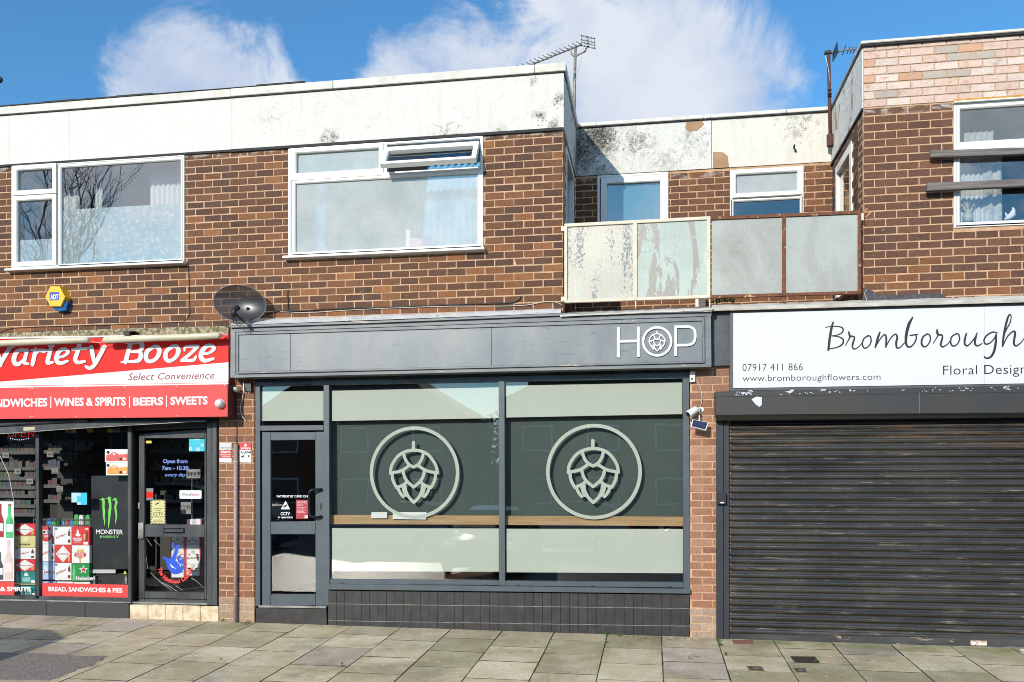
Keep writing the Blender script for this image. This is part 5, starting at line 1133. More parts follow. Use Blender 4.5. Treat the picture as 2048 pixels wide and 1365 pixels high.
# ================================================================== FLOWER SHOP (right)
def build_flower_shop():
    ys = -.10
    S_ = thing('shop_sign', 'flat white florist sign with black handwritten name and phone number', 'shop sign', W(1760, 780, ys))
    pp('backing_box', [(1460, 622), (2110, 604.5), (2110, 772), (1460, 782)], ys + .006, .10, M('sign_edge', (.10, .105, .115), .5), S_)
    WS = M('white_sign_panel', (.68, .685, .68), .35, (.66, .665, .66), 1.5)
    for a, b in ((1466.5, 1968), (1968.6, 2110)):
        e = lambda x: 627 + (x - 1466.5) * (612 - 627) / 581.5; g = lambda x: 776.8 + (x - 1466.5) * (767.3 - 776.8) / 581.5
        pp('sign_panel', [(a, e(a)), (b, e(b)), (b, g(b)), (a, g(a))], ys - .004, .01, WS, S_)
    INK = M('black_print', (.018, .018, .02), .5)
    text('07917 411 866', 1485, 742.5, 1605.5, 741, 14.5, ys - .006, INK, S_, bold=-.008, space=1.03)
    text('www.bromboroughflowers.com', 1485, 763, 1761, 760, 12.8, ys - .006, INK, S_, bold=-.008, space=1.02)
    text('Floral Design', 1886, 750, 2053, 747.5, 19, ys - .006, INK, S_, bold=-.006, space=1.03)
    # handwriting traced in the 5.02x enlargement
    f = zf(1640, 600, 5.02, ys - .006)
    q = lambda pts, w: (pts, w, False)
    st = [q([(132, 228), (118, 275), (100, 370), (85, 498)], [16, 24, 26, 24]), q([(55, 277), (110, 268), (180, 268), (228, 285), (225, 325), (180, 352), (118, 362)], [8, 10, 12, 15, 14, 11, 10]),
          q([(118, 362), (190, 372), (232, 400), (225, 445), (170, 478), (90, 492)], [10, 12, 17, 17, 13, 11]),
          q([(255, 458), (285, 405), (300, 370), (290, 325)], [8, 12, 18, 14]), q([(290, 325), (300, 362), (345, 375), (332, 430), (325, 470), (345, 495), (390, 470), (430, 425)], [16, 20, 16, 20, 18, 14, 10, 10]),
          q([(490, 362), (445, 385), (425, 440), (445, 485), (485, 470), (512, 420), (505, 370), (480, 358)], [12, 14, 16, 14, 12, 14, 14, 12]),
          q([(600, 328), (580, 385), (556, 475)], [16, 24, 18]), q([(556, 475), (610, 385), (650, 350), (665, 385), (662, 470)], [10, 12, 14, 20, 18]),
          q([(662, 470), (710, 385), (755, 345), (775, 375), (765, 430), (770, 478), (800, 480), (850, 430)], [10, 12, 14, 20, 22, 18, 12, 10]),
          q([(930, 178), (895, 240), (870, 330), (862, 420), (880, 470), (920, 465), (960, 410), (965, 362), (945, 350)], [14, 30, 30, 26, 18, 14, 14, 14, 10]),
          q([(905, 358), (945, 352), (985, 345)], [12, 12, 8]),
          q([(1075, 345), (1035, 372), (1018, 430), (1040, 470), (1080, 455), (1108, 400), (1100, 355), (1070, 342)], [12, 16, 20, 16, 12, 14, 14, 12]),
          q([(1138, 435), (1165, 390), (1185, 350), (1175, 302)], [8, 10, 14, 14]), q([(1175, 302), (1180, 345), (1228, 360), (1218, 420), (1212, 455), (1235, 472), (1280, 445), (1312, 405)], [16, 20, 16, 20, 18, 14, 10, 10]),
          q([(1372, 340), (1325, 368), (1310, 420), (1330, 463), (1372, 450), (1400, 400), (1392, 350), (1368, 338)], [12, 14, 16, 14, 12, 14, 14, 12]),
          q([(1468, 342), (1455, 390), (1452, 440), (1478, 462), (1520, 425), (1560, 370), (1575, 335)], [16, 20, 20, 14, 12, 12, 12]),
          q([(1575, 335), (1560, 390), (1555, 440), (1580, 462), (1625, 440)], [12, 20, 20, 14, 10]),
          q([(1778, 330), (1730, 325), (1670, 360), (1645, 410), (1665, 445), (1710, 430), (1750, 385), (1768, 348)], [9, 13, 15, 15, 14, 12, 12, 14]),
          q([(1768, 348), (1762, 440), (1745, 520), (1715, 570), (1675, 588), (1650, 572)], [16, 24, 24, 20, 15, 13]),
          q([(1832, 462), (1845, 350), (1875, 210), (1900, 150), (1918, 165), (1908, 225), (1870, 300), (1848, 350)], [18, 22, 22, 14, 11, 12, 11, 10]),
          q([(1836, 462), (1880, 370), (1935, 318), (1958, 330), (1950, 390), (1945, 440), (1970, 462), (2020, 425), (2060, 370)], [10, 12, 14, 20, 22, 20, 14, 10, 8])]
    strokes('handwritten_name', st, f, ys - .006, .001, INK, S_, flat=True)
    # flashing over the sign
    l2 = MB()
    for r in range(41):
        x = 1424 + (2120 - 1424) * r / 40; j = R.uniform(-.8, .8); u = (x - 1424) / 624
        a = W(x, 611 - u * 21 + j, .02); c = W(x, 615 - u * 17 + j * .5, ys - .05); b = W(x, 622 - u * 17, ys - .045)
        l2.v += [a, c, b]
        if r: q_ = 3 * (r - 1); l2.f += [(q_, q_ + 3, q_ + 4, q_ + 1), (q_ + 1, q_ + 4, q_ + 5, q_ + 2)]
    l2.out('roof_edge', PALELEAD, S_)
    # ---- shutter
    T = thing('roller_shutter', 'closed black roller shutter with long housing box under the florist sign', 'shutter', W(1750, 1290, 0))
    yb = -.20
    MB().prism([W(1430.5, 783.5, yb), W(2120, 770, yb), W(2120, 783.5, yb), W(1430.5, 794, yb)], (0, .2, 0)).out('box_top', SHUTBOX, T)
    MB().prism([W(1431.5, 794.3, yb - .012), W(2120, 783.8, yb - .012), W(2120, 825.5, yb - .012), W(1431.5, 830.6, yb - .012)], (0, .21, 0)).out('housing', SHUTBOX, T, bev=.003)
    a0, a1, b0, b1 = W(1431.5, 830.8, yb - .012), W(2120, 825.7, yb - .012), W(1432, 841.5, yb + .05), W(2120, 834, yb + .05)
    mesh('housing_underside', [a0, a1, b1, b0, b1 + Vector((0, .15, 0)), b0 + Vector((0, .15, 0))], [(0, 3, 2, 1), (3, 5, 4, 2)], SHUTBOX, T)
    pp('seam', [(1838, 786), (1839.2, 786), (1839.2, 827), (1838, 827)], yb - .0145, .003, M('seam_pale', (.16, .15, .14), .6), T)
    fl = MB(); fr_ = random.Random(5)
    for k in range(75):
        x = fr_.choice([fr_.uniform(1470, 1510), fr_.uniform(1560, 1700), fr_.uniform(1560, 2048), fr_.uniform(1780, 2048)]); e = 783.5 - (x - 1430) * .0195; py = e + fr_.uniform(1, 9); w = fr_.uniform(.8, 3.6) if fr_.random() < .85 else fr_.uniform(5, 8); h = fr_.uniform(.5, 1.4) if w < 4 else fr_.uniform(2, 3.2)
        py = min(py, e + 9 - h)
        n = 7; fl.prism([W(x + w * math.cos(6.283 * i / n) * fr_.uniform(.6, 1), py + h * math.sin(6.283 * i / n) * fr_.uniform(.6, 1), yb - .0015) for i in range(n)], (0, .003, 0))
    tag(fl.out('paint_flecks', FLECK, T), kind='stuff')
    pp('torn_sticker', [(1503, 799), (1513, 793.5), (1523.5, 795), (1523.5, 810), (1519, 814.5), (1511, 809)], yb - .0155, .003, FLECK, T)
    bk = MB().box(W(1434, 900, 0).x, W(2130, 900, 0).x, .05, .12, -.1, 3.55).out('backing_panel', BLACK, T)
    # guides
    RAIL = M('guide_rail', (.022, .026, .033), .45, (.03, .035, .042), 5, flake=(.35, .35, .34), flakescale=30, flakethr=.76)
    pp('guide_rail', [(1432.8, 842), (1446.8, 842), (1447, 1279), (1433, 1278)], -.05, .07, RAIL, T, .002); pp('guide_rail', [(1447.4, 846), (1458, 846), (1458.4, 1279.5), (1447.6, 1279)], -.042, .07, RAIL, T, .002)
    t = pp('key_switch', [(1434, 986), (1452, 985.5), (1452, 1008.5), (1434, 1009.5)], -.10, .05, M('switch_box', (.03, .032, .036), .35), T, .004); pp('switch_tab', [(1441, 1004.5), (1448, 1004.5), (1448, 1007), (1441, 1007)], -.103, .003, PAPER, t)
    # slats
    X0, X1 = W(1458.5, 1100, 0).x, W(2130, 1100, 0).x; zt = W(1700, 846, 0).z; zb = W(1700, 1276, 0).z
    n = 30; h = (zt - zb) / n
    prof = []
    for k in range(9): a = math.pi * k / 8; prof.append((-.023 * math.sin(a) ** .8 if 0 < k < 8 else 0, h * (.18 + .64 * (.5 - .5 * math.cos(a)))))
    prof = [(.004, 0), (.004, h * .10), (-.003, h * .13)] + prof + [(-.003, h * .87), (.004, h * .90), (.004, h)]
    vs = [(X0, p[0], p[1]) for p in prof] + [(X1, p[0], p[1]) for p in prof]; m_ = len(prof)
    me = bpy.data.meshes.new('slat'); me.from_pydata(vs, [], [(i, m_ + i, m_ + i + 1, i + 1) for i in range(m_ - 1)]); me.materials.append(SHUT)
    for p in me.polygons: p.use_smooth = True
    for k in range(n):
        o = bpy.data.objects.new('slat', me); COL.objects.link(o); o.parent = T; o.location = Vector((0, .0, zb + k * h)) - wloc(T); o.rotation_euler = (0, 0, 0)
    pp('bottom_rail', [(1458.7, 1267.5), (2120, 1281), (2120, 1297), (1458.7, 1280)], -.025, .04, M('worn_bottom_rail', (.07, .07, .07), .4, (.035, .035, .035), 6, stretch=(.3, 1, 1), flake=(.30, .22, .15), flakescale=14, flakethr=.60, flakestretch=(.3, 1, 1)), T, .003)
    pp('ground_angle', [(1458.7, 1280.3), (2120, 1297.3), (2120, 1300), (1458.7, 1282.3)], -.03, .05, STEEL, T)
    lb = pp('shutter_label', [(1941, 1281.5), (1973.5, 1282), (1973.5, 1291.5), (1941, 1291)], -.027, .001, M('scuffed_label', (.70, .66, .60), .6, (.45, .22, .12), 30, lo=.48, hi=.6), T)
    # small white box at right edge near ground
    tag(pp('cable_box', [(2043, 1300), (2060, 1300), (2060, 1316), (2043, 1316)], -.12, .05, UPVC, bev=.003), 'small white plastic box low at the right edge of the photo', 'box')
build_flower_shop()

# ================================================================== OFF-LICENCE (left)
def build_left_shop():
    ys = -.10
    S_ = thing('shop_sign', 'red and white off-licence sign reading Variety Booze Select Convenience', 'shop sign', W(230, 770, ys))
    MB().prism([W(-60, 676, ys + .006), W(456.8, 668, ys + .006), W(456.8, 768, ys + .006), W(-60, 777, ys + .006)], (0, .1, 0)).out('sign_box', REDP, S_)
    pp('white_panel', [(-60, 769), (0, 764), (456.8, 725), (456.8, 765.5), (-60, 773)], ys, .004, M('sign_white', (.72, .72, .72), .4, (.70, .70, .70), 2), S_)
    pp('trim_strip', [(-60, 774), (456.8, 766.3), (456.8, 769), (-60, 777.5)], ys - .012, .02, UPVC, S_, .001); pp('trim_strip', [(-60, 675.5), (430, 668.5), (430, 671.5), (-60, 679)], ys - .010, .02, UPVC, S_, .001)
    LW = M('sign_letter_white', (.70, .70, .71), .4)
    # name strokes traced in the 6.2x enlargements
    f1 = zf(0, 640, 6.204, ys - .002); q = lambda pts, w: (pts, w, False)
    st = [q([(-60, 330), (-25, 420), (5, 555)], 50), q([(5, 550), (60, 450), (130, 335)], [50, 54, 56]), q([(110, 338), (180, 338)], 16),
          q([(335, 385), (260, 372), (200, 410), (172, 490), (190, 545), (240, 545), (295, 490)], [44, 46, 54, 60, 56, 46, 30]), q([(335, 380), (312, 470), (300, 530), (345, 545)], [44, 50, 48, 30]),
          q([(390, 378), (440, 378)], 24), q([(440, 375), (422, 470), (405, 545)], [50, 54, 52]), q([(435, 450), (480, 385), (545, 385)], [24, 40, 52]),
          q([(555, 385), (630, 378)], 26), q([(628, 372), (605, 460), (590, 530), (645, 530)], [50, 54, 52, 34]), q([(632, 322), (638, 322)], [60, 60]),
          q([(700, 470), (790, 452), (845, 400), (810, 365), (750, 380), (708, 440), (705, 510), (750, 540), (830, 515)], [34, 34, 46, 46, 52, 58, 56, 48, 36]),
          q([(905, 368), (985, 360), (1070, 355)], [32, 40, 36]), q([(990, 300), (962, 400), (935, 490), (965, 530), (1045, 518)], [56, 54, 54, 46, 36]),
          q([(1085, 350), (1150, 345)], 26), q([(1135, 345), (1150, 430), (1168, 520)], [52, 54, 44]), q([(1290, 345), (1235, 450), (1165, 570), (1110, 600), (1072, 582)], [54, 54, 50, 44, 36]), q([(1265, 345), (1318, 340)], 22)]
    strokes('sign_lettering', st, f1, ys - .002, .001, LW, S_, flat=True)
    f2 = zf(220, 640, 6.204, ys - .002)
    st = [q([(205, 292), (290, 288)], 24), q([(255, 295), (225, 400), (195, 515)], [56, 56, 56]), q([(148, 525), (240, 518)], 26), q([(260, 295), (370, 285), (400, 320), (370, 385), (255, 400)], [26, 42, 56, 46, 28]), q([(255, 398), (355, 395), (385, 445), (345, 510), (220, 520)], [26, 42, 58, 50, 30]),
          q([(550, 335), (465, 390), (448, 480), (495, 518), (575, 480), (612, 400), (595, 340), (548, 332)], [44, 54, 56, 46, 48, 58, 54, 44]),
          q([(785, 330), (705, 385), (690, 470), (735, 512), (812, 470), (850, 395), (830, 335), (783, 327)], [44, 54, 56, 46, 48, 58, 54, 44]),
          q([(925, 375), (945, 335), (1085, 328)], [30, 34, 40]), q([(1085, 335), (1000, 420), (900, 500)], 44), q([(895, 505), (1030, 502), (1065, 460)], [36, 40, 30]),
          q([(1135, 425), (1230, 412), (1290, 360), (1260, 322), (1200, 328), (1142, 395), (1132, 470), (1180, 508), (1275, 485)], [32, 34, 48, 46, 52, 60, 58, 48, 36])]
    strokes('sign_lettering', st, f2, ys - .002, .001, LW, S_, flat=True)
    text('Select Convenience', 256, 760.8, 428.5, 757.5, 14, ys - .003, DKRED, S_, bold=-.004, shear=.28, space=1.06)
    # banner (shutter housing front)
    yb = -.24
    B_ = thing('shop_sign', 'salmon red banner panel listing sandwiches wines spirits beers and sweets', 'shop sign', W(230, 836, yb))
    for a, b in ((-60, 64.2), (64.6, 334), (334.4, 455)):
        e = lambda x: 776.3 - x * .0163; g = lambda x: 838.3 - x * .0095
        pp('banner_panel', [(a, e(a)), (b, e(b)), (b, g(b) - (.6 if a > 300 else 0)), (a, g(a))], yb, .008, REDB, B_)
    pp('housing', [(-60, 777), (454, 769.5), (454, 833.6), (-60, 838)], yb + .010, .22, M('dark_housing', (.12, .02, .02), .6), B_)
    TW = WHITE
    text('SANDWICHES', -32, 815, 94.8, 812.5, 15.5, yb - .002, TW, B_, bold=.034, space=1.0)
    text('WINES & SPIRITS', 108, 812.3, 251.5, 810.6, 15.5, yb - .002, TW, B_, bold=.034, space=1.0)
    text('BEERS', 266.5, 811, 326, 810, 15, yb - .002, TW, B_, bold=.034, space=1.0); text('SWEETS', 341, 809.5, 415.3, 808.5, 15, yb - .002, TW, B_, bold=.034, space=1.0)
    for x, y_ in ((101.7, 805), (258.8, 804), (333, 803)): pp('divider', [(x - .9, y_ - 11.5), (x + .9, y_ - 11.5), (x + .9, y_ + 11.5), (x - .9, y_ + 11.5)], yb - .002, .001, TW, B_)
    for x, y_ in ((60.5, 777.5), (65.5, 777.5), (153, 776.5), (249.5, 774.5), (354, 773), (449.5, 770.5), (61.5, 833.5), (66.5, 833.5), (152, 833.5), (249.5, 833), (355, 832)):
        c = W(x, y_, yb); MB().tube([c, c + Vector((0, -.004, 0))], .006, 8).out('screw', UPVC, B_)
    # dome sensor
    t = thing('dome_sensor', 'white dome sensor fixed at the right end of the red banner', 'sensor', W(442, 812, yb)); c = W(441, 808, yb)
    MB().tube([c, c + Vector((0, -.02, 0))], .058, 16).out('base', UPVC, t); MB().tube([c + Vector((0, -.018, 0)), c + Vector((.002, -.05, -.004)), c + Vector((.004, -.072, -.008)), c + Vector((.005, -.084, -.01))], [.055, .050, .034, .006], 16).out('dome', UPVC, t, True)
    # tube lights
    for pts, lab in (([(-40, 690), (0, 687.5), (80, 684), (176, 680)], 'left yellowed tube light leaning over the red sign'), ([(210, 681), (300, 677), (380, 674.5), (438, 671.5)], 'right yellowed tube light leaning over the red sign')):
        t = thing('tube_light', lab, 'tube light', W(*pts[1], -.22), 'tube lights above the red sign')
        P = [W(a, b, -.22) for a, b in pts]; d0 = (P[1] - P[0]).normalized()
        path = [P[0] - d0 * .02, P[0], *P[1:-1], P[-1], P[-1] + (P[-1] - P[-2]).normalized() * .022]
        MB().tube(path, [.022] + [.040] * len(P) + [.022], 14).out('cover', TUBEM, t, True)
        MB().tube([p + Vector((0, .005, -.037)) for p in P], .007, 6).out('dirty_seam', M('tube_dirt', (.16, .11, .06), .8), t)
        for p in (P[1], P[2]): MB().box(p.x - .015, p.x + .015, -.2, -.09, p.z - .01, p.z + .015).out('bracket', UPVC, t)
    P_ = catmull([tuple(W(a, b, -.2)) for a, b in [(176, 680), (185, 684), (198, 685.5), (210, 682)]], 4); tag(MB().tube(P_, .004, 6).out('cable', CABLEW, None, True), 'white wire sagging between the two tube lights', 'cable')
    P_ = catmull([tuple(W(a, b, -.16)) for a, b in [(438, 672), (446, 668), (452, 671), (456, 667)]], 4); tag(MB().tube(P_, .005, 6).out('cable', CABLEW, None, True), 'tangled white wire at right end of the right tube light', 'cable')
    P_ = catmull([tuple(W(a, b, -.10)) for a, b in [(458, 660), (459, 690), (463, 715), (460, 745), (456, 775), (455, 795)]], 4); tag(MB().tube(P_, .006, 6).out('cable', CABLEB, None, True), 'black cable dropping between red sign and grey fascia', 'cable')
    # mossy concrete lintel
    tag(MB().prism([W(-60, 664, -.03), W(0, 667, -.03), W(230, 658, -.03), W(457, 652, -.03), W(457, 671, -.03), W(-60, 684, -.03)], (0, .1, 0)).out('concrete_lintel', CONC, bev=.006), 'mossy rough concrete lintel strip above the red sign', 'lintel')
    t = thing('floodlight', 'small black box floodlight on the mossy lintel', 'floodlight', W(255, 670, -.08)); pp('casing', [(246, 664), (259, 662.5), (259, 670), (246, 671)], -.14, .1, BLACK, t, .003); pp('hood', [(245, 662.5), (265, 661.5), (266, 663.5), (245, 664.3)], -.15, .12, BLACK, t)
    # junction cluster
    t = thing('junction_box', 'white junction box with wires at the right end of red banner', 'junction box', W(460, 790, -.05)); pp('casing', [(455.5, 778), (466.5, 776.5), (466.5, 791.5), (455.5, 792.5)], -.06, .06, UPVC, t, .003)
    c = W(470.5, 779.5, -.10); t = thing('sensor_light', 'small round cream sensor lamp on the left brick pier', 'lamp', c); MB().tube([c + Vector((0, .1, 0)), c, c + Vector((0, -.02, 0))], [.02, .032, .026], 12).out('head', CABLEW, t, True)
    t = thing('motion_detector', 'small white and black detector beside the grey fascia on left pier', 'detector', W(495, 785, -.03)); pp('casing', [(488, 766), (502, 765), (502, 784), (492, 782)], -.05, .05, BLACKF, t, .002); pp('front', [(486, 766), (488, 766), (488, 783), (486, 782)], -.055, .05, UPVC, t)
    for pts, m_, lab in (([(487, 783), (485, 797), (481, 815), (484, 832), (492, 842)], CABLEW, 'curly white wire hanging on left brick pier'), ([(472, 790), (472, 820), (472, 850), (472, 892)], CABLEB, 'black cable running down into the pink pipe')):
        P_ = catmull([tuple(W(a, b, -.02)) for a, b in pts], 5); tag(MB().tube(P_, .005, 6).out('cable', m_, None, True), lab, 'cable')
    # pipe
    t = thing('conduit_pipe', 'faded pink conduit pipe running down the left brick pier', 'pipe', W(471, 1247, 0))
    MB().tube([W(471, 1248, -.03), W(471.5, 889, -.03)], .024, 12).out('pipe', PIPE, t, True)
    for py in (925, 1010, 1100, 1190): c = W(471, py, -.03); MB().tube([c, c + Vector((0, 0, .015))], .027, 12).out('clip', CABLEW if py == 925 else PIPE, t)
    # alarm stickers
    for x0, x1, top, mid, lab in ((439, 463, (.62, .62, .63), (.60, .04, .05), 'alarm sticker with grey top and red middle on left pier'), (479.5, 502.5, (.66, .03, .04), (.75, .75, .75), 'alarm sticker with red top and white body on left pier')):
        t = thing('alarm_sticker', lab, 'sticker', W(x0, 925, 0), 'alarm stickers on the pier')
        pp('plate', [(x0, 886), (x1, 886), (x1, 925.5), (x0, 925)], -.004, .004, PAPER, t)
        pp('top_band', [(x0, 886), (x1, 886), (x1, 900), (x0, 900)], -.0055, .001, M('band%d' % x0, top, .5), t)
        if x0 < 470:
            pp('middle_band', [(x0, 900.3), (x1, 900.3), (x1, 917), (x0, 917)], -.0055, .001, M('midband', mid, .5), t)
            text('verisure', x0 + 1.5, 897.5, x1 - 1, 897.3, 4.5, -.0075, M('grey_ink', (.25, .25, .26), .5), t); text('Alarm', x0 + 2, 906.5, x1 - 2, 906.5, 4.8, -.0075, WHITE, t, bold=.03)
            text('Images & Audio', x0 + 2, 911, x1 - 2, 911, 2.8, -.0075, WHITE, t, bold=.02); text('Recording', x0 + 6, 915, x1 - 2, 915, 2.8, -.0075, WHITE, t, bold=.02)
        else:
            INK = MATS['black_print']
            pp('emblem', [(488.5, 890), (491, 887.5), (493.5, 890), (492.8, 893.5), (489.2, 893.5)], -.0075, .001, WHITE, t)
            text('verisure', x0 + 1.5, 898.3, x1 - 1.5, 898.3, 4, -.0075, WHITE, t, bold=.03); text('ALARM', x0 + 1.2, 907.5, x1 - 1.2, 907.5, 5, -.0075, MATS['black_print'], t, bold=.01)
            pp('camera_symbol', [(482, 913), (488, 910.5), (489, 913), (483, 916)], -.0075, .001, INK, t); pp('detector_symbol', [(495, 911), (499, 911), (498, 915), (496, 915)], -.0075, .001, INK, t)
    # ---------------- shopfront frame
    T = thing('shopfront', 'black framed off-licence shopfront with glazed door and stickered windows', 'shopfront', W(230, 1235, 0))
    y0 = .02; P = lambda name, pl, yy=y0, dd=.07, mat=BLACKF, bev=.002: pp(name, pl, yy, dd, mat, T, bev)
    P('post', [(70.8, 845), (77.2, 845), (78, 1197), (71.4, 1197)]); P('post', [(255.2, 845), (261.8, 845), (262, 1204), (255.8, 1204)])
    P('bottom_rail', [(-60, 1190), (255.5, 1196.5), (255.5, 1204.3), (-60, 1197)]); P('head_rail', [(-60, 842), (433, 835), (433, 843), (-60, 852)], .03)
    P('kick_strip', [(-60, 1197.5), (262, 1204.8), (262, 1207), (-60, 1200.5)], -.01, .08, STEEL)
    for a, b in ((-60, 92), (92.6, 170), (170.6, 257.5)):
        g1 = lambda x: 1201 + (x) * .0225; g2 = lambda x: 1231.5 + x * .033
        P('plinth_panel', [(a, g1(a)), (b, g1(b)), (b, g2(b) + 3), (a, g2(a) + 3)], .0, .1, M('black_stone_plinth', (.032, .034, .036), .5, (.05, .052, .055), 30, flake=(.22, .21, .20), flakescale=45, flakethr=.70), .003)
    pane('glass', rect(-60, 71, 850, 850, 1191, 1192), y0 + .03, GLS, T); pane('glass', rect(77.5, 256, 850, 850, 1192, 1197.5), y0 + .03, GLS, T)
    P('jamb', [(413.5, 843), (423.3, 842.8), (424, 1211), (413.8, 1210)]); P('jamb', [(424, 842.5), (433, 842), (434, 1211.5), (424.5, 1211)], y0 - .012)
    P('reveal', [(262.2, 845), (264.5, 845), (264.5, 1205), (262.2, 1205)], .03, .14, BLACK, 0)
    P('door_head', [(262, 846), (413.5, 843), (413.5, 856), (262, 862)], .1, .06, BLACKF)
    # shutter partly lowered, hanging crooked
    sh = thing('roller_shutter', 'part-lowered crooked black shutter edge below the red banner', 'shutter', W(200, 850, -.12))
    pp('bottom_bar', [(-60, 859), (80, 848.5), (200, 842.8), (411, 840.2), (411, 841.6), (250, 850.6), (130, 858), (0, 867.2), (-60, 871)], -.12, .03, BLACKF, sh, .002)
    pp('bar_highlight_edge', [(-60, 871.2), (0, 867.4), (130, 858.2), (250, 850.8), (411, 841.8), (411, 842.8), (250, 852), (130, 859.6), (0, 868.8), (-60, 872.6)], -.125, .02, STEEL, sh)
    MB().tube([W(-60, 854, -.13), W(80, 845, -.13), W(175, 841, -.13)], .024, 10).out('lower_slat', BLACKF, sh, True)
    pp('curtain_slat', [(-60, 839), (411, 834), (411, 839.8), (200, 842.3), (80, 848), (-60, 858)], -.10, .02, BLACK, sh)
    lb = pp('bar_sticker', [(47, 854.7), (69.5, 854), (69.5, 861), (47, 862)], -.1225, .001, M('aged_label', (.62, .52, .38), .7, (.45, .36, .24), 30), sh)
    # ---------------- door (set back)
    dy = .14; D_ = MB()
    for pl in ([(277.5, 868.5), (288.8, 867.6), (288.8, 1204), (277, 1204)], [(408.8, 859), (412.8, 858.5), (413, 1205.5), (408.8, 1205)], [(289, 867.5), (408.6, 858.5), (408.6, 876.5), (289, 877)], [(289, 1049), (408.6, 1050), (408.6, 1074.5), (289, 1074)], [(289, 1183.5), (408.6, 1186), (408.6, 1205), (289, 1203.8)]):
        D_.prism([W(x, z, dy - .02) for x, z in pl], (0, .045, 0))
    Dr = D_.out('door', BLACKF, T, bev=.003)
    pane('glass', rect(288, 409.5, 876, 876, 1050, 1051), dy, GLS, Dr); pane('glass', rect(288, 409.5, 1073, 1074, 1185, 1187), dy, GLS, Dr)
    pp('letter_plate', [(327, 1057), (368.5, 1057), (368.5, 1067), (327, 1067)], dy - .028, .01, GLOSSB, Dr, .002); pp('letter_flap', [(329, 1059), (366.5, 1059), (366.5, 1064.5), (329, 1064.5)], dy - .033, .006, BLACKF, Dr, .001)
    pp('handle', [(276, 1046), (286.5, 1045), (286.5, 1077.5), (276, 1078)], dy - .05, .03, STEEL, Dr, .003); pp('lock', [(275, 1006), (280, 1005.5), (280, 1018), (275, 1018)], dy - .03, .012, STEEL, Dr, .002)
    P('threshold', [(262.8, 1204), (413.5, 1207), (414, 1210.5), (263.5, 1207.5)], .02, .16, STEEL)
    # step of stone blocks
    st_ = pp('step', [(259.5, 1210), (437, 1214), (437, 1246), (259.5, 1240)], .012, .25, M('step_bed', (.25, .2, .14), .9), T)
    cuts = [259.5, 295.8, 330.5, 365.8, 400.8, 437]
    for k in range(5):
        a, b = cuts[k] + .3, cuts[k + 1] - .3; tl = 1209.2 + (a - 259) * .018 + R.uniform(-.3, 1.0)
        pp('stone', [(a, tl), (b, 1209.2 + (b - 259) * .018 + R.uniform(-.3, 1.2)), (b, 1238.5 + (b - 259) * .035 + 2), (a, 1238.5 + (a - 259) * .035 + 2)], R.uniform(-.004, .003), .03, STONE, st_, .005)
    # ---------------- window graphics
    gy = y0 + .03
    pp('red_strip', [(-60, 1162.5), (28.5, 1164), (28.5, 1191), (-60, 1189)], gy + .004, .001, REDB, T); text('& SPIRITS', 0, 1182.5, 62, 1183, 8.5, gy + .0018, WHITE, T, bold=.03, space=.93)
    bpy.data.objects[-1] if False else None
    pp('red_strip', [(84.6, 1166), (256, 1170), (256, 1197.5), (84.6, 1193)], gy + .004, .001, REDB, T)
    text('BREAD, SANDWICHES & PIES', 96.8, 1182.5, 245, 1185.5, 8.6, gy + .0018, WHITE, T, bold=.03, space=.95)
    po = pp('drinks_poster', [(-60, 1002), (27.7, 1003.5), (28, 1163), (-60, 1162)], gy + .008, .001, M('poster_white', (.76, .75, .77), .5, (.74, .73, .75), 2), T)
    def bottle(cx_, yb_, yt_, w, mat, neck=.3, lab=None, name='printed_bottle'):
        h = yb_ - yt_; L_ = [(cx_ - w / 2, yb_), (cx_ - w / 2, yt_ + h * .52), (cx_ - w * .42, yt_ + h * .44), (cx_ - w * neck / 2, yt_ + h * .30), (cx_ - w * neck / 2, yt_)]
        pl = L_ + [(2 * cx_ - a, b) for a, b in reversed(L_)]; pp(name, pl, gy + .0068, .0008, mat, po)
        if lab: pp('printed_label', [(cx_ - w * .42, yt_ + h * .58), (cx_ + w * .42, yt_ + h * .58), (cx_ + w * .42, yt_ + h * .82), (cx_ - w * .42, yt_ + h * .82)], gy + .0056, .0008, lab, po)
    GR = M('print_green', (.04, .36, .12), .4, (.10, .55, .2), 12); LP = M('print_label', (.78, .78, .80), .5)
    bottle(19.3, 1076, 1010, 15, GR, .4, LP); bottle(0, 1075, 1008, 15, M('print_redbottle', (.40, .03, .04), .4), .4, LP); bottle(17.5, 1160, 1080, 17, M('print_rose', (.72, .56, .52), .4), .35, M('print_rose_label', (.80, .68, .66), .5)); bottle(-1, 1160, 1105, 15, M('print_dark', (.06, .07, .07), .4), .4, LP)
    pp('printed_cap', [(16.6, 1008), (22, 1008), (22, 1013), (16.6, 1013)], gy + .0056, .0008, M('print_cap', (.45, .06, .08), .5), po)
    strokes('glass_crack', [([(0, 912), (8, 930), (15, 945), (19, 958), (23, 980), (27.5, 1003)], [1.6, 1.2, 1.4, 1, 1.2, .8], False)], pxf(gy + .002), gy + .002, .0005, M('scratch', (.5, .5, .5), .5), T)
    # novelty stickers
    for y1, y2, c1, lab, x0 in ((899, 924.6, (.70, .12, .10), 'sticker with round red creature shape and white border', 210), (925.2, 951, (.80, .36, .08), 'sticker with orange creature shape and white border', 212)):
        s = pp('promo_sticker', [(x0, y1), (255.2, y1), (255.2, y2), (x0, y2)], gy + .005, .001, PAPER, T); s['label'] = lab
        cm = M('promo%d' % int(y1), c1, .5, tuple(v * .9 for v in c1))
        pp('colour_field', [(x0 + 2.5, y1 + 12), (225, y1 + 8), (255.2, y1 + 9), (255.2, y2 - 2), (x0 + 2.5, y2 - 2)], gy + .0038, .0008, cm, s)
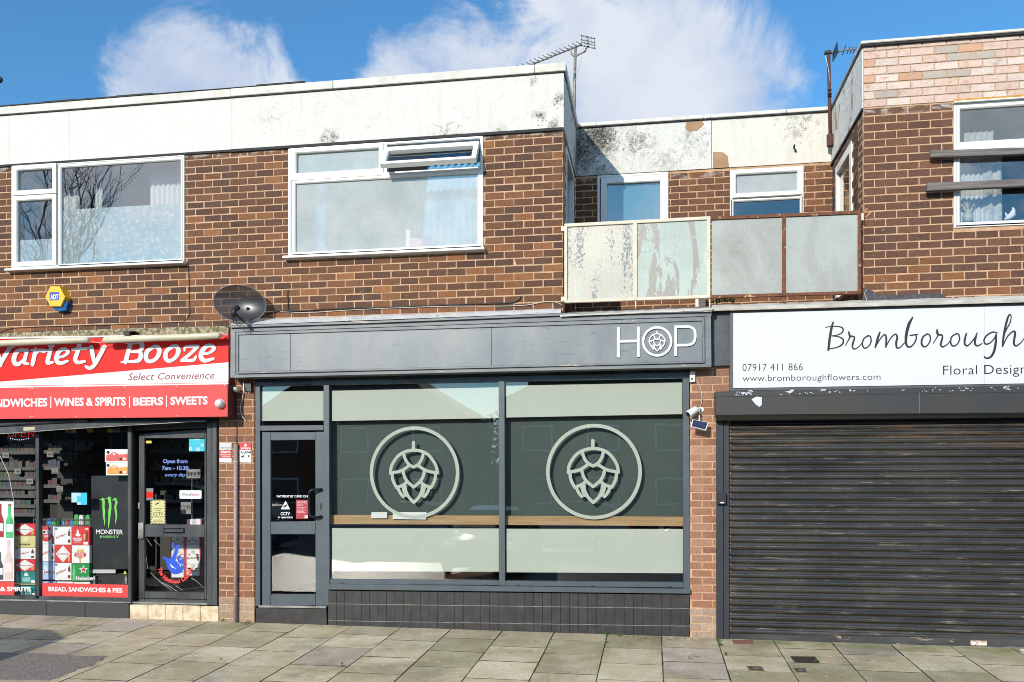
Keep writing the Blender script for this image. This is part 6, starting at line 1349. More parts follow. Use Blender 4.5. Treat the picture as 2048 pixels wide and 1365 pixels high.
        pp('printed_blob', [(222, y2 - 4), (220, y2 - 12), (223, y1 + 7), (227.5, y1 + 4.5), (232, y1 + 7), (235.5, y2 - 12), (233, y2 - 4)], gy + .0026, .0008, cm, s)
        pp('blob_outline', circle(227.7, y1 + 9, 2.4, 10), gy + .0014, .0008, WHITE, s); pp('blob_dot', circle(227.7, y1 + 9, .9, 8), gy + .0004, .0008, BLACK, s)
        pp('price_dot', circle(216, y1 + 6, 3.2, 10), gy + .0026, .0008, BLACK, s); pp('price_dot', circle(241.5, y2 - 6, 3, 10), gy + .0026, .0008, BLACK, s)
        for k in range(6): pp('letter_mark', [(238 + k * 2.6, y1 + 7 - k * .5), (239.6 + k * 2.6, y1 + 6.4 - k * .5), (240.4 + k * 2.6, y1 + 11.5 - k * .5), (238.8 + k * 2.6, y1 + 12 - k * .5)], gy + .0026, .0008, WHITE, s)
        pp('print_panel', [(246, y2 - 8.5), (252, y2 - 8.5), (252, y2 - 4), (246, y2 - 4)], gy + .0026, .0008, PAPER, s)
    CY = M('cyan_print', (.02, .50, .68), .4, (.05, .58, .74), 8); CYL = M('cyan_light', (.45, .70, .78), .4); NOTE = M('shelf_note', (.24, .24, .23), .7)
    def cyan(x0, x1, y1, y2, yy, par, flip):
        s = pp('payment_sticker', [(x0, y1), (x1, y1), (x1, y2), (x0, y2)], yy, .001, CY, par)
        w, h = x1 - x0, y2 - y1
        for (a, b, c_, d) in (((0, .36, 0, 1), (.36, .6, 0, .3), (0, .62, .8, 1)) if flip else ((0, .2, .65, .95), (.45, .7, .7, 1), (.3, .7, 0, .12), (.75, .95, .4, .62))): pp('pale_square', [(x0 + a * w, y1 + c_ * h), (x0 + b * w, y1 + c_ * h), (x0 + b * w, y1 + d * h), (x0 + a * w, y1 + d * h)], yy - .0012 - .0003 * a, .0008, CYL, s)
    cyan(143, 174, 986, 1010, gy + .005, T, True); cyan(378, 409, 878, 903, dy + .004, Dr, False)
    # door graphics
    BL = M('blue_lettering', (.16, .27, .70), .5)
    text('Open from', 325.8, 926.6, 375, 926.6, 7.8, dy - .003, BL, Dr, bold=.022, space=.95); text('7am - 10.30', 323.8, 940.4, 377, 940.4, 7.8, dy - .003, BL, Dr, bold=.022, space=.95)
    text('every day', 329.8, 953.3, 372.3, 953.3, 7.2, dy - .003, BL, Dr, bold=.008, shear=.25, space=.98)
    pp('small_sticker', [(292, 882), (303, 882), (303, 887), (292, 887)], dy + .003, .001, M('yellow_print', (.75, .62, .10), .5), Dr)
    s = pp('small_sticker', [(292.8, 977), (306.5, 977), (306.5, 1001), (292.8, 1001)], dy + .003, .001, M('slate_print', (.20, .22, .25), .5), Dr); pp('red_block', [(292.8, 984), (306.5, 984), (306.5, 996), (292.8, 996)], dy + .0018, .0008, REDP, s)
    YL = M('pale_yellow_print', (.74, .68, .32), .5); INK = MATS['black_print']
    s = pp('camera_notice', [(301, 1000), (331, 1000), (330.5, 1048), (301, 1048)], dy + .003, .001, YL, Dr)
    hz = MB()
    for k in range(9):
        for (xa) in (301.2, 328.7): hz.prism([W(xa, 1001.5 + k * 5.2, dy + .0012), W(xa + 2, 1000.5 + k * 5.2, dy + .0012), W(xa + 2, 1003 + k * 5.2, dy + .0012), W(xa, 1004 + k * 5.2, dy + .0012)], (0, .001, 0))
    for k in range(6):
        for ya in (1000.2, 1046): hz.prism([W(303 + k * 4.6, ya + 1.8, dy + .0010), W(304.5 + k * 4.6, ya, dy + .0010), W(306.5 + k * 4.6, ya, dy + .0010), W(305 + k * 4.6, ya + 1.8, dy + .0010)], (0, .001, 0))
    hz.out('hazard_border', INK, s); pp('camera_symbol', [(310, 1008.5), (317.5, 1004.8), (318.8, 1006.8), (311.3, 1010.2)], dy + .001, .001, INK, s)
    text('PLEASE BE', 308, 1018.6, 324.5, 1018.6, 2.4, dy + .0008, INK, s); text('AWARE', 311, 1023, 321.5, 1023, 2.4, dy + .0008, INK, s); text('CCTV', 306.5, 1031.2, 325.6, 1031.2, 6, dy + .0008, INK, s, bold=.012); text('IN OPERATION', 304.5, 1035.5, 327.5, 1035.5, 2.5, dy + .0008, INK, s)
    text('ALL THEFTS WILL', 306, 1041.5, 326, 1041.5, 1.9, dy + .0008, INK, s); text('BE PROSECUTED', 307, 1044.6, 325, 1044.6, 1.9, dy + .0008, INK, s)
    s = pp('newspaper_sticker', [(359, 982), (360.5, 981), (401.5, 981), (403, 982), (403, 996.5), (401.5, 998), (360.5, 998), (359, 996.5)], dy + .003, .001, PAPER, Dr)
    text('Wirral', 363, 992, 381, 992, 5.8, dy + .0012, M('ink_grey', (.10, .10, .10), .5), s); text('Globe', 381.5, 992, 398.5, 992, 5.8, dy + .0012, M('ink_pink', (.60, .12, .18), .5), s)
    # national lottery style graphic as lettering and hand shape
    f = zf(250, 1020, 5.935, dy - .002); HB = M('royal_blue', (.02, .09, .62), .4)
    st = [q([(565, 405), (568, 430), (572, 460)], [26, 30, 26]), q([(628, 430), (605, 500), (585, 560), (570, 640)], [34, 44, 48, 50]),
          q([(460, 570), (500, 590), (520, 640), (550, 700), (600, 735), (660, 715), (688, 660)], [26, 38, 52, 62, 64, 54, 34]), q([(560, 600), (600, 650), (640, 690)], [60, 70, 50]),
          q([(650, 560), (658, 590), (655, 620)], [32, 36, 34]), q([(690, 590), (685, 620), (680, 640)], [22, 26, 24]), q([(625, 560), (635, 590), (640, 620)], [16, 22, 20])]
    strokes('hand_emblem', st, f, dy - .003, .001, HB, Dr, flat=True)
    wl_ = [q([(545, 645), (560, 675), (580, 690)], [8, 14, 6]), q([(655, 575), (664, 590)], [6, 6]), q([(688, 662), (694, 645)], [5, 7])]
    strokes('emblem_highlight', wl_, f, dy - .008, .001, WHITE, Dr)
    RD = M('bright_red_print', (.80, .04, .03), .5); word = 'The National Lottery'; n = len(word); cx_, cy_, Rr = 598, 660, 190
    w_tot = 0; widths = []
    for ch in word: widths.append(.35 if ch in 'li ' else (.45 if ch in 'tr' else (.75 if ch in 'TNL' else .58)))
    tot = sum(widths); a0, a1 = math.radians(172), math.radians(8); acc = 0; mbt = MB()
    for ch, wd_ in zip(word, widths):
        ang = a0 + (a1 - a0) * ((acc + wd_ / 2) / tot); acc += wd_
        if ch == ' ': continue
        vs, fs = textverts(ch, .05, 0, 1, 2)
        xm_ = (min(v.x for v in vs) + max(v.x for v in vs)) / 2
        px, py = cx_ + Rr * math.cos(ang) * .98, cy_ + Rr * math.sin(ang); tx, ty = math.sin(ang), -math.cos(ang)
        out = []
        for v in vs:
            u, w_ = (v.x - xm_) * 62, (v.y - .35) * 62; a_, b_ = px + tx * u - math.cos(ang) * w_, py + ty * u - math.sin(ang) * w_
            g_ = f(a_, b_); out.append((g_[0], dy - .0028, g_[1]))
        mbt.add(out, fs)
    mesh('arc_lettering', mbt.v, mbt.f, RD, Dr)
    # scratches on the door glass
    sc_ = [q([(300, 745), (380, 820), (450, 880), (560, 960)], [3, 4, 5, 2]), q([(440, 865), (540, 915), (620, 970)], [4, 5, 2]), q([(605, 905), (690, 955)], [4, 2]), q([(790, 810), (860, 855), (935, 930)], [6, 3, 2]), q([(345, 355), (420, 430)], [4, 2]), q([(250, 330), (320, 430)], [2, 3]), q([(270, 700), (255, 560)], [2, 1])]
    strokes('glass_scratches', sc_, f, dy - .003, .0005, M('scratch', (.5, .5, .5), .5), Dr)
    # ---------------- interior
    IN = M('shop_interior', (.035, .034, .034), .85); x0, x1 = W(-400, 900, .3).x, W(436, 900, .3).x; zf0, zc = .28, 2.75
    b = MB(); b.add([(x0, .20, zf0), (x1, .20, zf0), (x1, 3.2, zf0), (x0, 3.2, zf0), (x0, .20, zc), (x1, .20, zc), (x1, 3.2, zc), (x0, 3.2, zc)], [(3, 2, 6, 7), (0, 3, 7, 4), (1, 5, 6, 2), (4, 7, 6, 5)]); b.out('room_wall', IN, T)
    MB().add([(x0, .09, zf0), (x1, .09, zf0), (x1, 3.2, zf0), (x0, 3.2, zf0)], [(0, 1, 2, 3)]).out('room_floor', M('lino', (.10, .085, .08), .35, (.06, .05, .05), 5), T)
    # open sign of red diodes
    o_ = thing('open_sign', 'red dotted illuminated open sign half hidden at top left window', 'sign', W(43, 880, .15))
    em = bpy.data.materials.new('red_diode'); em.use_nodes = True; p = em.node_tree.nodes['Principled BSDF']; p.inputs['Base Color'].default_value = (.1, 0, 0, 1); p.inputs['Emission Color'].default_value = (1, .03, .04, 1); p.inputs['Emission Strength'].default_value = 1.2
    em2 = bpy.data.materials.new('white_diode'); em2.use_nodes = True; p = em2.node_tree.nodes['Principled BSDF']; p.inputs['Emission Color'].default_value = (.75, .8, 1, 1); p.inputs['Emission Strength'].default_value = 2
    mr_, mw = MB(), MB()
    def dot(mb, a, b, r=.004): c = W(a, b, .15); mb.tube([c, c + Vector((0, -.004, 0))], r, 5)
    def dline(a, b, n):
        for k in range(n + 1): dot(mr_, a[0] + (b[0] - a[0]) * k / n, a[1] + (b[1] - a[1]) * k / n)
    for k in range(16): t_ = 2 * math.pi * k / 16; dot(mr_, 22 + 5.5 * math.cos(t_), 868 + 6.5 * math.sin(t_))
    dline((31, 874), (32.5, 862), 6); dline((32.5, 862), (38, 863), 2); dline((38, 863), (37.5, 868), 2); dline((37.5, 868), (32, 868.5), 2)
    dline((43, 874), (44, 862), 6); dline((43, 874), (52, 874), 4); dline((44, 868), (51, 867.5), 3); dline((44, 862), (52, 862), 3); dline((57, 874), (59, 861), 6); dline((59, 861), (67, 874), 7); dline((67, 874), (69, 861), 6)
    for k in range(9): dot(mw, 21 + k * 4.5, 877 + 3.3 * math.sin(math.pi * k / 8), .005)
    mr_.out('red_dots', em, o_); mw.out('white_dots', em2, o_); MB().box(W(14, 880, .16).x, W(71, 880, .16).x, .16, .17, W(14, 882, .16).z, W(14, 858, .16).z).out('back_panel', BLACK, o_)
    # black fridge with drinks graphic
    fy = .22; F = thing('drinks_fridge', 'tall black drinks fridge seen side-on with green claw marks', 'fridge', W(218, 1169, fy))
    pp('cabinet', [(182, 952), (256, 951), (257, 1139), (183, 1139)], fy, .6, M('fridge_black', (.018, .022, .024), .3, (.03, .035, .036), 3, flake=(.10, .12, .12), flakescale=6, flakethr=.66), F, .004)
    pp('base', [(183, 1146), (257, 1147), (257, 1171), (183, 1170)], fy + .04, .5, BLACK, F); pp('price_strip', [(183, 1139.6), (231, 1139.6), (231, 1147), (183, 1147)], fy - .002, .004, M('strip_grey', (.50, .50, .48), .5), F)
    for a in (186, 249.5): pp('leg', [(a, 1152), (a + 4.5, 1152), (a + 4.5, 1168), (a, 1168)], fy + .0, .03, STEEL, F)
    pp('warning_sticker', [(250, 1141.5), (253.5, 1148.5), (246.5, 1148.5)], fy - .003, .004, M('warn_yellow', (.70, .65, .08), .5), F)
    text('FORD', 185, 1145.8, 201, 1145.8, 4.2, fy - .004, M('faint_grey', (.30, .30, .30), .5), F) if False else None
    GN = M('lime_green', (.22, .62, .08), .4, (.14, .55, .12), 12); fa = zf(0, 830, 6.826, fy - .003)
    def claw(xs, w): return q(xs, w)
    cl = [claw([(1358, 1160), (1400, 1152), (1440, 1150)], [5, 14, 8]), claw([(1405, 1155), (1415, 1200), (1412, 1260), (1420, 1320), (1418, 1390), (1428, 1450), (1432, 1520)], [34, 36, 30, 34, 26, 18, 3]),
          claw([(1450, 1148), (1490, 1138), (1520, 1135)], [5, 14, 8]), claw([(1490, 1140), (1500, 1190), (1505, 1260), (1498, 1320), (1492, 1400), (1485, 1480), (1480, 1550)], [36, 38, 34, 38, 28, 20, 3]),
          claw([(1530, 1170), (1560, 1150), (1590, 1148)], [5, 14, 8]), claw([(1572, 1150), (1590, 1200), (1575, 1250), (1582, 1320), (1590, 1380), (1582, 1440), (1575, 1495)], [28, 32, 26, 28, 22, 16, 3])]
    strokes('claw_emblem', cl, fa, fy - .003, .001, GN, F, flat=True)
    text('MONSTER', 192, 1068.3, 246, 1069, 9, fy - .003, WHITE, F, bold=.01, space=.95); text('ENERGY', 200, 1075.8, 238, 1075.8, 4, fy - .003, GN, F, bold=.03, space=1.25)
    # cartons
    COLS = {'white': (.74, .745, .74), 'red': (.62, .03, .035), 'olive': (.58, .52, .22), 'teal': (.0, .20, .17), 'green': (.01, .24, .045), 'blue': (.38, .52, .72)}
    CM = {k: M('carton_' + k, v, .45, tuple(x * .93 for x in v), 3) for k, v in COLS.items()}; BROWN = M('amber_bottle', (.16, .05, .02), .35); GOLD = M('gold_print', (.62, .38, .08), .45); CREAMP = M('cream_print', (.70, .62, .42), .5)
    RI = M('red_print', (.60, .03, .04), .5)
    def carton(x0, x1, ya, yb, yy, col, kind, label, dep=.3):
        t = thing('beer_carton', label, 'carton', W((x0 + x1) / 2, yb, yy), 'beer cartons stacked in the off-licence')
        pp('box', [(x0 + .2, ya + .3), (x1 - .2, ya + .3), (x1 - .2, yb - .2), (x0 + .2, yb - .2)], yy, dep, CM[col], t, .004)
        w, h = x1 - x0, yb - ya; q1, q2, q3 = yy - .0015, yy - .003, yy - .0045
        P_ = lambda nm, pl, y_, m_: pp(nm, [(x0 + a * w, ya + b * h) for a, b in pl], y_, .001, m_, t)
        T_ = lambda s, a, b, bl, cap, m_, bold=.0, shear=0: text(s, x0 + a * w, ya + bl * h, x0 + b * w, ya + bl * h, cap * h, q3, m_, t, bold=bold, shear=shear)
        if kind == 'diamond':
            P_('diamond', [(.5, .03), (.93, .5), (.5, .97), (.07, .5)], q1, CM['white']); P_('diamond_inner', [(.5, .12), (.84, .5), (.5, .88), (.16, .5)], q2, RI if col != 'red' else CREAMP)
            P_('diamond_core', [(.5, .16), (.80, .5), (.5, .84), (.20, .5)], q2 - .001, CM['white']); text('Cruzcampo', x0 + .16 * w, ya + .54 * h, x0 + .84 * w, ya + .54 * h, .10 * h if w < 40 else .1 * h, q3 - .001, RI, t, bold=.01)
            P_('printed_glass', [(.80, .62), (.92, .62), (.90, .92), (.82, .92)], q2 - .0015, GOLD)
        elif kind == 'script':
            text('SanMiguel', x0 + .07 * w, ya + .68 * h, x0 + .68 * w, ya + .42 * h, .12 * h, q3, M('crimson', (.55, .04, .07), .5), t, shear=.25)
            P_('printed_bottle', [(.80, .28), (.84, .22), (.84, .12), (.88, .12), (.88, .22), (.93, .28), (.93, .88), (.79, .88)], q1, BROWN); P_('printed_label', [(.795, .50), (.925, .50), (.925, .70), (.795, .70)], q2, CM['white'])
            P_('corner_print', [(.03, .05), (.17, .05), (.17, .16), (.03, .16)], q1, M('slate_ink', (.12, .16, .18), .5))
        elif kind == 'olive':
            P_('crest', [(.40, .15), (.62, .12), (.70, .28), (.60, .45), (.42, .50), (.36, .30)], q1, M('olive_light', (.68, .64, .40), .5)); T_('STRONGBOW', .22, .74, .80, .14, MATS['black_print'], .02)
        elif kind == 'teal':
            P_('printed_bottle', [(.06, .95), (.06, .45), (.10, .30), (.10, .05), (.18, .05), (.18, .30), (.24, .45), (.24, .95)], q1, M('teal_print', (.20, .55, .50), .5)); P_('emblem', [(.45, .40), (.48, .18), (.55, .08), (.62, .18), (.68, .40)], q1, M('pale_teal', (.55, .70, .66), .5))
            P_('title_plate', [(.38, .50), (.76, .50), (.76, .85), (.38, .85)], q1, M('teal_sky', (.22, .48, .50), .5)); P_('barcode', [(.80, .72), (.97, .72), (.97, .96), (.80, .96)], q1, CM['white'])
        elif kind == 'redman':
            P_('seated_figure', [(.24, .52), (.22, .40), (.30, .34), (.28, .24), (.34, .14), (.40, .24), (.42, .36), (.50, .44), (.48, .52)], q1, M('figure_white', (.74, .72, .70), .5)); T_('MADRI', .08, .56, .76, .17, CM['white'], .03); T_('CERVEZA', .12, .52, .86, .06, CREAMP, .02)
            P_('printed_bottle', [(.80, .38), (.83, .28), (.87, .28), (.90, .38), (.90, .76), (.80, .76)], q1, BROWN); P_('printed_glass', [(.66, .40), (.78, .40), (.76, .72), (.68, .72)], q1, GOLD); P_('barcode', [(.66, .82), (.92, .82), (.92, .96), (.66, .96)], q1, CM['white']); P_('print_block', [(.74, .10), (.94, .08), (.94, .17), (.74, .17)], q1, CREAMP)
        elif kind == 'chalice':
            P_('printed_chalice', [(.32, .18), (.64, .18), (.70, .40), (.60, .66), (.52, .80), (.52, .95), (.44, .95), (.44, .80), (.36, .66), (.27, .40)], q1, GOLD); P_('foam', [(.31, .17), (.65, .17), (.66, .28), (.30, .28)], q2, CREAMP); P_('red_ribbon', [(.20, .40), (.76, .40), (.82, .56), (.70, .66), (.26, .66), (.14, .56)], q2, RI); T_('STELLA', .26, .70, .50, .09, CM['white'], .03); T_('ARTOIS', .26, .70, .62, .09, CM['white'], .03)
        elif kind == 'star':
            S5 = []; S6 = []
            for k in range(10):
                r = (.26, .11)[k % 2]; a = -math.pi / 2 + k * math.pi / 5; S5.append((.66 + r * math.cos(a), .34 + r * math.sin(a))); S6.append((.66 + r * .68 * math.cos(a), .34 + r * .68 * math.sin(a)))
            P_('star_outline', S5, q1, CM['white']); P_('red_star', S6, q2, RI); P_('printed_bottle', [(.06, .95), (.06, .42), (.10, .28), (.10, .06), (.17, .06), (.17, .28), (.22, .42), (.22, .95)], q1, M('leaf_green_print', (.12, .50, .18), .4)); T_('Heineken', .25, 1.28, .93, .22, CM['white'], .03)
        elif kind == 'round':
            P_('red_disc', [(a * .45 + .40, b * .45 + .42) for a, b in [(math.cos(t_ * .3927), math.sin(t_ * .3927)) for t_ in range(16)]], q1, RI); P_('name_plate', [(0, .20), (.80, .20), (.80, .44), (0, .44)], q2, CM['white']); T_('AMSTEL', .02, .78, .40, .16, MATS['black_print'], .01); T_('BIER', .30, .70, .62, .12, CM['white'], .02)
            P_('printed_bottle', [(.80, .62), (.84, .52), (.90, .52), (.95, .62), (.95, .98), (.80, .98)], q2, BROWN)
        elif kind == 'peak':
            P_('mountain', [(.05, .55), (.35, .20), (.55, .40), (.75, .25), (.98, .55), (.98, .7), (.05, .7)], q1, M('snow_blue', (.62, .72, .82), .5)); T_('Coors', .0, 1.0, .66, .24, M('brick_red_ink', (.35, .05, .04), .5), .0, .3)
        elif kind == 'bud':
            P_('side_band', [(0, 0), (.07, 0), (.07, 1), (0, 1)], q1, RI); P_('side_band', [(.93, 0), (1, 0), (1, 1), (.93, 1)], q1, RI); P_('crest', [(.40, .08), (.60, .08), (.65, .22), (.5, .36), (.35, .22)], q1, M('grey_crest', (.50, .50, .50), .5)); text('Budweiser', x0 + .09 * w, ya + .66 * h, x0 + .91 * w, ya + .62 * h, .16 * h, q3, M('red_ink_soft', (.35, .15, .15), .5), t, shear=.3)
            P_('red_bow', [(.08, .38), (.30, .30), (.36, .40)], q1, RI); P_('red_bow', [(.92, .38), (.70, .30), (.64, .40)], q1, RI)
        return t
    y1 = .14
    for (a, b, col, kind, lab) in ((1047.7, 1071.6, 'red', 'diamond', 'red carton with white diamond label, topmost of the left stack'), (1071.6, 1095.8, 'olive', 'olive', 'olive yellow cider carton second from top of left stack'), (1095.8, 1119, 'white', 'script', 'white carton with red script, middle of the left stack'),
                                   (1119, 1143, 'red', 'diamond', 'red carton with white diamond label below white one in left stack'), (1143, 1167.5, 'teal', 'teal', 'dark teal carton standing on the shelf board of left stack')):
        carton(28.7, 71, a, b, y1, col, kind, lab)
    tag(pp('shelf_board', [(28.5, 1167.7), (71, 1167.7), (71, 1170.3), (28.5, 1170.3)], y1 - .01, .3, WOODB), 'thin wooden shelf board between the two teal cartons', 'shelf board')
    carton(37, 71, 1171.5, 1192, y1, 'teal', 'teal', 'dark teal carton on the bottom below shelf board')
    gr = [(80.5, 109, .20, [(1053, 1088.5, 'white', 'round', 'white and red carton behind the black window post'), (1088.5, 1123.5, 'white', 'script', 'white script carton half hidden behind window post'), (1123.5, 1160, 'blue', 'peak', 'pale blue mountain carton low behind window post')]),
          (109, 143, .17, [(1054, 1090.3, 'white', 'script', 'white script carton on top of middle stack in right window'), (1090.3, 1126, 'red', 'diamond', 'red diamond-label carton in middle of the right window stack'), (1126, 1161.5, 'white', 'script', 'white script carton at bottom of middle stack in right window')]),
          (143, 179, .17, [(1053.5, 1091, 'red', 'redman', 'red carton with seated white figure beside the fridge'), (1091, 1127.5, 'white', 'chalice', 'white carton with beer chalice print beside the fridge'), (1128, 1163, 'green', 'star', 'green carton with red star beside the fridge')])]
    for x0_, x1_, yy, rows in gr:
        for (a, b, col, kind, lab) in rows: carton(x0_, x1_, a, b, yy, col, kind, lab)
    for k, (x0_, x1_) in enumerate(((82, 112), (113, 146), (147, 180))): carton(x0_, x1_, 1163.5, 1199, .20, 'white' if k else 'blue', 'plain', ['pale blue carton at the bottom left behind red strip', 'white carton at the bottom middle behind red strip', 'white carton at bottom right behind red strip'][k])
    yb_ = .75
    for (x0_, x1_, rows) in ((341, 369, [(1074, 1099), (1099, 1129.5), (1129.5, 1156)]), (371, 401, [(1074, 1099), (1099, 1129), (1129, 1152)])):
        for k, (a, b) in enumerate(rows): carton(x0_, x1_, a, b, .5, 'white', 'bud', '%s red-edged white beer carton of the %s stack behind the door' % (['top', 'middle', 'bottom'][k], 'left' if x0_ < 350 else 'right'), .3)
    carton(372, 403, 1038.5, 1072, .5, 'white', 'bud', 'red-edged white beer carton on top of right stack behind letter plate')
    # price cards on stand
    t = thing('price_stand', 'metal price stand with two handwritten cards behind the door glass', 'price stand', W(384, 1038, .45)); CARD = M('grey_card', (.26, .25, .24), .7)
    MB().tube([W(384, 1038, .46), W(384, 942, .46)], .006, 6).out('pole', STEEL, t)
    for pl, s, x0_, x1_, bl in (([(373, 939), (400.5, 939), (400.5, 957), (373, 957)], '14.49', 376, 398.5, 954), ([(361.5, 1004.6), (382, 1004.6), (382, 1028.5), (361.5, 1028.5)], '12.99', 363, 380.5, 1020)):
        c = pp('price_card', pl, .44, .003, CARD, t); text(s, x0_, bl, x1_, bl, 9.5, .437, MATS['black_print'], c)
    # wire basket
    t = thing('wire_basket', 'chrome wire display basket above the cartons in right window', 'basket', W(130, 1054, .35))
    m_ = MB()
    for py in (1038.5, 1040.5): m_.tube([W(68, py, .3), W(183, py, .3)], .0035, 5)
    m_.tube([W(88, 1051, .3), W(183, 1051, .3)], .003, 5)
    for k in range(30): x = 68 + k * 3.9; m_.tube([W(x, 1037.5, .3), W(x, 1052, .3)], .0018, 4)
    for x in (67.5, 134): m_.tube([W(x, 1036, .295), W(x, 1054, .295)], .005, 5)
    m_.out('wires', STEEL, t)
    PK = [M('packet_' + n_, c_, .4) for n_, c_ in (('blue', (.05, .25, .6)), ('yellow', (.7, .5, .05)), ('red', (.5, .04, .04)), ('white', (.7, .7, .7)), ('green', (.08, .4, .1)), ('pink', (.6, .2, .3)), ('cyan', (.1, .5, .6)))]
    n_ = ['blue', 'yellow', 'red', 'white', 'green', 'pink', 'cyan']
    for k in range(9):
        x = 92 + k * 9.5 + R.uniform(-2, 2); py = 1050; i = R.randrange(7); h_ = R.uniform(6, 12) if k < 6 else R.uniform(14, 20)
        pl = [(x, py), (x + 1, py - h_), (x + 5, py - h_ - 1.5), (x + 9, py - h_ + 1), (x + 10, py)]
        tag(pp('snack_bag', pl, .32, .05, PK[i], bev=.004), 'crumpled %s snack bag in the chrome basket, %s from its left end' % (n_[i], ['first', 'second', 'third', 'fourth', 'fifth', 'sixth', 'seventh', 'eighth', 'ninth'][k]), 'snack bag', 'snack bags in the basket')
    # shelves with packets, the indoor shade put into their dark colours
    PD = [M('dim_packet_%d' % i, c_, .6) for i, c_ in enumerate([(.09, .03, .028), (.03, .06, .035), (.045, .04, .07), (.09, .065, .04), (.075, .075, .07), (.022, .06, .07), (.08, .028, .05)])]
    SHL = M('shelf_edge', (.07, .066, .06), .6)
    me_cache = {}; PNAMES = ['dull red ', 'dull green ', 'dull purple ', 'tan ', 'grey ', 'teal ', 'maroon ']
    def packet(x, y, z, w, h, i, lab):
        key = (i,)
        if key not in me_cache:
            b = MB().box(-.5, .5, -.5, .5, 0, .86); b.add([(-.42, -.4, .86), (.42, -.4, .86), (.42, .4, .86), (-.42, .4, .86), (0, 0, 1.0)], [(0, 1, 4), (1, 2, 4), (2, 3, 4), (3, 0, 4)])
            me = bpy.data.meshes.new('product_packet'); me.from_pydata([tuple(v) for v in b.v], [], b.f); me.materials.append(PD[i]); me_cache[key] = me
        o = bpy.data.objects.new('product_packet', me_cache[key]); COL.objects.link(o); o.location = (x, y, z); o.scale = (w, .08, h)
        tag(o, lab, 'packet', 'packets on the shop shelves')
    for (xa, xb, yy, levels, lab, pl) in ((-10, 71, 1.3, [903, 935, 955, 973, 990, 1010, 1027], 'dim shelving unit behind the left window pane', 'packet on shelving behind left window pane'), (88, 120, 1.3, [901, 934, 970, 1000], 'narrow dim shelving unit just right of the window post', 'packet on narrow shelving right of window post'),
                                          (122, 182, 2.2, [895, 925, 958, 980], 'far dark shelving between the narrow unit and fridge', 'packet on far shelving left of fridge'), (300, 405, 2.4, [900, 935, 965, 1000], 'far dark shelving seen through the door glass', 'packet on far shelving seen through door')):
        t = thing('shelving_unit', lab, 'shelving', W(xa, 1030, yy)); X0, X1 = W(xa, 950, yy).x, W(xb, 950, yy).x
        MB().box(X0, X1, yy + .28, yy + .30, .35, W(xa, 880, yy).z).out('back_panel', M('pegboard', (.05, .048, .045), .8), t)
        for py in levels:
            z = W((xa + xb) / 2, py, yy).z; MB().box(X0, X1, yy, yy + .28, z - .012, z).out('shelf', SHL, t); MB().box(X0, X1, yy - .006, yy, z - .045, z + .004).out('shelf_edge_strip', SHL, t)
            x = X0 + .03
            while x < X1 - .05:
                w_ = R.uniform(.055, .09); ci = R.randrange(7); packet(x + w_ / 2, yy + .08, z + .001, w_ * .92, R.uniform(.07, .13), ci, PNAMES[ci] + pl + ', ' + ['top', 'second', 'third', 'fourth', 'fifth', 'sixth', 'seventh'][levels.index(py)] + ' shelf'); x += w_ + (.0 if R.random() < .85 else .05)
        for k in range(3 if yy < 2 else 0):
            a_ = xa + (xb - xa) * (.18 + .3 * k); py = levels[k % len(levels)] + 3
            nt = pp('shelf_note', [(a_, py), (a_ + 13, py), (a_ + 13, py + 10.5), (a_, py + 10.5)], yy - .02, .003, NOTE, t); 
            for j in range(3): pp('note_line', [(a_ + 2, py + 2.5 + j * 2.6), (a_ + 11, py + 2.5 + j * 2.6), (a_ + 11, py + 3.4 + j * 2.6), (a_ + 2, py + 3.4 + j * 2.6)], yy - .0235, .002, BLACK, nt)
    for k, x in enumerate((140, 174, 214, 228, 130)):
        tag(pp('price_tag', [(x, 858), (x + 12, 857), (x + 12, 865.5), (x, 865)], .5, .004, [PK[1], PK[1], PK[1], NOTE, NOTE][k]), 'hanging %s price tag number %s along the window head' % (['yellow', 'yellow', 'yellow', 'white', 'white'][k], ['two', 'three', 'four', 'five', 'one'][k]), 'price tag', 'price tags under the window head')
build_left_shop()

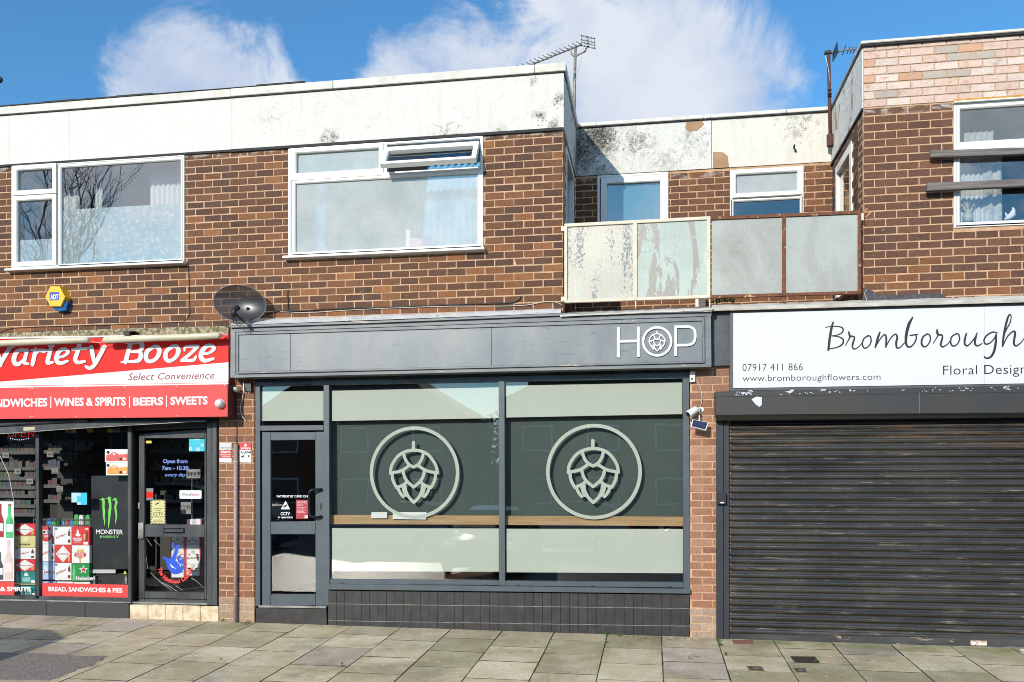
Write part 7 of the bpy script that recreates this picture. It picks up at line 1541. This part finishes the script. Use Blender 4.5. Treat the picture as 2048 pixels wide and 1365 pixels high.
# ================================================================== ACROSS THE STREET (seen only in reflections, casts the kerbside shadow)
def car(loc, rz, paint, label, L_=4.1, Wd=1.72, H=1.45, hatch=True):
    t = thing('parked_car', label, 'car', loc, 'cars parked along the road'); t.rotation_euler = (0, 0, rz)
    def tr(m):                               # build in the car's own axes
        off = Vector(loc); return [Vector(v) + off for v in m]
    prof = [(0, .38, .60), (.03, .62, .80), (.35, .78, .98), (1.1, .90, 1.0), (1.2, .92, 1.0), (3.6, .95, 1.0), (3.95, .90, .96), (4.08, .70, .85), (4.1, .42, .72)]
    st = []
    for x, zt, w in prof:
        hw = Wd / 2 * (.86 + .14 * w); st.append([(x, -hw * .93, .22), (x, -hw, .45), (x, -hw * .99, zt * .85), (x, -hw * .88, zt), (x, hw * .88, zt), (x, hw * .99, zt * .85), (x, hw, .45), (x, hw * .93, .22)])
    vs = [p for s in st for p in s]; n = 8; fs = [(i * n + k, i * n + (k + 1) % n, (i + 1) * n + (k + 1) % n, (i + 1) * n + k) for i in range(len(st) - 1) for k in range(n)] + [tuple(range(n - 1, -1, -1)), tuple((len(st) - 1) * n + k for k in range(n))]
    mesh('body', tr(vs), fs, paint, t, True)
    gh = [(1.15, .90, .80), (1.75, 1.36, .66), (2.3, H, .64), (3.1, H - .02, .64), (3.7, 1.28, .66), (3.98, .92, .76)]
    vs = []
    for x, z, w in gh: vs += [(x, -Wd / 2 * w, z), (x, Wd / 2 * w, z)]
    for x, z, w in gh: vs += [(min(max(x, 1.15), 3.98), -Wd / 2 * .88, .90), (min(max(x, 1.15), 3.98), Wd / 2 * .88, .90)]
    m = len(gh); fs = [(2 * i, 2 * i + 1, 2 * i + 3, 2 * i + 2) for i in (0, m - 2)]
    sd = [(2 * i, 2 * i + 2, 2 * (m + i) + 2, 2 * (m + i)) for i in range(m - 1)] + [(2 * i + 1, 2 * (m + i) + 1, 2 * (m + i) + 3, 2 * i + 3) for i in range(m - 1)]
    mesh('windows', tr(vs), fs + sd, CARGLASS, t)
    mesh('roof', tr([(a, b, c + .004) for a, b, c in vs]), [(2 * i, 2 * i + 1, 2 * i + 3, 2 * i + 2) for i in range(1, m - 2)], paint, t, True)
    for x in (.75, 3.3):
        for s in (-1, 1):
            c = Vector((x, s * (Wd / 2 - .1), .31)); w_ = MB().tube(tr([c, c + Vector((0, s * .03, 0)), c + Vector((0, s * .12, 0))]), [.30, .31, .30], 20).out('wheel', TYRE, t); MB().tube(tr([c + Vector((0, s * .115, 0)), c + Vector((0, s * .125, 0))]), .19, 16).out('rim', STEEL, w_)
    for s in (-1, 1):
        MB().box(*[v + loc[0] for v in (-.02, .12)], *sorted([s * .45 + loc[1], s * .75 + loc[1]]), .60 + loc[2], .74 + loc[2]).out('headlight', PAPER, t, bev=.02); MB().box(*[v + loc[0] for v in (4.0, 4.10)], *sorted([s * .60 + loc[1], s * .80 + loc[1]]), .62 + loc[2], .88 + loc[2]).out('tail_light', REDP, t, bev=.02)
        c = Vector((1.35, s * (Wd / 2 + .05), .98)); MB().tube(tr([c + Vector((-.05, 0, 0)), c, c + Vector((.06, 0, 0))]), [.05, .08, .05], 8).out('mirror', paint, t, True)
def build_street():
    zr = gz(0, -3.6) - .11
    q = G(80, 1267); t0 = (1.96 + zr - q.z) / .466
    car((q.x - .364 * t0 - 3.05, q.y - t0 - .30, zr), 0, CARPAINT, 'tall black people carrier parked tight to the kerb', L_=4.1)
    [o for o in bpy.data.objects if o.get('category') == 'car'][-1].scale = (1, 1, 1.35)
    car((-3.6, -7.7, zr), -math.pi / 2, M('grey_car_paint', (.05, .055, .06), .15, spec=.8), 'dark grey car parked nose-in left of camera')
    car((2.1, -7.9, zr), -math.pi / 2, CARPAINT, 'black car parked nose-in right of camera')
    for k, (x, y, rz, c_) in enumerate(((-9.6, -14.6, .05, (.50, .52, .55)), (-4.6, -14.2, 0, (.62, .64, .66)), (.2, -14.5, 0, (.45, .03, .03)), (5.2, -14.4, 0, (.6, .62, .63)), (-15, -14.8, 0, (.05, .10, .22)))):
        car((x, y, zr), rz, M('far_car_%d' % k, c_, .15, spec=.8), ['silver grey', 'bright silver', 'red', 'white', 'navy'][k] + ' car parked across the road')
    HB = M('house_brick', (.24, .12, .08), .85, (.18, .09, .06), 12); RT = M('roof_tiles', (.12, .085, .07), .8, (.08, .06, .05), 8); HWn = M('house_window', (.05, .06, .07), .1)
    def house(x0, x1, y, ez, rz, label, ridge_x):
        t = thing('house', label, 'house', ((x0 + x1) / 2, y, zr), 'houses across the road')
        MB().box(x0, x1, y - 7, y, zr, ez).out('wall', HB, t)
        xm = (x0 + x1) / 2; MB().add([(x0 - .3, y + .3, ez - .1), (x1 + .3, y + .3, ez - .1), (xm, y + .3, rz), (x0 - .3, y - 7.3, ez - .1), (x1 + .3, y - 7.3, ez - .1), (xm, y - 7.3, rz)], [(0, 1, 2), (3, 5, 4), (0, 2, 5, 3), (1, 4, 5, 2), (0, 3, 4, 1)]).out('roof', RT, t)
        n = max(2, int((x1 - x0) / 3))
        for i in range(n):
            xc = x0 + (i + .5) * (x1 - x0) / n
            for z in (zr + 1.0, zr + 3.4): w_ = MB().box(xc - .7, xc + .7, y + .0, y + .05, z, z + 1.2).out('window', UPVC, t); MB().box(xc - .62, xc + .62, y + .05, y + .06, z + .08, z + 1.12).out('pane', HWn, w_)
        d_ = MB().box(xm - .45, xm + .45, y, y + .05, zr, zr + 2.05).out('door', DKRED, t)
        MB().box(x0 + .6, x0 + 1.3, y - 4, y - 3.2, ez, rz + .9).out('chimney', HB, t)
    yh = -29
    xe = W(926, 830, -yh).x; xw = W(1009, 800, -yh).x
    ez = W(926, 828, -yh).z
    house(xe - 10.5, xe, yh, ez, ez + 3.4, 'brick gabled house across the road, left of the gap', 0)
    house(xw, xw + 12, yh, ez + .6, ez + 3.9, 'brick gabled house across the road, right of the gap', 0)
    house(xe - 26, xe - 13, yh - 1, ez, ez + 3.2, 'long brick gabled house across the road at far left', 0)
    house(xw + 15, xw + 27, yh, ez + .3, ez + 3.3, 'brick gabled house across the road at far right', 0)
    # evergreen bush in the gap and two bare trees
    def bush(x, y, r, h, label):
        t = thing('bushy_tree', label, 'tree', (x, y, zr)); MB().tube([(x, y, zr), (x, y, zr + h * .5)], [.15, .06], 8).out('trunk', OLDWOOD, t)
        m = MB(); rr = random.Random(int(x * 7))
        for _ in range(2500):
            u = Vector((rr.gauss(0, 1), rr.gauss(0, 1), rr.gauss(0, 1))).normalized() * (rr.random() ** .35); p = Vector((x + u.x * r, y + u.y * r, zr + h * .55 + u.z * h * .45 * (1 + .15 * math.sin(u.x * 5))))
            a = Vector((rr.uniform(-1, 1), rr.uniform(-1, 1), rr.uniform(-1, 1))).normalized() * .13; b = Vector((rr.uniform(-1, 1), rr.uniform(-1, 1), rr.uniform(-1, 1))).normalized() * .08
            m.add([p - a, p + b, p + a, p - b], [(0, 1, 2, 3)])
        m.out('crown', M('evergreen_leaf', (.045, .075, .025), .7, (.03, .05, .02), 3), t)
    bush((xe + xw) / 2 - .2, yh - 2, 1.6, 5.2, 'dark evergreen tree in the gap between two houses'); bush((xe + xw) / 2 + 1.5, yh + 1, 1.2, 3.2, 'lower round evergreen in front of the gap')
    BARK = M('bare_bark', (.06, .05, .042), .9)
    def bare(x, y, h, label, seed):
        t = thing('bare_tree', label, 'tree', (x, y, zr)); rr = random.Random(seed); tr_, cr = MB(), MB()
        tr_.tube([(x, y, zr), (x + .05, y, zr + h * .25), (x - .05, y + .1, zr + h * .45)], [.20, .15, .11], 10); tr_.out('trunk', BARK, t, True)
        def br(p, d, l, r, lev):
            if lev > 5 or r < .004: return
            pts = [p]; dd = d.copy()
            for _ in range(3): dd = (dd + Vector((rr.uniform(-.2, .2), rr.uniform(-.2, .2), rr.uniform(-.05, .18)))).normalized(); pts.append(pts[-1] + dd * l / 3)
            cr.tube(pts, [r, r * .85, r * .7, r * .5], 5 if lev < 3 else 3, False)
            for k in range(3 if lev < 4 else 2):
                q = pts[1 + k % 3]; nd = (dd + Vector((rr.uniform(-.9, .9), rr.uniform(-.9, .9), rr.uniform(-.1, .7)))).normalized(); br(q if k < 2 else pts[-1], nd, l * rr.uniform(.6, .8), r * .58, lev + 1)
        for k in range(5): a = k * 1.26 + rr.random(); br(Vector((x - .05 * (k > 1), y, zr + h * (.22 + .05 * k))), Vector((math.cos(a) * .6, math.sin(a) * .6, 1)).normalized(), h * .30, .085, 0)
        cr.out('crown', BARK, t)
    p = W(28, 420, 13); bare(p.x, -13, p.z + 2.4, 'tall bare winter tree across the road', 3)
build_street()
